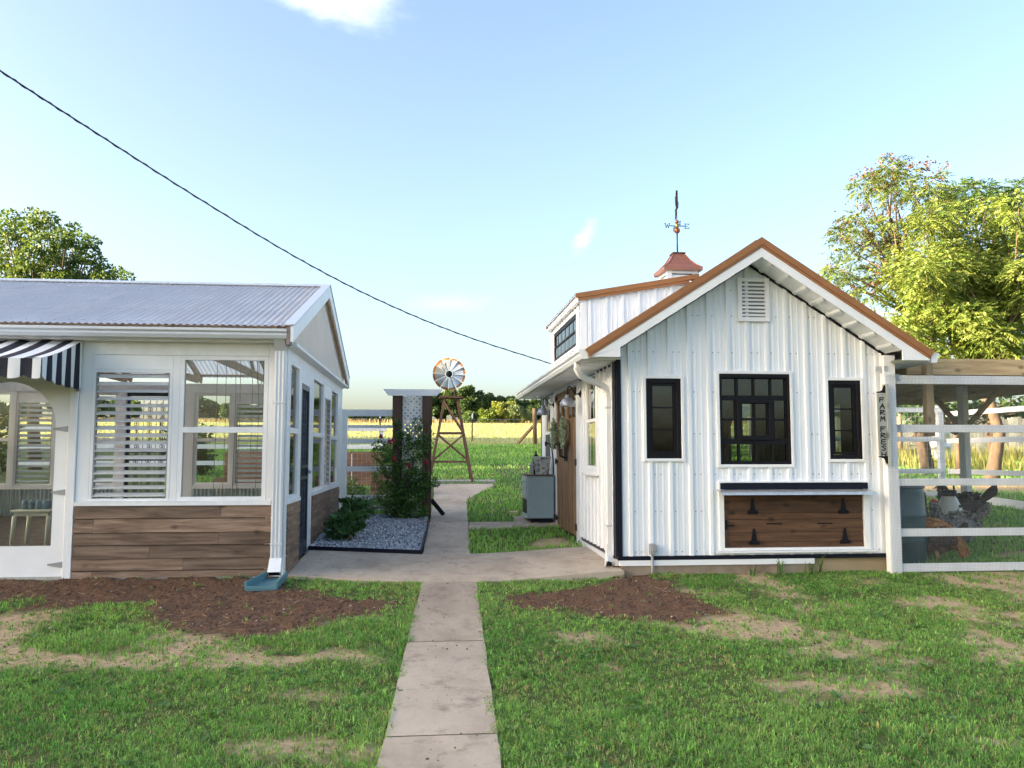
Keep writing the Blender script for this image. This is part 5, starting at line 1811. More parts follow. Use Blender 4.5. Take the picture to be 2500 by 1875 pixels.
lev = [(0.285, 4.085), (0.285, 4.125), (0.21, 4.185), (0.14, 4.265), (0.085, 4.36), (0.08, 4.375)]
for h_, z in lev:
    vs += [(cx_ - h_, cy_ - h_, z), (cx_ + h_, cy_ - h_, z), (cx_ + h_, cy_ + h_, z), (cx_ - h_, cy_ + h_, z)]
for i in range(len(lev) - 1):
    for k in range(4):
        fs.append((4 * i + k, 4 * i + (k + 1) % 4, 4 * i + 4 + (k + 1) % 4, 4 * i + 4 + k))
fs += [(3, 2, 1, 0), tuple(4 * (len(lev) - 1) + k for k in range(4))]
MB().add(vs, fs).build('cupola_roof', 'copper_red', CU)
for sx in (-1, 1):
    for sy in (-1, 1):
        MB().tube([(cx_ + sx * h_, cy_ + sy * h_, z + 0.003) for h_, z in lev[1:5]], 0.009, 6).build('hip_trim', 'copper_red', CU)
MB().box(cx_ - 0.095, cx_ + 0.095, cy_ - 0.095, cy_ + 0.095, 4.372, 4.39).build('cap_plate', 'rust', CU)

# weather vane
WV = thing('weathervane', 'rooster weathervane with copper balls on the cupola', 'weathervane', (cx_, cy_, 4.39))
M['verdigris'] = pm('aged_copper_rod', (0.06, 0.12, 0.17), 0.2, 20, 0.5, metal=0.4)
M['cu_ball'] = pm('copper_ball', (0.40, 0.15, 0.08), 0.25, 14, 0.35, metal=0.8)
M['brass'] = pm('brass_hub', (0.55, 0.42, 0.12), 0.15, 14, 0.35, metal=0.7)
M['dark_cu'] = pm('dark_copper', (0.05, 0.03, 0.04), 0.3, 20, 0.5, metal=0.4)
MB().tube([(cx_, cy_, 4.39), (cx_, cy_, 4.70)], 0.012, 8).build('pole', 'verdigris', WV, True)
MB().tube([(cx_, cy_, 4.70), (cx_, cy_, 5.12)], 0.006, 6).build('spindle', 'dark_cu', WV)
MB().ell((cx_, cy_, 4.735), (0.045, 0.045, 0.045), 14, 9).build('ball', 'cu_ball', WV, True)
MB().ell((cx_, cy_, 4.865), (0.030, 0.030, 0.030), 12, 8).build('ball', 'cu_ball', WV, True)
MB().lathe((cx_, cy_, 4.775), [(0.012, 0), (0.028, 0.012), (0.028, 0.05), (0.012, 0.064)], 10).build('hub', 'brass', WV, True)


def strokes(mb, segs, o, ux, uz, s, th, w):
    """hand-made letter: line segments in a unit box, drawn as little bars"""
    for seg in segs:
        for a, b in zip(seg[:-1], seg[1:]):
            pa = Vector(o) + Vector(ux) * (a[0] * s) + Vector(uz) * (a[1] * s)
            pb = Vector(o) + Vector(ux) * (b[0] * s) + Vector(uz) * (b[1] * s)
            d = (pb - pa).normalized() * (w * 0.4)
            nrm = Vector(ux).cross(Vector(uz))
            mb.bar(pa - d, pb + d, w, th, nrm)


LET = {'W': [[(0, 1), (.25, 0), (.5, .8), (.75, 0), (1, 1)], [(-.1, 1), (.15, 1)], [(.85, 1), (1.1, 1)]], 'E': [[(1, .78), (1, 1), (0, 1)], [(.15, 1), (.15, 0)], [(0, 0), (1, 0), (1, .25)], [(.15, .5), (.7, .5)]],
       'N': [[(0, 0), (0, 1), (1, 0), (1, 1)]], 'S': [[(1, .8), (.7, 1), (.2, .95), (.05, .75), (.3, .55), (.75, .45), (.95, .25), (.7, .02), (.2, .05), (0, .2)]]}
for ltr, dx, dy in (('W', -1, 0), ('E', 1, 0), ('N', 0, 1), ('S', 0, -1)):
    e = (cx_ + dx * 0.115, cy_ + dy * 0.115, 4.805)
    arm = MB().tube([(cx_ + dx * 0.02, cy_ + dy * 0.02, 4.805), e], 0.007, 6).build('direction_arm', 'verdigris', WV)
    mb = MB()
    ux = (1, 0, 0) if dx else (0, 1, 0)
    st = 0.066
    o0 = (cx_ + dx * 0.115 - (st if dx < 0 else 0), cy_, 4.805 - st / 2) if dx else (cx_, cy_ + dy * 0.115 - (st if dy < 0 else 0), 4.805 - st / 2)
    strokes(mb, LET[ltr], o0, ux, (0, 0, 1), st, 0.005, 0.009)
    mb.build('letter', 'verdigris', arm)
ad = Vector((0.22, 0.97, 0)).normalized()
pc = Vector((cx_, cy_, 5.06))
ar = MB().bar(pc - ad * 0.26, pc + ad * 0.26, 0.012, 0.018).build('arrow', 'dark_cu', WV)


def flat(poly, o, ux, th, name, mat, par):
    nrm = Vector(ux).cross(Vector((0, 0, 1))) * th / 2
    n_ = len(poly)
    vs = [Vector(o) + Vector(ux) * a + Vector((0, 0, b)) + nrm for a, b in poly] + [Vector(o) + Vector(ux) * a + Vector((0, 0, b)) - nrm for a, b in poly]
    fs = [tuple(range(n_)), tuple(range(n_, 2 * n_))[::-1]] + [(i, (i + 1) % n_, n_ + (i + 1) % n_, n_ + i)[::-1] for i in range(n_)]
    return MB().add(vs, fs).build(name, mat, par)


flat([(-.30, 0), (-.22, .05), (-.235, 0), (-.22, -.05)], pc, ad, 0.014, 'arrow_head', 'dark_cu', ar)
flat([(.16, 0), (.22, .065), (.31, .075), (.26, 0), (.31, -.075), (.22, -.065)], pc, ad, 0.014, 'arrow_tail', 'dark_cu', ar)
flat([(-.015, .0), (-.01, .05), (-.06, .085), (-.075, .13), (-.05, .19), (-.055, .225), (-.085, .22), (-.06, .24), (-.05, .27), (-.025, .255), (-.01, .22), (.01, .16), (.05, .14), (.075, .18), (.11, .23), (.15, .21), (.155, .15), (.12, .10), (.07, .07), (.02, .05), (.02, 0)], pc, ad, 0.028, 'rooster', 'dark_cu', WV)

# barn lamps
for i, (yy, zz_, lab) in enumerate(((11.31, 2.25, 'grey gooseneck barn lamp by the near edge of the double door'), (13.79, 2.25, 'grey gooseneck barn lamp on the far side of the double door'))):
    LP = thing('barn_lamp', lab, 'lamp', (2.045, yy, zz_), 'barn lamps beside the plank door')
    MB().lathe((2.012, yy, zz_), [(0.012, 0), (0.03, 0.02), (0.05, 0.026), (0.055, 0.033)], 16, 'x').build('wall_plate', 'black', LP, True)
    MB().tube([(2.02, yy, zz_), (1.98, yy, zz_), (1.95, yy, zz_ + 0.03), (1.925, yy, zz_ + 0.085), (1.895, yy, zz_ + 0.105), (1.87, yy, zz_ + 0.085), (1.865, yy, zz_ + 0.04), (1.865, yy, zz_ - 0.02)], 0.0085, 8).build('gooseneck', 'black', LP, True)
    MB().lathe((1.865, yy, zz_ - 0.17), [(0.102, 0), (0.104, 0.004), (0.098, 0.05), (0.075, 0.095), (0.042, 0.115), (0.036, 0.12), (0.034, 0.15), (0.022, 0.158), (0.02, 0.162), (0.001, 0.162)], 22).build('lamp_shade', 'lamp_metal', LP, True)

# ================================================================== foliage helpers
def unit(a):
    return a / np.maximum(np.linalg.norm(a, axis=-1, keepdims=True), 1e-6)


def leafquads(c, u, L, Wd, col, cup=0.15):
    """n leaves as little folded diamonds: base, side, tip, side"""
    n = len(c)
    r = unit(NR.normal(size=(n, 3)))
    s = unit(np.cross(u, r))
    nn = np.cross(u, s)
    L, Wd = np.broadcast_to(L, (n,))[:, None], np.broadcast_to(Wd, (n,))[:, None]
    V = np.stack([c, c + u * L * 0.45 + s * Wd / 2 + nn * L * cup, c + u * L, c + u * L * 0.45 - s * Wd / 2 + nn * L * cup], 1)
    F = (np.arange(n) * 4)[:, None] + np.array([[0, 1, 2, 3]])
    return V.reshape(-1, 3), F, np.repeat(col[:, None], 4, 1).reshape(-1, 3)


def fronds(base, d, L, k, col, droop=0.35):
    """pinnate leaves: k pairs of leaflets along each drooping stalk"""
    n = len(base)
    L = np.broadcast_to(L, (n,))
    t = np.linspace(0.15, 1.0, k)
    P = base[:, None] + d[:, None] * (L[:, None] * t)[..., None]
    P[..., 2] -= droop * (L[:, None] * t ** 2)
    side = unit(np.cross(d, np.array([[0, 0, 1.0]]) + NR.normal(0, 0.35, (n, 3))))
    out = []
    for sg in (-1, 1):
        u = unit(sg * side[:, None] * 0.9 + d[:, None] * 0.5 + np.array([0, 0, -0.45]) + NR.normal(0, 0.12, (n, k, 3)))
        out.append((P.reshape(-1, 3), u.reshape(-1, 3)))
    c = np.concatenate([o[0] for o in out])
    u = np.concatenate([o[1] for o in out])
    prof = np.tile(np.sin(PI * (0.2 + 0.7 * t)), (n, 1)) * L[:, None] * 0.30
    ll = np.concatenate([prof.ravel()] * 2)
    cc = np.repeat(col[:, None], k, 1).reshape(-1, 3)
    cc = np.concatenate([cc, cc]) * NR.uniform(0.8, 1.2, (len(c), 1))
    return leafquads(c, u, ll, ll * 0.32, cc, 0.06)


def sphere_pts(n, shell=0.55):
    v = unit(NR.normal(size=(n, 3)))
    return v * (shell + (1 - shell) * NR.random((n, 1))), v


def merge(parts):
    vs, fs, cs, o = [], [], [], 0
    for v, f, c in parts:
        vs.append(v)
        fs.append(f + o)
        cs.append(c)
        o += len(v)
    return np.concatenate(vs), np.concatenate(fs), np.concatenate(cs)


def mixcol(n, a, b, jit=0.2):
    t = NR.random((n, 1))
    return (np.array([a]) * (1 - t) + np.array([b]) * t) * NR.uniform(1 - jit, 1 + jit, (n, 1))


def limbs(mb, root, fork, clumps, r0, wob=0.25):
    root, fork = Vector(root), Vector(fork)
    mid = root.lerp(fork, 0.5) + Vector((rnd.uniform(-wob, wob), rnd.uniform(-wob, wob), 0))
    mb.tube([root, mid, fork], [r0, r0 * 0.8, r0 * 0.6], 9)
    for c in clumps:
        q = Vector(c[:3])
        m_ = fork.lerp(q, 0.5) + Vector((rnd.uniform(-wob, wob), rnd.uniform(-wob, wob), rnd.uniform(0, wob)))
        mb.tube([fork, m_, q], [r0 * 0.32, r0 * 0.2, r0 * 0.06], 5)


def broadleaf(name, label, base, fork, clumps, per, leaf, cols, r0, group=None, cat='tree', flat=1.0, asp=0.62, crownname='crown'):
    T = thing(name, label, cat, base, group)
    mb = MB()
    limbs(mb, base, fork, clumps, r0)
    mb.build('trunk' if cat == 'tree' else 'stem', 'bark', T, True)
    ps, us, cs = [], [], []
    for c in clumps:
        k = max(4, int(per * (c[3] * c[3])))
        p, v = sphere_pts(k)
        ps.append(np.array(c[:3]) + p * np.array([c[3], c[3], c[4]]))
        us.append(unit(v * 0.6 + NR.normal(0, 0.6, (k, 3)) + np.array([0, 0, -0.15])))
        cs.append(mixcol(k, cols[0], cols[1]) * rnd.uniform(0.82, 1.15))
    p, u, cc = np.concatenate(ps), np.concatenate(us), np.concatenate(cs)
    L = NR.uniform(0.7, 1.3, len(p)) * leaf
    npmesh(crownname, *leafquads(p, u, L, L * asp, cc)[:2], 'leaf', T, cols=leafquads_cols(cc))
    return T


def leafquads_cols(cc):
    return np.repeat(cc[:, None], 4, 1).reshape(-1, 3)


def clumpset(c, r, n, cr, rz=None):
    rz = rz or r
    out = []
    for i in range(n):
        while True:
            p = Vector((rnd.uniform(-1, 1), rnd.uniform(-1, 1), rnd.uniform(-1, 1)))
            if p.length < 1:
                break
        k = cr * rnd.uniform(0.7, 1.25)
        out.append((c[0] + p.x * r, c[1] + p.y * r, c[2] + p.z * rz, k, k * 0.8))
    return out


# ================================================================== garden between the buildings
# lattice arbour
AR = thing('garden_arbor', 'brown post arbor with white lattice panel and white top board', 'arbor', (-0.29, 14.8, gz(14.5)))
for x in (-0.545, -0.042):
    for y in (14.5, 15.25):
        zb_ = gz(y) - 0.05
        MB().box(x - 0.077, x + 0.077, y - 0.07, y + 0.07, zb_, 2.48).build('post', 'oldpost', AR, bevel=0.006)
        if y < 15:
            MB().box(x - 0.085, x + 0.085, y - 0.082, y - 0.071, 1.93, 2.486).build('post_splice', 'oldpost', AR)
MB().prism([(-0.79, 2.535), (0.215, 2.535), (0.12, 2.425), (-0.70, 2.425)], 14.38, 14.42, 'y').build('top_board', 'white', AR)
x0, x1, z0, z1 = -0.466, -0.12, 0.45, 2.43
for sg in (1, -1):
    k = -1.0
    while k < 3.2:
        # line x = x0 + t, z = k + sg*t clipped to the panel
        if sg > 0:
            ta, tb = max(0, z0 - k), min(x1 - x0, z1 - k)
            pa, pb = (x0 + ta, k + ta), (x0 + tb, k + tb)
        else:
            ta, tb = max(0, k - z1), min(x1 - x0, k - z0)
            pa, pb = (x0 + ta, k - ta), (x0 + tb, k - tb)
        if tb - ta > 0.03:
            y = 14.52 if sg > 0 else 14.527
            MB().bar((pa[0], y, pa[1]), (pb[0], y, pb[1]), 0.046, 0.006, (0, 1, 0)).build('lattice_strip', 'white', AR)
        k += 0.098
MB().bar((0.04, 14.62, gz(14.6) + 0.30), (0.25, 14.75, gz(14.8) + 0.03), 0.05, 0.06).build('foot_brace', 'navy', AR)

# climbing rose over the arbour
RC = [(-0.80, 14.3, 1.43, .17, .16), (-0.65, 14.3, 1.23, .2, .2), (-0.8, 14.3, 1.06, .16, .18), (-0.46, 14.33, 1.63, .15, .2), (-0.26, 14.3, 1.75, .15, .2), (-0.23, 14.3, 1.48, .2, .2), (-0.4, 14.3, 1.15, .22, .2), (-0.23, 14.3, 1.03, .2, .2), (-0.5, 14.25, 0.83, .26, .2), (-0.65, 14.25, 0.75, .25, .2), (-0.3, 14.25, 0.74, .24, .2), (-0.5, 14.25, 0.54, .26, .18), (-0.25, 14.25, 0.49, .24, .16), (-0.15, 14.3, 0.88, .18, .2), (0.02, 14.3, 0.98, .10, .14), (-0.85, 14.3, 1.58, .1, .12), (-0.1, 14.3, 1.62, .12, .2), (0.10, 14.35, 0.95, .08, .06), (0.03, 14.4, 1.7, .07, .14), (-0.55, 14.3, 1.9, .08, .15), (-0.2, 14.3, 1.95, .1, .12)]
RS = broadleaf('climbing_rose', 'dark green climbing rose with red blooms against the lattice arbor', (-0.4, 14.3, gz(14.3)), (-0.4, 14.3, 0.7), RC, 9000, 0.045, ((0.045, 0.12, 0.03), (0.12, 0.24, 0.06)), 0.02, cat='rose bush', crownname='foliage')
for (fx, fz) in ((-0.80, 1.72), (-0.66, 1.63), (-0.60, 1.66), (-0.58, 1.36), (-0.05, 1.3), (-0.34, 1.25)):
    mb = MB()
    for i in range(7):
        a = i * 2.4
        rr_ = 0.012 + 0.004 * i
        mb.ell((fx + rr_ * math.cos(a), 14.12 + 0.01 * math.sin(a), fz + rr_ * math.sin(a)), (0.016, 0.010, 0.016), 6, 4)
    mb.build('bloom', 'petal', RS, True)

# two leafy shrubs in the gravel
for (nm, lab, c, r, n_, seed) in (('leafy_shrub', 'rounded dark green shrub at the front of the gravel bed', (-1.10, 11.85, 0.42), 0.20, 10, 1), ('leafy_shrub', 'taller dark green shrub behind the front shrub beside the plank siding', (-1.13, 13.1, 0.55), 0.24, 12, 2)):
    cl = clumpset(c, r, n_, 0.13, 0.16)
    broadleaf(nm, lab, (c[0], c[1], gz(c[1])), (c[0], c[1], gz(c[1]) + 0.15), cl, 2600, 0.105, ((0.045, 0.12, 0.04), (0.10, 0.21, 0.07)), 0.025, 'shrubs in the gravel bed', 'shrub', crownname='foliage')
broadleaf('lavender_plant', 'grey green wispy plant between the shrub and the white fence', (-0.95, 14.7, gz(14.7)), (-0.95, 14.7, 0.5), clumpset((-0.9, 14.75, 0.6), 0.28, 9, 0.14, 0.15), 3500, 0.05, ((0.08, 0.13, 0.08), (0.2, 0.27, 0.2)), 0.015, cat='plant', asp=0.3, crownname='foliage')
fl = MB()
for i in range(70):
    x, y = rnd.uniform(-1.0, 0.05), rnd.uniform(13.0, 14.2)
    if rnd.random() < 0.3:
        x, y = rnd.uniform(-0.05, 0.12), rnd.uniform(12.6, 13.6)
    z = gz(y) + 0.062
    a = rnd.uniform(0, 6)
    fl.add([(x + 0.014 * math.cos(a + q) * (1 if q in (0, PI) else .6), y + 0.014 * math.sin(a + q), z + 0.006 * (q % 2)) for q in (0, PI / 2, PI, 3 * PI / 2)], [(0, 1, 2, 3)])
stuff(fl.build('fallen_petals', 'petal'), 'fallen red petals on the gravel', 'petals')

# white rail fence behind the greenhouse
WFc = thing('rail_fence', 'white rail fence with wire between greenhouse and arbor', 'fence', (-1.1, 15.55, gz(15.5)))
for z0, z1 in ((2.125, 2.246), (1.91, 1.964), (1.629, 1.709), (1.122, 1.215), (0.605, 0.698), (0.42, 0.50)):
    MB().box(-1.48, -0.63, 15.53, 15.565, z0, z1).build('rail', 'white_wood', WFc)
MB().box(-1.63, -1.49, 15.48, 15.60, gz(15.5) - 0.05, 2.246).build('post', 'white_wood', WFc)
mb = MB()
for i in range(11):
    mb.bar((-1.47 + 0.083 * i, 15.575, 0.42), (-1.47 + 0.083 * i, 15.575, 2.2), 0.003, 0.003, (0, 1, 0))
for i in range(18):
    mb.bar((-1.48, 15.575, 0.45 + 0.1 * i), (-0.63, 15.575, 0.45 + 0.1 * i), 0.003, 0.003)
stuff(mb.build('wire', 'galv', WFc))
# left-hand run of the same fence behind the greenhouse
WF2 = thing('rail_fence', 'long white rail fence seen through the greenhouse windows', 'fence', (-5.5, 24, gz(24)))
for i in range(5):
    MB().box(-11.8 + i * 2.6, -11.7 + i * 2.6, 23.95, 24.05, gz(24) - 0.05, gz(24) + 1.45).build('post', 'white_wood', WF2)
for z in (0.35, 0.8, 1.3):
    MB().box(-12, -1.2, 23.92, 23.948, gz(24) + z, gz(24) + z + 0.12).build('rail', 'white_wood', WF2)


# raised beds
def raised_bed(label, x0, x1, y0, y1, zt, tiers, plants):
    T = thing('raised_bed', label, 'planter', ((x0 + x1) / 2, (y0 + y1) / 2, gz(y0)), 'raised beds behind the fence')
    zb_ = gz(y0) - 0.03
    h = (zt - zb_) / tiers
    for i in range(tiers):
        a, b = zb_ + h * i, zb_ + h * (i + 1) - 0.006
        MB().box(x0, x1, y0, y0 + 0.04, a, b).build('board', 'bed', T)
        MB().box(x0, x1, y1 - 0.04, y1, a, b).build('board', 'bed', T)
        MB().box(x0, x0 + 0.04, y0 + 0.042, y1 - 0.042, a, b).build('end_board', 'bed', T)
        MB().box(x1 - 0.04, x1, y0 + 0.042, y1 - 0.042, a, b).build('end_board', 'bed', T)
    MB().box(x0 + 0.04, x1 - 0.04, y0 + 0.04, y1 - 0.04, zb_, zt - 0.06).build('bed_soil', pm('bed_earth', (0.07, 0.045, 0.03), 0.3, 12, 0.95), T)
    return T


raised_bed('long brown raised bed farthest behind the rail fence', -4.9, -1.0, 20.9, 22.0, 1.50, 3, 0)
raised_bed('low brown raised bed nearer the rail fence', -4.6, -2.35, 18.6, 19.7, 0.92, 2, 0)
raised_bed('short brown box bed beside the rose', -1.25, -0.75, 18.3, 19.2, 0.98, 3, 0)
for i, (x, y, z, r, lab) in enumerate(((-1.5, 17.0, 0.75, 0.22, 'bright green leafy bush behind the low fence rails'), (-3.3, 19.1, 1.0, 0.2, 'small yellow green plant growing in the low raised bed'), (-0.95, 18.8, 1.15, 0.2, 'feathery yellow green plant in the short box bed'), (-0.75, 17.3, 1.45, 0.2, 'tall yellow green plant behind the left arbor post'))):
    broadleaf('garden_plant', lab, (x, y, gz(y) if i in (0, 3) else (0.86 if i == 1 else 0.92)), (x, y, z - 0.1), clumpset((x, y, z), r, 9, 0.14, 0.2), 3500, 0.07, ((0.05, 0.13, 0.02), (0.16, 0.28, 0.05)), 0.02, 'garden plants behind the fence', 'plant', asp=0.4, crownname='foliage')
stake = MB().box(-1.885, -1.865, 20.78, 20.80, gz(20.8) - 0.05, 1.44).build('white_stake', 'white')
tag(stake, 'thin white stake standing before the farthest raised bed', 'stake')
for x, y, z0, lab in ((-1.33, 16.2, gz(16.2) - 0.02, 'small grey pointed board low behind the rail fence'), (-0.78, 16.6, 1.02, 'grey pointed board raised beside the rose foliage')):
    T = thing('pointed_board', lab, 'board', (x, y, z0))
    MB().prism([(x - 0.045, z0), (x + 0.045, z0), (x + 0.045, z0 + 0.16), (x, z0 + 0.24), (x - 0.045, z0 + 0.16)], y, y + 0.03, 'y').build('board', 'greywood', T)
    MB().box(x - 0.012, x + 0.012, y + 0.031, y + 0.05, gz(y) - 0.02, z0 + 0.15).build('stake', 'greywood', T)

# decorative windmill
WM = thing('windmill', 'small brown wooden garden windmill with copper tipped wheel', 'windmill', (0.555, 22.25, gz(22.25)))
zf = gz(22.25) + 0.05
cxm, cym = 0.555, 22.25
legs = {}
for sx in (-1, 1):
    for sy in (-1, 1):
        a = Vector((cxm + sx * 0.555, cym + sy * 0.5, gz(cym + sy * 0.5) + (0.05 if sy > -2 else 0)))
        b = Vector((cxm + sx * 0.165, cym + sy * 0.15, 2.90))
        legs[(sx, sy)] = (a, b)
        MB().bar(a, b, 0.06, 0.06, (0, 1, 0.1)).build('leg', 'mill', WM)


def legpt(k, z):
    a, b = legs[k]
    return a + (b - a) * ((z - a.z) / (b.z - a.z))


for (ka, kb) in (((-1, -1), (1, -1)), ((-1, 1), (1, 1)), ((-1, -1), (-1, 1)), ((1, -1), (1, 1))):
    for z in (1.24, 1.985):
        MB().bar(legpt(ka, z), legpt(kb, z), 0.045, 0.05).build('girt', 'mill', WM)
    off = Vector((0, -0.035, 0)) if ka[1] == kb[1] == -1 else Vector((0, 0.03, 0))
    MB().bar(legpt(ka, 1.27) + off, legpt(kb, 1.95) + off, 0.035, 0.04).build('cross_brace', 'mill', WM)
    MB().bar(legpt(kb, 1.27) - off * .2, legpt(ka, 1.95) - off * .2, 0.035, 0.04).build('cross_brace', 'mill', WM)
    MB().bar(legpt(ka, 2.80) + off, legpt(kb, 2.02) + off, 0.035, 0.04).build('cross_brace', 'mill', WM)
MB().box(0.245, 0.86, 21.98, 22.55, 2.90, 2.945).build('platform', 'mill', WM)
for x in (0.40, 0.66):
    MB().bar((x, 22.2, 2.945), (x + (0.5 - x) * 0.5, 22.2, 3.40), 0.035, 0.035, (0, 1, 0)).build('mast', 'mill', WM)
MB().tube([(0.50, 22.4, 3.5), (0.50, 21.88, 3.515)], 0.02, 8).build('axle', 'grey', WM)
wc_ = Vector((0.493, 21.86, 3.515))
wh = MB().lathe((wc_.x, wc_.y, wc_.z), [(0.07, -0.03), (0.085, -0.02), (0.085, 0.02), (0.06, 0.03)], 20, 'y').build('wheel_hub', 'black', WM, True)
M['blade'] = pm('galvanised_blade', (0.52, 0.54, 0.57), 0.06, 4, 0.32, metal=0.55)
for i in range(12):
    a = 2 * PI * (i + 0.42) / 12
    rd = Vector((math.cos(a), 0, math.sin(a)))
    tg = Vector((-math.sin(a), 0, math.cos(a)))
    pt = (tg * math.cos(0.42) + Vector((0, 1, 0)) * math.sin(0.42))

    def bl(r0_, r1_, w0, w1, name, mat):
        vs = []
        for r_, w_ in ((r0_, w0), (r1_, w1)):
            for s_ in (-1, -0.35, 0.35, 1):
                vs.append(wc_ + rd * (r_ - (0.012 if abs(s_) == 1 and r_ > .4 else 0)) + pt * (w_ * s_) + Vector((0, -0.012 * (1 - s_ * s_), 0)))
        nv = [v + Vector((0, 0.003, 0)) for v in vs]
        fs = [(j, j + 1, j + 5, j + 4) for j in range(3)] + [(8 + j + 4, 8 + j + 5, 8 + j + 1, 8 + j) for j in range(3)]
        fs += [(0, 4, 12, 8), (3, 11, 15, 7)] + [(j + 1, j, 8 + j, 8 + j + 1) for j in range(3)] + [(4 + j, 5 + j, 13 + j, 12 + j) for j in range(3)]
        return MB().add(vs + nv, fs).build(name, mat, WM if name == 'blade' else blade)
    blade = bl(0.10, 0.365, 0.026, 0.098, 'blade', 'blade')
    bl(0.366, 0.425, 0.0985, 0.108, 'blade_tip', 'copper')
MB().bar((0.5, 22.4, 3.5), (0.62, 22.95, 3.48), 0.03, 0.03).build('tail_boom', 'mill', WM)

# worn blue tool cabinet by the door
CB_ = thing('tool_cabinet', 'worn blue metal tool cabinet with drawers beside the plank door', 'cabinet', (1.8, 14.0, gz(13.9)))
zc0 = 0.40
MB().box(1.585, 2.015, 13.62, 14.36, zc0, 1.085).build('body', 'cabinet', CB_, bevel=0.008)
MB().box(1.565, 2.025, 13.60, 14.38, 1.086, 1.10).build('top_plate', 'rust', CB_)
MB().box(1.64, 1.99, 13.66, 14.32, gz(13.9) + 0.02, zc0).build('plinth', 'black', CB_)
wcb = Wall('y', 1.583, 1)
for z0, z1 in ((0.97, 1.06), (0.84, 0.95), (0.72, 0.82)):
    d = wb(wcb, 'drawer', 'cabinet_front', CB_, (13.70, 14.30, -0.012, -0.001, z0, z1), bevel=0.003)
    MB().tube([(1.565, 13.9, (z0 + z1) / 2), (1.555, 13.95, (z0 + z1) / 2), (1.555, 14.05, (z0 + z1) / 2), (1.565, 14.1, (z0 + z1) / 2)], 0.006, 6).build('drawer_pull', 'grey', d)
wb(wcb, 'open_bay', 'black', CB_, (13.70, 14.30, -0.004, -0.001, 0.47, 0.70))
wb(wcb, 'kick_plate', 'cabinet_front', CB_, (13.62, 14.36, -0.008, -0.001, 0.40, 0.46))
for (x, y) in ((1.66, 13.70), (1.97, 13.70), (1.66, 14.28), (1.97, 14.28)):
    MB().tube([(x - 0.012, y, gz(13.9) + 0.035), (x + 0.012, y, gz(13.9) + 0.035)], 0.032, 10).build('caster', 'black', CB_)
BK = thing('flower_bucket', 'flaking white and grey metal bucket on the blue cabinet', 'bucket', (1.86, 13.9, 1.10))
MB().lathe((1.86, 13.9, 1.10), [(0.105, 0), (0.108, 0.006), (0.15, 0.275), (0.156, 0.28), (0.156, 0.29), (0.148, 0.29), (0.143, 0.27), (0.10, 0.03), (0.002, 0.03)], 24).build('pail', 'bucket', BK, True)
MB().tube([(1.86 + 0.157 * math.cos(a), 13.9 + 0.157 * math.sin(a), 1.387) for a in [2 * PI * i / 20 for i in range(21)]], 0.007, 6).build('rim', 'galv', BK, True)
LN = thing('tin_lantern', 'small grey tin lantern with pointed lid beside the bucket', 'lantern', (1.665, 13.75, 1.10))
MB().box(1.635, 1.695, 13.72, 13.78, 1.10, 1.25).build('body', 'grey', LN)
MB().lathe((1.665, 13.75, 1.25), [(0.05, 0), (0.045, 0.01), (0.012, 0.055), (0.008, 0.075)], 12).build('lid', 'grey', LN, True)
FN = MB().lathe((1.79, 14.15, 1.10), [(0.05, 0), (0.055, 0.25), (0.05, 0.30), (0.02, 0.33), (0.012, 0.36), (0.018, 0.375), (0.004, 0.39)], 12).build('dark_jar', 'black', None, True)
tag(FN, 'dark jar with pointed lid behind the white bucket', 'jar')
CK = MB().tube([(2.045, 13.87, 1.10), (2.04, 13.87, 1.34), (2.02, 13.87, 1.52), (1.985, 13.87, 1.60), (1.94, 13.87, 1.615), (1.92, 13.87, 1.59)], 0.011, 8)
CK.box(1.905, 1.935, 13.855, 13.885, 1.57, 1.64)
tag(CK.build('pump_handle', 'black', None, True), 'black curved iron pump handle rising beside the bucket', 'pump handle')
bo = MB().box(1.42, 1.57, 14.9, 15.15, gz(15), gz(15) + 0.05).build('lumber_offcut', 'pine')
tag(bo, 'pale lumber offcut on the grass by the cabinet', 'lumber')


# wreaths on the double door
def wreath(label, yc, zc):
    T = thing('door_wreath', label, 'wreath', (2.02, yc, zc), 'wreaths on the double door')
    MB().tube([(2.035, yc + 0.145 * math.cos(a), zc + 0.16 * math.sin(a)) for a in [2 * PI * i / 24 for i in range(25)]], 0.022, 6).build('ring', 'rope', T, True)
    n = 420
    a = NR.uniform(0, 2 * PI, n)
    c = np.stack([2.02 - NR.uniform(0, 0.05, n), yc + (0.145 + NR.normal(0, 0.025, n)) * np.cos(a), zc + (0.165 + NR.normal(0, 0.028, n)) * np.sin(a)], -1)
    u = unit(np.stack([-0.7 * np.ones(n), np.cos(a) * 0.5, np.sin(a) * 0.5], -1) + NR.normal(0, 0.5, (n, 3)))
    v, f, cc = leafquads(c, u, NR.uniform(0.035, 0.06, n), NR.uniform(0.03, 0.045, n), mixcol(n, (0.25, 0.33, 0.24), (0.55, 0.60, 0.48)))
    npmesh('leaves', v, f, 'leaf', T, cols=cc)


wreath('pale green wreath on the nearer door leaf', 12.43, 1.76)
wreath('pale green wreath on the farther door leaf', 13.38, 1.75)

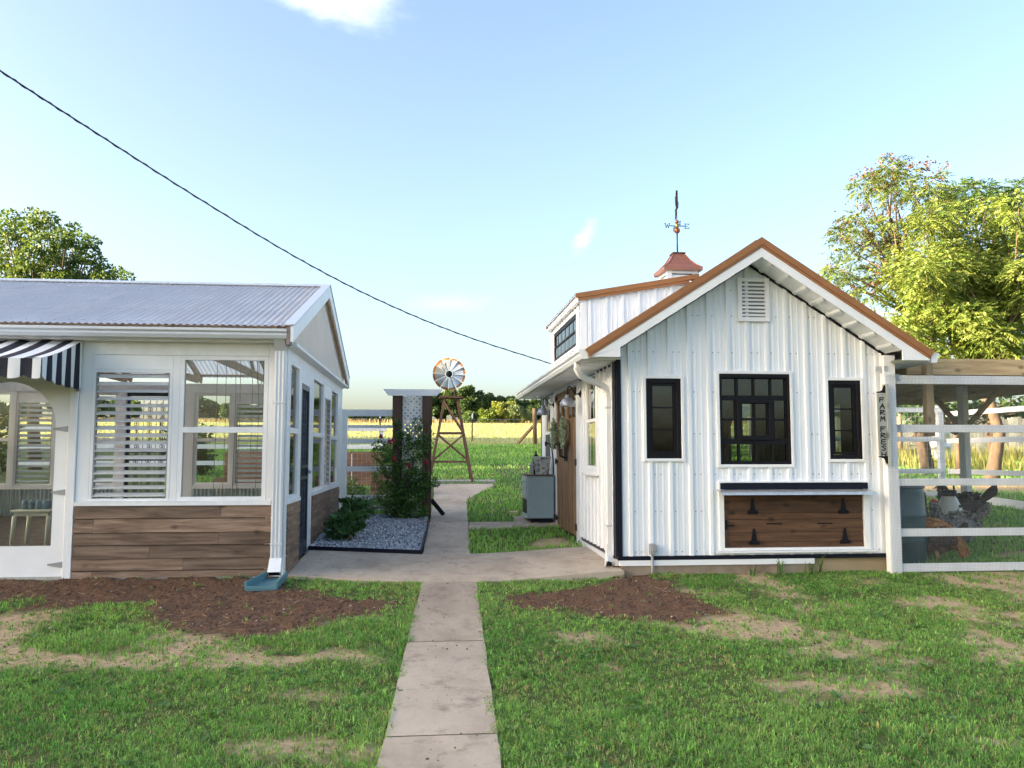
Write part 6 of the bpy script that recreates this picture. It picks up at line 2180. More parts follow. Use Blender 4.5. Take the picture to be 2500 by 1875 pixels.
# overhead cable
rays = [(-0.62, 1.03, 0.53), (-0.511, 1.02, 0.454), (-0.401, 1.015, 0.383), (-0.28, 1.01, 0.306), (-0.159, 1.004, 0.233), (-0.06, 0.999, 0.182), (0.039, 0.993, 0.141), (0.144, 0.985, 0.107)]
zz_ = [6.2, 7.2, 8.2, 9.4, 10.7, 11.8, 13.0, 14.25]
ctl = [Vector((0, 0, CAM_H)) + Vector(r) * z for r, z in zip(rays, zz_)]
ctl = [Vector((-7.5, 3.5, 5.4))] + ctl
pts = []
for i in range(len(ctl) - 1):
    p0, p1, p2, p3 = ctl[max(0, i - 1)], ctl[i], ctl[i + 1], ctl[min(len(ctl) - 1, i + 2)]
    for j in range(6):
        t = j / 6
        pts.append(0.5 * ((2 * p1) + (p2 - p0) * t + (2 * p0 - 5 * p1 + 4 * p2 - p3) * t * t + (3 * p1 - p0 - 3 * p2 + p3) * t ** 3))
pts.append(ctl[-1])
CBL = thing('overhead_cable', 'black twisted overhead cable crossing the sky to the dormer', 'cable', tuple(ctl[-1]))
MB().tube(pts, 0.0078, 7).build('cable', 'cable', CBL, True)
tw = []
for i, p in enumerate(pts[:-1]):
    for j in range(6):
        q = p.lerp(pts[i + 1], j / 6)
        a = (i * 6 + j) * 0.9
        tw.append(q + Vector((0.008 * math.cos(a), 0, 0.008 * math.sin(a))))
MB().tube(tw, 0.0052, 5).build('twisted_strand', 'cable', CBL, True)

# field fence
for i, x in enumerate((-17.5, -13.0, -8.3, -3.3, 2.87)):
    y = 57
    zb_ = gz(y)
    T = thing('metal_fence_post', ['thin metal field post nearest the windmill', 'thin metal field post left of the arbor', 'thin metal field post seen between the white rails', 'thin metal field post farther left behind the greenhouse', 'leftmost thin metal field post'][4 - i], 'post', (x, y, zb_), 'metal posts along the field fence')
    MB().bar((x, y, zb_ - 0.1), (x, y, zb_ + 1.55), 0.09, 0.05, (0, 1, 0)).build('shaft', 'rust', T)
    MB().bar((x, y - 0.01, zb_ + 1.55), (x, y - 0.01, zb_ + 1.90), 0.092, 0.06, (0, 1, 0)).build('white_tip', 'white', T)
T = thing('brace_post', 'wooden corner post with slanting brace at the field edge', 'post', (6.3, 50.2, gz(50.2)))
MB().tube([(6.3, 50.2, gz(50.2) - 0.2), (6.27, 50.2, gz(50.2) + 2.2)], 0.13, 10).build('post', 'brownpost', T, True)
MB().bar((6.2, 50.3, gz(50) + 1.15), (5.35, 51.2, gz(51) + 0.05), 0.14, 0.14).build('brace', 'brownpost', T)
T = thing('farm_gate', 'green tubular farm gate by the shed corner', 'gate', (8.0, 49.6, gz(49.6)))
M['gate_green'] = pm('gate_green', (0.02, 0.06, 0.03), 0.2, 5, 0.5)
zb_ = gz(49.6)
fr_ = [(6.62, 49.6, zb_ + 0.1), (6.62, 49.6, zb_ + 1.45), (6.72, 49.6, zb_ + 1.58), (10.0, 49.6, zb_ + 1.58), (10.0, 49.6, zb_ + 0.1), (6.62, 49.6, zb_ + 0.1)]
MB().tube(fr_, 0.045, 8).build('frame', 'gate_green', T, True)
for z in (0.35, 0.62, 0.92, 1.25):
    MB().tube([(6.62, 49.6, zb_ + z), (10.0, 49.6, zb_ + z)], 0.035, 6).build('bar', 'gate_green', T, True)
mb = MB()
for i in range(6):
    mb.bar((-30, 57, gz(57) + 0.25 + 0.25 * i), (6.3, 57 if False else 57, gz(57) + 0.25 + 0.25 * i), 0.012, 0.012)
for i in range(120):
    x = -30 + i * 0.3
    mb.bar((x, 57, gz(57) + 0.1), (x, 57, gz(57) + 1.55), 0.008, 0.008, (0, 1, 0))
stuff(mb.build('field_wire', 'galv'), 'thin woven wire strung along the field posts', 'wire fence')

# FARM FRESH sign
SG = thing('farm_sign', 'narrow grey board lettered FARM FRESH down its face', 'sign', (5.06, 9.02, 1.33))
sy = 8.985
MB().box(5.0, 5.10, sy, sy + 0.022, 1.415, 2.115).build('board', 'greywood', SG)
MB().box(5.102, 5.13, sy - 0.01, sy + 0.075, 1.31, 2.22).build('back_board', 'greywood', SG)
GL = {'F': [[(0, 0), (0.05, 1), (1, .95)], [(0.02, .55), (.75, .55)]], 'A': [[(0, 0), (.55, 1), (1, .05)], [(.2, .4), (.85, .4)]], 'R': [[(0, 0), (.08, 1), (.8, .95), (.9, .7), (.1, .5), (1, 0)]], 'M': [[(0, 0), (.15, 1), (.5, .4), (.85, 1), (1, .05)]],
      'E': [[(.95, 1), (.05, .95), (0, .02), (1, 0)], [(.03, .5), (.8, .52)]], 'S': [[(.95, .85), (.5, 1), (.08, .8), (.5, .55), (.9, .3), (.5, 0), (0, .12)]], 'H': [[(0, 0), (.08, 1)], [(.9, 0), (1, 1)], [(.04, .5), (.95, .5)]]}
z = 2.065
lm = MB()
for ch in 'FARM FRESH':
    if ch == ' ':
        z -= 0.045
        continue
    strokes(lm, GL[ch], (5.026 + rnd.uniform(-.004, .004), sy - 0.002, z - 0.052), (1, 0, 0), (0, 0, 1), 0.052, 0.003, 0.0105)
    z -= 0.0705
lm.build('lettering', 'black', SG)
for zt, sg in ((2.118, 1), (1.412, -1)):
    mb = MB()
    mb.prism([(4.995, zt), (5.10, zt), (5.10, zt + sg * 0.09), (5.085, zt + sg * 0.085), (5.06, zt + sg * 0.03), (5.03, zt + sg * 0.018), (4.995, zt + sg * 0.014)][::sg], sy + 0.004, sy + 0.014, 'y')
    for t in (0.3, 0.6):
        mb.ell((5.085, sy + 0.009, zt + sg * 0.12 * t), (0.012, 0.008, 0.012), 6, 4)
    mb.build('scroll_bracket', 'black', SG)

# ================================================================== chicken run
RN = thing('run_fence', 'white rail fence front of the chicken run with wire mesh', 'fence', (5.2, 9.1, gz(9.1)))
FYR = 9.10
MB().box(5.125, 5.262, FYR - 0.045, FYR + 0.05, 0.03, 2.555).build('post', 'white_wood', RN, bevel=0.004)
for z0, z1 in ((2.232, 2.33), (1.68, 1.767), (1.077, 1.158), (0.512, 0.598), (0.120, 0.21)):
    MB().box(5.263, 8.6, FYR - 0.02, FYR + 0.02, z0, z1).build('rail', 'white_wood', RN, bevel=0.003)
MB().box(8.6, 8.74, FYR - 0.05, FYR + 0.05, 0.03, 2.5).build('post', 'white_wood', RN)
mb = MB()
ym = FYR - 0.052
xx = 5.15
while xx < 8.6:
    mb.bar((xx, ym + (0.026 if xx > 5.27 else 0), 0.10), (xx, ym + (0.026 if xx > 5.27 else 0), 2.34), 0.00095, 0.00095, (0, 1, 0))
    xx += 0.0165
zz_ = 0.1
while zz_ < 2.34:
    mb.bar((5.27, ym + 0.026, zz_), (8.6, ym + 0.026, zz_), 0.00095, 0.00095)
    mb.bar((5.14, ym, zz_), (5.262, ym, zz_), 0.00095, 0.00095)
    zz_ += 0.0165
stuff(mb.build('wire_mesh', 'wire_grey', RN))
for z in (2.33, 1.76):
    MB().prism([(5.255, z + 0.005), (5.30, z + 0.01), (5.295, z - 0.03), (5.31, z - 0.075), (5.27, z - 0.06), (5.265, z - 0.02)], FYR - 0.056, FYR - 0.05, 'y').build('corner_iron', 'lamp_metal', RN)
hg = MB().box(5.055, 5.10, FYR - 0.003, FYR + 0.001, 2.37, 2.43).box(5.104, 5.124, FYR - 0.01, FYR + 0.004, 2.365, 2.435).box(5.126, 5.17, FYR - 0.054, FYR - 0.047, 2.37, 2.43)
hg.build('hinge', 'galv', RN)
# back and side fences of the run
RB = thing('run_fence', 'sunlit white rail fence along the back of the chicken run', 'fence', (8.2, 17.5, gz(17.5)))
for z0, z1 in ((2.35, 2.455), (1.71, 1.814), (1.015, 1.117), (0.47, 0.62)):
    MB().box(5.3, 11.2, 17.48, 17.52, z0, z1).build('rail', 'white_wood', RB)
for x in (5.3, 11.2):
    MB().box(x - 0.06, x + 0.06, 17.525, 17.63, gz(17.5) - 0.05, 2.5).build('post', 'white_wood', RB)
mb = MB()
for i in range(70):
    mb.bar((5.3 + i * 0.085, 17.47, 0.5), (5.3 + i * 0.085, 17.47, 2.75), 0.004, 0.004, (0, 1, 0))
for i in range(23):
    mb.bar((5.3, 17.47, 0.55 + i * 0.1), (11.2, 17.47, 0.55 + i * 0.1), 0.004, 0.004)
stuff(mb.build('wire', 'galv', RB))
RSd = thing('run_fence', 'white rail fence on the far right side of the chicken run', 'fence', (11.25, 13.3, gz(13)))
for z0, z1 in ((2.25, 2.355), (1.67, 1.774), (1.015, 1.118)):
    MB().box(11.23, 11.27, 9.2, 17.4, z0, z1).build('rail', 'white_wood', RSd)
MB().add([(11.23, 9.2, gz(9.2)), (11.27, 9.2, gz(9.2)), (11.27, 17.4, gz(17.4)), (11.23, 17.4, gz(17.4)), (11.23, 9.2, gz(9.2) + .16), (11.27, 9.2, gz(9.2) + .16), (11.27, 17.4, gz(17.4) + .16), (11.23, 17.4, gz(17.4) + .16)],
         [(0, 3, 2, 1), (4, 5, 6, 7), (0, 1, 5, 4), (1, 2, 6, 5), (2, 3, 7, 6), (3, 0, 4, 7)]).build('kick_board', 'white_wood', RSd)
for y in (9.3, 13.3):
    MB().box(11.275, 11.38, y - 0.06, y + 0.06, gz(y) - 0.05, 2.5).build('post', 'white_wood', RSd)
# shade roof
SR = thing('shade_roof', 'new pine plank shade roof over the chicken run', 'roof', (7.5, 12.5, gz(12.5)))
MB().box(5.62, 9.9, 9.42, 9.46, 2.375, 2.566).build('fascia_board', 'pine', SR)
y = 9.465
i = 0
while y < 15.7:
    MB().box(5.62, 9.9, y + 0.003, y + 0.181, 2.53 + 0.002 * (i % 2), 2.562).build('roof_plank', 'pine', SR)
    y += 0.184
    i += 1
for x in (5.75, 8.62):
    MB().box(x - 0.02, x + 0.02, 9.47, 15.65, 2.395, 2.528).build('beam', 'pine_y', SR)
MB().box(5.78, 9.9, 15.66, 15.70, 2.40, 2.56).build('fascia_board', 'pine', SR)
MB().box(9.80, 9.84, 9.47, 15.65, 2.42, 2.528).build('beam', 'pine_y', SR)
for x in (6.5, 7.4):
    MB().box(x - 0.018, x + 0.018, 9.47, 15.65, 2.44, 2.529).build('rafter', 'pine_y', SR)
MB().box(5.80, 5.885, 9.33, 9.418, 1.64, 2.52).build('hanger_post', 'pine_z', SR)
MB().box(8.505, 8.595, 12.70, 12.86, gz(12.78) - 0.05, 2.525).build('post', 'white_wood', SR)
MB().bar((8.55, 12.62, 1.92), (8.6, 11.98, 2.40), 0.04, 0.09, (1, 0, 0)).build('knee_brace', 'pine_y', SR)
MB().bar((8.55, 12.95, 1.92), (8.6, 13.6, 2.40), 0.04, 0.09, (1, 0, 0)).build('knee_brace', 'pine_y', SR)

# barrel and waterer
BR = thing('rain_barrel', 'dark blue green plastic barrel just behind the run fence', 'barrel', (5.62, 9.72, gz(9.7)))
g0 = gz(9.7)
MB().lathe((5.63, 9.70, g0), [(0.24, 0), (0.265, 0.05), (0.275, 0.25), (0.282, 0.27), (0.282, 0.30), (0.275, 0.32), (0.278, 0.55), (0.286, 0.57), (0.286, 0.60), (0.278, 0.62), (0.27, 0.84), (0.262, 0.90), (0.25, 0.92)], 30).build('drum', 'barrel', BR, True)
MB().lathe((5.63, 9.70, g0 + 0.90), [(0.272, 0), (0.278, 0.01), (0.278, 0.035), (0.26, 0.045), (0.24, 0.035), (0.01, 0.035)], 30).build('rim', pm('barrel_rim', (0.12, 0.16, 0.18), 0.1, 5, 0.5), BR, True)
WJ = thing('poultry_waterer', 'white plastic poultry waterer with dark cap and handle', 'waterer', (7.32, 11.35, gz(11.3)))
jx, jy = 7.32, 11.35
jz = gz(jy)
MB().lathe((jx, jy, jz), [(0.19, 0), (0.19, 0.03), (0.175, 0.05), (0.175, 0.40), (0.165, 0.47), (0.11, 0.60), (0.095, 0.62), (0.09, 0.64)], 26).build('tank', 'jug', WJ, True)
MB().lathe((jx, jy, jz + 0.64), [(0.105, 0), (0.108, 0.01), (0.108, 0.075), (0.09, 0.085), (0.002, 0.085)], 22).build('cap', 'black', WJ, True)
MB().tube([(jx - 0.085, jy, jz + 0.72), (jx - 0.08, jy, jz + 0.79), (jx - 0.05, jy, jz + 0.815), (jx + 0.05, jy, jz + 0.815), (jx + 0.08, jy, jz + 0.79), (jx + 0.085, jy, jz + 0.72)], 0.013, 8).build('handle', 'black', WJ, True)
MB().lathe((jx + 0.07, jy - 0.13, jz + 0.5), [(0.02, -0.02), (0.02, 0.0)], 12, 'y').build('plug', 'black', WJ)
MB().lathe((jx, jy, jz), [(0.25, 0.0), (0.27, 0.06), (0.26, 0.06), (0.24, 0.015), (0.2, 0.015)], 26).build('trough', 'barrel', WJ, True)


# hens
def feather(name, c1, c2, scale=30):
    return pm(name, c1, 0.25, scale, 0.75, 0.6, 60, col2=c2)


M['f_orange'] = feather('buff_feathers', (0.42, 0.17, 0.05), (0.62, 0.33, 0.12), 12)
M['f_dark'] = feather('black_feathers', (0.018, 0.014, 0.016), (0.05, 0.038, 0.035))
M['f_speck'] = feather('speckled_feathers', (0.02, 0.022, 0.024), (0.30, 0.31, 0.30), 55)
M['f_pale'] = feather('pale_feathers', (0.38, 0.33, 0.28), (0.62, 0.57, 0.50), 14)
M['f_brown'] = feather('brown_feathers', (0.06, 0.035, 0.025), (0.15, 0.09, 0.06), 20)
M['comb'] = pm('red_comb', (0.50, 0.02, 0.025), 0.2, 20, 0.5)
M['shank'] = pm('hen_shank', (0.45, 0.30, 0.10), 0.2, 20, 0.6)


FCOL = {'f_orange': ((0.36, 0.14, 0.04), (0.66, 0.36, 0.13)), 'f_dark': ((0.014, 0.012, 0.014), (0.05, 0.04, 0.04)), 'f_speck': ((0.015, 0.016, 0.018), (0.42, 0.43, 0.42)), 'f_pale': ((0.36, 0.31, 0.26), (0.68, 0.63, 0.56)), 'f_brown': ((0.05, 0.03, 0.02), (0.18, 0.11, 0.07))}


def hen(label, loc, rz, mat, neckmat, tailmat, peck=False, s=1.0):
    """body is one continuous skin from tail root through neck to head"""
    T = thing('hen', label, 'hen', loc, 'hens in the run')
    ORG[T.name] = (0, 0, 0)
    T.rotation_euler = (0, 0, rz)
    T.scale = (s, s, s)
    if peck:
        sec = [(-.20, .33, .02, .02), (-.17, .32, .06, .07), (-.10, .29, .105, .115), (0, .255, .125, .135), (.09, .225, .105, .115), (.15, .20, .07, .08), (.195, .16, .048, .055), (.225, .115, .036, .04), (.24, .08, .034, .036), (.25, .05, .028, .03), (.256, .032, .012, .012)]
    else:
        sec = [(-.21, .34, .02, .02), (-.18, .32, .055, .07), (-.11, .275, .105, .115), (0, .25, .125, .14), (.09, .265, .105, .12), (.14, .31, .072, .08), (.16, .37, .050, .052), (.17, .42, .038, .042), (.185, .455, .036, .038), (.21, .468, .028, .028), (.225, .466, .012, .012)]
    n = 14
    vs, fs = [], []
    P = [Vector((a, 0, b)) for a, b, _, _ in sec]
    for i, (a, b, ry, rn) in enumerate(sec):
        d = (P[min(i + 1, len(P) - 1)] - P[max(0, i - 1)]).normalized()
        up = Vector((-d.z, 0, d.x))
        for k in range(n):
            an = 2 * PI * k / n
            vs.append(P[i] + Vector((0, 1, 0)) * (ry * math.cos(an)) + up * (rn * math.sin(an)))
    for i in range(len(sec) - 1):
        for k in range(n):
            fs.append((i * n + k, i * n + (k + 1) % n, (i + 1) * n + (k + 1) % n, (i + 1) * n + k))
    MB().add(vs, fs).build('body', mat, T, True)
    # overlapping contour feathers, tips towards the tail
    k = 520
    si = NR.random(k) ** 0.9 * (len(sec) - 3.2) + 0.4
    an = NR.uniform(0, 2 * PI, k)
    i0 = np.floor(si).astype(int)
    ft = (si - i0)[:, None]
    SA = np.array(sec)
    sc_ = SA[i0] * (1 - ft) + SA[i0 + 1] * ft
    dd = unit(np.stack([SA[i0 + 1, 0] - SA[i0, 0], np.zeros(k), SA[i0 + 1, 1] - SA[i0, 1]], -1))
    uu = np.stack([-dd[:, 2], np.zeros(k), dd[:, 0]], -1)
    nn = np.stack([np.zeros(k), np.cos(an), np.zeros(k)], -1) + uu * np.sin(an)[:, None]
    pos = np.stack([sc_[:, 0], np.zeros(k), sc_[:, 1]], -1) + np.stack([np.zeros(k), sc_[:, 2] * np.cos(an), np.zeros(k)], -1) + uu * (sc_[:, 3] * np.sin(an))[:, None]
    ud = unit(-dd + nn * 0.28 + NR.normal(0, 0.12, (k, 3)))
    lo, hi = FCOL[mat]
    fc = mixcol(k, lo, hi, 0.3)
    nk = si > len(sec) * 0.55
    lo, hi = FCOL[neckmat]
    fc[nk] = mixcol(int(nk.sum()), lo, hi, 0.3)
    sz = 0.018 + 0.30 * sc_[:, 3]
    fv, ff, fcc = leafquads(pos, ud, sz, sz * 0.6, fc, 0.04)
    stuff(npmesh('feathers', fv, ff, 'leaf', T, cols=fcc))
    hx, hz = (sec[-3][0], sec[-3][1])
    hd = Vector((0.25, 0, -1)).normalized() if peck else Vector((1, 0, -0.1)).normalized()
    hu = Vector((1, 0, 0.25)).normalized() if peck else Vector((0, 0, 1))
    h0 = Vector((hx, 0, hz))
    bk = MB()
    t0 = h0 + hd * 0.03
    bk.tube([t0, t0 + hd * 0.02 - hu * 0.002, t0 + hd * 0.045 - hu * 0.012], [0.013, 0.009, 0.001], 8)
    bk.build('beak', 'shank', T, True)
    cm = MB()
    for i in range(5):
        cm.ell(h0 + hu * (0.035 + 0.008 * math.sin(i)) + hd * (0.02 - 0.014 * i), (0.011, 0.005, 0.017), 6, 4)
    cm.build('comb', 'comb', T, True)
    cm = MB()
    for sy_ in (-1, 1):
        cm.ell(h0 - hu * 0.035 + hd * 0.012 + Vector((0, 0.010 * sy_, 0)), (0.010, 0.006, 0.017), 6, 4)
    cm.build('wattle', 'comb', T, True)
    ey = MB()
    for sy_ in (-1, 1):
        ey.ell(h0 + hu * 0.010 + hd * 0.006 + Vector((0, 0.033 * sy_, 0)), (0.006, 0.004, 0.006), 6, 4)
    ey.build('eye', 'black', T, True)
    tl = MB()
    for i in range(9):
        f = (i - 4) / 4
        r = Vector((-0.17, 0.02 * f, 0.32))
        tip = Vector((-0.31 + 0.03 * abs(f), 0.07 * f, 0.46 - 0.05 * abs(f)))
        sd_ = Vector((0.02, 0.012, 0.02))
        tl.add([r - sd_, r + sd_, tip + sd_ * 1.2, tip + Vector((-0.015, 0, 0.015)), tip - sd_ * 1.2], [(0, 1, 2, 3, 4)])
    tl.build('tail', tailmat, T)
    for sy_ in (-1, 1):
        wg = MB()
        wg.ell((-0.03, sy_ * 0.112, 0.27), (0.13, 0.022, 0.075), 10, 6)
        wg.build('wing', mat if not peck else neckmat, T, True)
        lg = MB()
        lg.tube([(0.01, sy_ * 0.05, 0.17), (-0.005, sy_ * 0.05, 0.10), (0.005, sy_ * 0.052, 0.01)], [0.035, 0.012, 0.009], 8)
        for an in (-0.5, 0, 0.5):
            lg.tube([(0.005, sy_ * 0.052, 0.01), (0.005 + 0.055 * math.cos(an), sy_ * 0.052 + 0.055 * math.sin(an), 0.006)], [0.008, 0.004], 5)
        lg.tube([(0.005, sy_ * 0.052, 0.012), (-0.03, sy_ * 0.052, 0.006)], [0.007, 0.004], 5)
        lg.build('leg', 'shank', T, True)
    return T


hen('buff orange hen pecking the ground with red comb', (6.19, 9.85, gz(9.85)), -0.15, 'f_orange', 'f_orange', 'f_dark', True, 1.25)
hen('black and white speckled hen standing before the waterer', (6.74, 10.35, gz(10.35)), 2.9, 'f_speck', 'f_speck', 'f_speck', False, 1.35)
hen('pale fawn hen half hidden behind the barrel', (6.32, 10.8, gz(10.8)), 0.1, 'f_pale', 'f_brown', 'f_pale', False, 1.2)
hen('black hen standing upright behind the pale hen', (7.02, 11.75, gz(11.75)), 0.5, 'f_dark', 'f_dark', 'f_dark', False, 1.35)
hen('dark hen with brown head behind the waterer', (7.98, 12.05, gz(12.05)), 2.9, 'f_dark', 'f_brown', 'f_dark', False, 1.55)
hen('dark brown hen pecking in the shade beside the buff hen', (6.05, 9.66, gz(9.66)), 2.6, 'f_brown', 'f_dark', 'f_dark', True, 1.05)
hen('reddish hen farther back seen over the barrel rim', (7.8, 13.35, gz(13.35)), 0.2, 'f_brown', 'f_brown', 'f_dark', False, 1.3)

# beyond the run: cedar pickets, wagon wheel, grey drum
PF = thing('picket_fence', 'weathered board fence beyond the chicken run', 'fence', (20, 36, gz(36)))
x = 14.0
while x < 42:
    w = rnd.uniform(0.13, 0.17)
    h = 1.75 + rnd.uniform(-0.06, 0.06)
    MB().box(x, x + w, 36, 36.03, gz(36), gz(36) + h).build('board', 'greywood', PF)
    x += w + rnd.uniform(0.01, 0.03)
for z in (0.4, 1.4):
    MB().box(14, 42, 36.031, 36.08, gz(36) + z, gz(36) + z + 0.1).build('rail', 'greywood', PF)
WW = thing('wagon_wheel', 'old wagon wheel leaning beyond the run fence', 'wheel', (20.4, 33.5, gz(33.5)))
wc2 = Vector((20.5, 33.5, gz(33.5) + 0.58))
MB().tube([wc2 + Vector((0.55 * math.cos(a), 0.05 * math.sin(a), 0.55 * math.sin(a))) for a in [2 * PI * i / 28 for i in range(29)]], 0.045, 8).build('rim', 'pine_z', WW, True)
for i in range(12):
    a = 2 * PI * i / 12
    MB().tube([wc2, wc2 + Vector((0.54 * math.cos(a), 0.05 * math.sin(a), 0.54 * math.sin(a)))], 0.022, 6).build('spoke', 'pine_z', WW)
MB().ell(wc2, (0.1, 0.1, 0.1), 10, 6).build('hub', 'pine_z', WW, True)
DR = thing('steel_drum', 'grey steel drum standing beyond the run fence', 'drum', (20.3, 32.0, gz(32)))
zd0 = gz(32)
MB().lathe((20.3, 32.0, zd0 + 0.03), [(0.42, 0), (0.44, 0.03), (0.43, 0.06), (0.43, 0.5), (0.45, 0.54), (0.43, 0.58), (0.43, 1.05), (0.45, 1.09), (0.42, 1.12), (0.002, 1.12)], 26).build('drum', 'galv', DR, True)
MB().tube([(20.3 + 0.43 * math.cos(a), 32 + 0.43 * math.sin(a), zd0 + 0.8) for a in [2 * PI * i / 20 for i in range(21)]], 0.018, 6).build('hoop', 'galv', DR)
for i, (x, y, h, lab) in enumerate(((18.9, 32.4, 1.9, 'orange lit wooden post left of the steel drum'), (22.5, 29, 2.2, 'grey tree stump post right of the steel drum'))):
    T = MB().tube([(x, y, gz(y) - 0.1), (x + 0.03, y, gz(y) + h)], [0.12, 0.10], 8).build('yard_post', 'pine_z' if i == 0 else 'greywood', None, True)
    tag(T, lab, 'post')
N = 9000
y = NR.uniform(24, 35.5, N)
x = NR.uniform(0.45, 0.85, N) * y + 0.5
k = fbm(x, y, 0.35, 8) > 0.45
x, y = x[k], y[k]
n = len(x)
stuff(blades('rough_grass', x, y, gza(y), NR.uniform(0.2, 0.75, n), NR.uniform(0.015, 0.035, n), mixcol(n, (0.12, 0.19, 0.03), (0.38, 0.33, 0.10)), 0.5), 'tall rough grass and weeds beyond the run', 'grass')

# ================================================================== trees
CA= [[13.65, 23.21, 9.96, 0.35, 0.26], [13.92, 24.13, 10.04, 0.4, 0.27], [12.94, 23.61, 9.43, 0.44, 0.31], [13.67, 24.31, 9.81, 0.5, 0.32], [14.22, 24.38, 9.84, 0.55, 0.36], [13.81, 22.7, 9.36, 0.59, 0.38], [14.27, 22.54, 9.24, 0.55, 0.38], [16.28, 25.01, 10.07, 0.37, 0.47], [13.73, 23.28, 9.11, 0.65, 0.26], [14.42, 23.2, 9.07, 0.65, 0.26], [16.43, 25.49, 9.88, 0.48, 0.29], [12.82, 23.91, 8.59, 0.36, 0.31], [13.4, 25.01, 8.58, 0.51, 0.28], [12.4, 23.93, 8.06, 0.4, 0.25], [13.68, 24.42, 8.51, 0.5, 0.25], [13.43, 22.95, 8.22, 0.47, 0.25], [14.7, 24.4, 8.49, 0.41, 0.25], [13.16, 25.1, 7.92, 0.66, 0.28], [13.34, 24.07, 7.84, 0.67, 0.31], [14.18, 24.72, 8.23, 0.6, 0.32], [14.58, 24.51, 8.23, 0.5, 0.27], [11.64, 22.69, 6.72, 0.47, 0.25], [13.4, 24.77, 7.39, 0.65, 0.32], [12.24, 24.27, 6.85, 0.32, 0.25], [12.31, 23.4, 6.35, 0.44, 0.25], [12.42, 22.59, 5.96, 0.42, 0.25], [14.2, 25.1, 7.69, 0.56, 0.33], [13.67, 23.92, 6.68, 0.49, 0.27], [14.47, 24.66, 7.76, 0.51, 0.32], [13.8, 25.14, 7.02, 0.47, 0.28]]
CB= [[15.38, 21.22, 4.26, 0.39, 0.37], [15.47, 23.17, 4.44, 0.52, 0.3], [16.79, 21.4, 6.44, 0.43, 0.3], [14.93, 21.75, 6.7, 0.39, 0.35], [15.86, 22.73, 4.54, 0.47, 0.41], [15.6, 20.67, 3.9, 0.42, 0.27], [15.93, 20.7, 5.7, 0.43, 0.28], [17.39, 23.07, 6.16, 0.4, 0.29], [12.68, 21.33, 4.77, 0.39, 0.28], [13.73, 21.54, 4.95, 0.48, 0.27], [15.87, 22.26, 8.41, 0.47, 0.32], [14.61, 22.56, 8.32, 0.45, 0.28], [12.67, 20.42, 6.26, 0.41, 0.27], [13.74, 21.47, 4.12, 0.48, 0.31], [14.71, 21.8, 6.11, 0.44, 0.35], [15.26, 21.95, 5.7, 0.5, 0.34], [14.05, 21.07, 5.09, 0.36, 0.3], [17.51, 22.27, 6.25, 0.43, 0.27], [15.6, 23.46, 6.17, 0.35, 0.38], [15.4, 21.65, 6.33, 0.45, 0.31], [16.06, 22.14, 5.21, 0.33, 0.28], [13.12, 20.78, 6.14, 0.41, 0.3], [13.97, 21.28, 6.9, 0.38, 0.34], [14.48, 22.53, 6.91, 0.48, 0.28], [14.45, 20.76, 4.98, 0.36, 0.28], [17.47, 23.24, 7.8, 0.38, 0.35], [17.03, 23.31, 8.48, 0.41, 0.33], [15.66, 20.71, 6.25, 0.46, 0.27], [15.16, 23.41, 5.82, 0.52, 0.35], [13.58, 21.6, 7.82, 0.42, 0.29], [17.05, 22.87, 4.87, 0.38, 0.32], [17.07, 22.82, 5.79, 0.49, 0.33], [14.25, 21.35, 6.49, 0.48, 0.28], [17.57, 22.56, 7.71, 0.48, 0.4], [16.16, 22.49, 6.28, 0.39, 0.32], [16.2, 22.98, 7.48, 0.5, 0.29], [16.32, 21.25, 5.27, 0.48, 0.38], [14.05, 22.81, 7.33, 0.47, 0.35], [14.74, 23.48, 4.82, 0.44, 0.4], [14.78, 22.55, 7.76, 0.44, 0.39], [13.52, 22.12, 4.93, 0.5, 0.38], [15.75, 20.76, 8.13, 0.42, 0.37], [13.94, 21.98, 6.1, 0.41, 0.33], [16.82, 21.53, 4.61, 0.34, 0.33], [15.97, 22.7, 7.06, 0.37, 0.32], [13.63, 22.57, 6.08, 0.47, 0.33], [16.56, 22.21, 6.87, 0.48, 0.36], [14.29, 20.98, 5.15, 0.39, 0.35], [15.23, 22.47, 7.52, 0.44, 0.37], [13.31, 22.42, 6.64, 0.41, 0.4], [16.34, 20.97, 6.6, 0.47, 0.36], [17.04, 23.25, 6.23, 0.37, 0.37], [17.3, 22.5, 7.89, 0.34, 0.4], [14.91, 20.79, 4.56, 0.48, 0.33], [17.32, 23.38, 6.52, 0.49, 0.3], [14.47, 20.85, 4.6, 0.35, 0.28], [13.51, 21.46, 5.6, 0.46, 0.32], [14.82, 22.71, 6.77, 0.35, 0.35], [16.52, 22.31, 7.91, 0.46, 0.38], [14.16, 22.18, 5.34, 0.41, 0.39], [15.24, 22.47, 5.89, 0.42, 0.39], [13.46, 21.86, 5.28, 0.48, 0.39]]
CC= [[18.27, 26.62, 10.47, 0.45, 0.25], [18.55, 26.35, 10.35, 0.49, 0.29], [18.87, 26.14, 10.15, 0.44, 0.29], [18.41, 27.43, 10.36, 0.36, 0.25], [19.2, 27.51, 10.35, 0.56, 0.31], [20.04, 27.09, 10.48, 0.35, 0.3], [20.74, 27.48, 10.77, 0.36, 0.26], [20.56, 26.72, 10.62, 0.3, 0.3], [17.32, 26.53, 9.82, 0.4, 0.25], [19.15, 26.77, 9.9, 0.6, 0.3], [17.91, 27.75, 9.96, 0.41, 0.31], [19.85, 26.08, 9.85, 0.58, 0.39]]
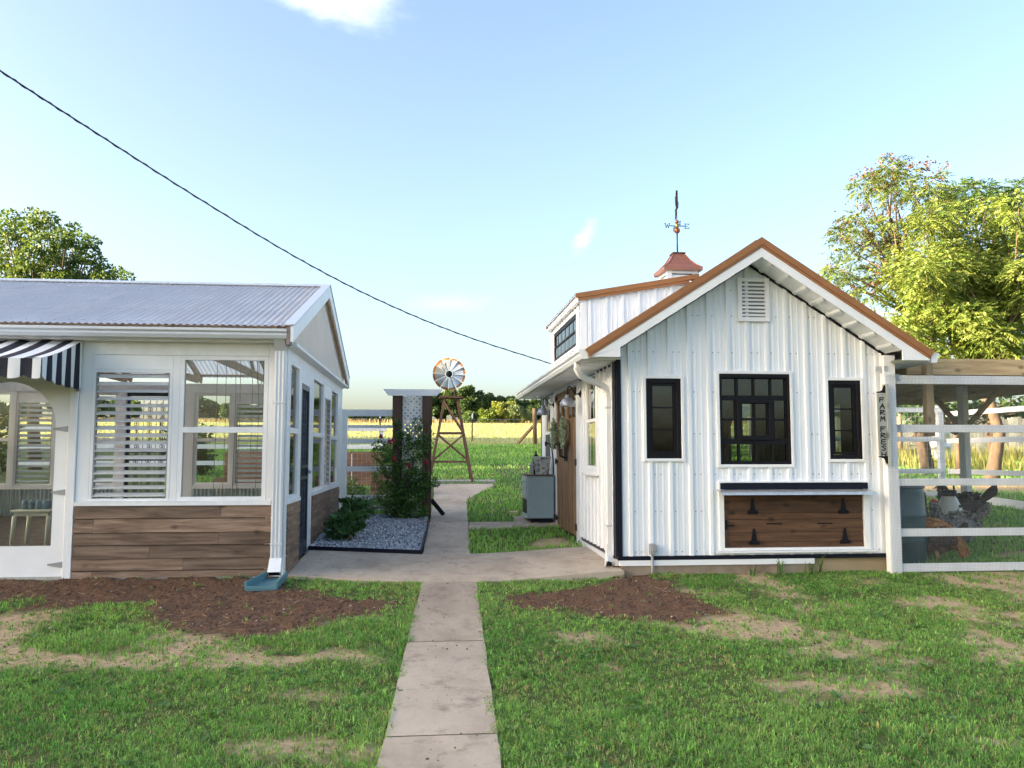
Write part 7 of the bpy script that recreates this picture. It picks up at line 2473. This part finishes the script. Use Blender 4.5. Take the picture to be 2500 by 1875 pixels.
CL= [[-13.01, 27.02, 8.75, 0.31, 0.26], [-12.72, 26.09, 8.25, 0.32, 0.25], [-12.86, 27.97, 9.09, 0.24, 0.27], [-11.92, 26.47, 8.63, 0.28, 0.25], [-11.54, 26.4, 8.62, 0.23, 0.16], [-12.14, 26.65, 8.42, 0.37, 0.26], [-12.75, 27.15, 8.31, 0.35, 0.24], [-12.33, 27.98, 8.63, 0.39, 0.27], [-11.08, 26.47, 8.25, 0.25, 0.25], [-11.56, 28.25, 8.76, 0.2, 0.2], [-10.9, 25.6, 7.77, 0.4, 0.27], [-10.66, 26.17, 7.86, 0.39, 0.25], [-10.03, 25.56, 7.69, 0.29, 0.2], [-11.46, 25.61, 7.61, 0.49, 0.31], [-13.34, 28.0, 8.17, 0.49, 0.34], [-11.62, 27.82, 7.88, 0.56, 0.36], [-10.14, 25.87, 7.38, 0.36, 0.29], [-11.75, 25.88, 7.21, 0.59, 0.34], [-12.89, 26.7, 7.32, 0.47, 0.33], [-11.93, 27.88, 7.35, 0.63, 0.34], [-11.21, 28.14, 7.42, 0.54, 0.32], [-10.44, 27.9, 7.32, 0.32, 0.22], [-9.82, 27.33, 7.16, 0.21, 0.17], [-9.01, 25.73, 6.71, 0.2, 0.11], [-12.27, 26.63, 6.96, 0.58, 0.28], [-9.95, 25.9, 7.15, 0.27, 0.23], [-13.61, 27.1, 8.19, 0.47, 0.47], [-13.75, 27.25, 7.49, 0.59, 0.47], [-9.75, 25.93, 6.64, 0.45, 0.2], [-10.87, 26.1, 6.65, 0.68, 0.23], [-13.09, 28.01, 6.92, 0.73, 0.24]]


def frondtree(name, label, base, fork, clumps, per, L, cols, r0, grow=1.0, red=0.0):
    T = thing(name, label, 'tree', base)
    mb = MB()
    limbs(mb, base, fork, clumps, r0, 0.5)
    mb.build('trunk', 'bark', T, True)
    bs, ds, cs = [], [], []
    for c in clumps:
        k = max(6, int(per * rnd.uniform(0.8, 1.2)))
        p, v = sphere_pts(k, 0.3)
        bs.append(np.array(c[:3]) + p * np.array([c[3], c[3], c[4]]) * grow)
        d = unit(v * np.array([1, 1, 0.5]) + NR.normal(0, 0.35, (k, 3)) + np.array([0, 0, -0.05]))
        ds.append(d)
        cs.append(mixcol(k, cols[0], cols[1]) * rnd.uniform(0.85, 1.15))
    b, d, cc = np.concatenate(bs), np.concatenate(ds), np.concatenate(cs)
    v, f, c4 = fronds(b, d, NR.uniform(0.7, 1.25, len(b)) * L, 9, cc)
    npmesh('crown', v, f, 'leaf', T, cols=c4)
    if red:
        ps, us = [], []
        for c in clumps:
            if c[2] < 7.4 and rnd.random() < 0.6:
                continue
            for q in range(int(3 * red)):
                p = Vector(c[:3]) + Vector((rnd.uniform(-1, 1) * c[3], rnd.uniform(-1, 1) * c[3], c[4] * rnd.uniform(0.5, 1.3)))
                k = 16
                pp = np.array(p) + NR.normal(0, 1, (k, 3)) * np.array([0.10, 0.10, 0.07])
                ps.append(pp)
        ps = np.concatenate(ps)
        v, f, c4 = leafquads(ps, unit(NR.normal(size=(len(ps), 3))), 0.09, 0.06, mixcol(len(ps), (0.13, 0.055, 0.028), (0.22, 0.11, 0.045)))
        stuff(npmesh('seed_clusters', v, f, 'leaf', T, cols=c4))
    return T


frondtree('ailanthus_tree', 'open crowned tree with rust red seed clusters right of the shed', (15.2, 24.5, gz(24.5)), (14.9, 24.3, 5.6), CA, 34, 0.42, ((0.10, 0.16, 0.035), (0.18, 0.23, 0.06)), 0.2, 0.98, 1.0)
frondtree('locust_tree', 'dense bright yellow green tree above the chicken run', (15.6, 22.2, gz(22.2)), (15.5, 22.2, 3.4), CB, 108, 0.42, ((0.13, 0.21, 0.04), (0.27, 0.32, 0.075)), 0.2, 1.2)
frondtree('ailanthus_tree', 'darker tree top behind the bright tree at the right edge', (19.2, 27.0, gz(27)), (19.2, 27, 7.0), CC, 50, 0.46, ((0.05, 0.11, 0.03), (0.10, 0.17, 0.04)), 0.2, 1.4, 0.6)
low = clumpset((15.5, 23.5, 3.0), 2.6, 16, 0.6, 1.0)
broadleaf('hedge_shrub', 'dark green shrub mass under the bright tree', (15.5, 23.5, gz(23.5)), (15.5, 23.5, 2.0), low, 700, 0.16, ((0.03, 0.08, 0.02), (0.08, 0.15, 0.03)), 0.1, None, 'shrub')
broadleaf('maple_tree', 'round green tree showing above the greenhouse roof', (-12.0, 27.2, gz(27.2)), (-12.0, 27.2, 4.6), CL + [tuple(c) for c in clumpset((-12.2, 27.2, 5.8), 2.2, 22, 0.55, 1.0)], 1600, 0.115, ((0.06, 0.13, 0.03), (0.17, 0.23, 0.06)), 0.2)
# bushes seen through the greenhouse
for x, y, r, h, lab in ((-11.5, 19.5, 1.0, 1.3, 'dark green bush behind the greenhouse, leftmost through the door glass'), (-9.8, 18.8, 0.9, 1.15, 'dark green bush behind the greenhouse louvre window'), (-6.9, 25.2, 0.5, 0.75, 'small green bush near the far end of the long rail fence')):
    broadleaf('garden_bush', lab, (x, y, gz(y)), (x, y, gz(y) + 0.4), clumpset((x, y, gz(y) + h), r, 22, 0.42, h * 0.75), 900, 0.13, ((0.03, 0.085, 0.025), (0.09, 0.17, 0.04)), 0.06, 'bushes behind the greenhouse', 'bush')

# far tree line on the crest of the field
LABS = ['dark tall tree', 'rounded dark tree', 'broad tree', 'slim tree', 'low dark tree', 'full dark tree']
far = [(-46, 208, 5.0, 3.4), (-40, 212, 4.2, 3.0), (-33, 209, 4.6, 3.0), (-26, 213, 3.0, 2.6), (-19, 211, 2.3, 2.2), (-12.5, 212, 1.8, 2.0), (-8.2, 210, 2.6, 1.6), (-4.2, 212, 7.4, 2.3), (-1.0, 211, 7.9, 2.7), (2.6, 213, 7.4, 2.4), (5.6, 211, 7.8, 2.4), (8.9, 209, 8.8, 2.3), (10.9, 213, 8.0, 2.2), (12.6, 210, 7.9, 2.3), (15.0, 212, 7.4, 2.5), (17.6, 211, 6.6, 2.2), (20.6, 210, 5.9, 2.2), (23.2, 213, 5.6, 2.2), (25.8, 210, 6.0, 2.4), (29.5, 212, 6.4, 2.6), (34, 210, 6.0, 2.8), (40, 211, 7.0, 3.2)]
names = ['leftmost tree of the far tree line', 'second tree from the left in the far tree line', 'third tree from the left in the far tree line', 'small far tree left of the greenhouse gable', 'low far shrubby tree behind the greenhouse', 'lowest tree of the far tree line above the white rails', 'small far tree just left of the arbor', 'pale topped far tree above the arbor top board', 'far tree directly left of the windmill wheel', 'far tree behind the right arbor post', 'far tree behind the windmill tower', 'tallest far tree just right of the windmill wheel', 'second tallest far tree right of the windmill', 'far tree with uneven top right of the windmill', 'mid height far tree above the bright bushes', 'far tree behind the tall bright bush', 'far tree over the silvery bush', 'far tree below the shed gutter end', 'far tree behind the near barn lamp', 'far tree hidden mostly by the shed corner', 'far tree behind the shed', 'rightmost tree of the far tree line']
for (x, y, h, r), lab in zip(far, names):
    g = gz(y)
    cl = clumpset((x, y, g + h * 0.52), r * 1.12, 26, 1.0, h * 0.46)
    cl.append((x + rnd.uniform(-.4, .4), y, g + h - 0.7, 0.9, 0.8))
    broadleaf('far_tree', lab, (x, y, g - 0.2), (x, y, g + h * 0.35), cl, 260, 0.5, ((0.04, 0.085, 0.035), (0.10, 0.155, 0.055)), 0.25, 'trees of the far tree line', 'tree', asp=0.8)
for (x, y, h, r, c0, c1, lab) in ((13.6, 196, 3.4, 1.7, (0.10, 0.17, 0.03), (0.2, 0.26, 0.06), 'low bright green bush at the field edge'), (17.6, 197, 5.2, 2.5, (0.14, 0.19, 0.035), (0.24, 0.27, 0.07), 'tall bright yellow green bush at the field edge'), (20.8, 196, 4.2, 2.4, (0.13, 0.18, 0.09), (0.22, 0.27, 0.15), 'silvery green round bush at the field edge'), (9.6, 198, 2.6, 1.4, (0.06, 0.12, 0.03), (0.1, 0.17, 0.05), 'dark low bush at the field edge behind the windmill')):
    g = gz(y)
    broadleaf('far_bush', lab, (x, y, g - 0.1), (x, y, g + h * 0.3), clumpset((x, y, g + h * 0.55), r * 1.25, 22, 0.85, h * 0.46), 260, 0.42, (c0, c1), 0.12, 'bushes at the field edge', 'bush', asp=0.7)
wood = []
for i in range(60):
    x = rnd.choice((-1, 1)) * rnd.uniform(50, 170) + 8
    wood += clumpset((x, rnd.uniform(212, 222), gz(213) + 3.2), 2.6, 5, 1.4, 2.6)
ps, us, cs = [], [], []
for c in wood:
    p, v = sphere_pts(110)
    ps.append(np.array(c[:3]) + p * np.array([c[3], c[3], c[4]]))
    us.append(unit(v + NR.normal(0, 0.6, (110, 3))))
    cs.append(mixcol(110, (0.028, 0.065, 0.022), (0.075, 0.125, 0.035)))
v, f, c4 = leafquads(np.concatenate(ps), np.concatenate(us), 0.9, 0.7, np.concatenate(cs))
stuff(npmesh('far_wood', v, f, 'leaf', None, cols=c4), 'distant wood continuing the tree line to both sides', 'wood')

# tall trees to the left, outside the picture, whose evening shade covers the yard
for i, (x, y, h, r) in enumerate(((-84, -32, 25, 4.8), (-86, -26, 25, 4.8), (-84, -20, 25, 4.8), (-86, -14, 25, 4.8), (-84, -8, 25, 4.8), (-86, -2, 25, 4.8), (-84, 4, 22.6, 4.8), (-86, 10, 18.5, 4.8), (-84, 16, 18.5, 4.8), (-86, 22, 21.5, 4.8), (-84, 28, 21.5, 4.8), (-86, 34, 21.5, 4.8), (-84, 40, 21.5, 4.8), (-86, 46, 21.5, 4.8), (-92, -29, 25.5, 4.8), (-92, -23, 25.5, 4.8), (-92, -17, 25.5, 4.8), (-92, -11, 25.5, 4.8), (-92, -5, 25.5, 4.8))):
    g = gz(y)
    cl = clumpset((x, y, g + h * 0.5), r, 60, 2.0, h * 0.47)
    broadleaf('shade_tree', 'tall broadleaf tree outside the left edge of the picture', (x, y, g - 0.1), (x, y, g + h * 0.3), cl, 30, 1.28, ((0.03, 0.07, 0.02), (0.08, 0.13, 0.04)), 0.3, 'row of shade trees left of the yard', 'tree', asp=0.8)

# broad-leaved weeds in the lawn and tall weeds along the shed base
wd_ = MB()
wv, wf_, wc4 = [], [], []
for i in range(150):
    y = rnd.uniform(4.1, 8.6)
    x = rnd.uniform(-0.45, 0.7) * y
    if paved(np.array([x]), np.array([y]))[0]:
        continue
    so, ta, il = cover(np.array([x]), np.array([y]))
    if so[0] or ta[0]:
        continue
    k = rnd.randint(5, 9)
    a = np.array([2 * PI * q / k + rnd.uniform(-.3, .3) for q in range(k)])
    u = unit(np.stack([np.cos(a), np.sin(a), np.full(k, rnd.uniform(0.25, 0.7))], -1))
    c = np.tile(np.array([[x, y, gz(y) + 0.008]]), (k, 1))
    L = NR.uniform(0.03, 0.07, k)
    V, F, C = leafquads(c, u, L, L * 0.5, mixcol(k, (0.07, 0.17, 0.05), (0.16, 0.28, 0.10)), 0.1)
    wv.append((V, F, C))
stuff(npmesh('lawn_weeds', *merge(wv)[:2], 'leaf', None, cols=merge(wv)[2]), 'broad leaved weeds dotted through the lawn', 'weeds')
for i, (x, h, lab) in enumerate(((3.86, 0.24, 'tall grass weed in front of the shed base left of the hatch middle'), (4.33, 0.30, 'tallest grass weed where the foundation meets the tan board'), (3.55, 0.15, 'short grass weed against the shed foundation'), (4.2, 0.17, 'thin grass weed just left of the tallest weed'))):
    n = 9
    xs_, ys_ = x + NR.normal(0, 0.02, n), 9.10 + NR.normal(0, 0.015, n)
    w = blades('grass_weed', xs_, ys_, gza(ys_), NR.uniform(0.6, 1.1, n) * h, np.full(n, 0.014), mixcol(n, (0.06, 0.16, 0.03), (0.13, 0.24, 0.06)), 1.0)
    tag(w, lab, 'weed', 'weeds along the shed base')
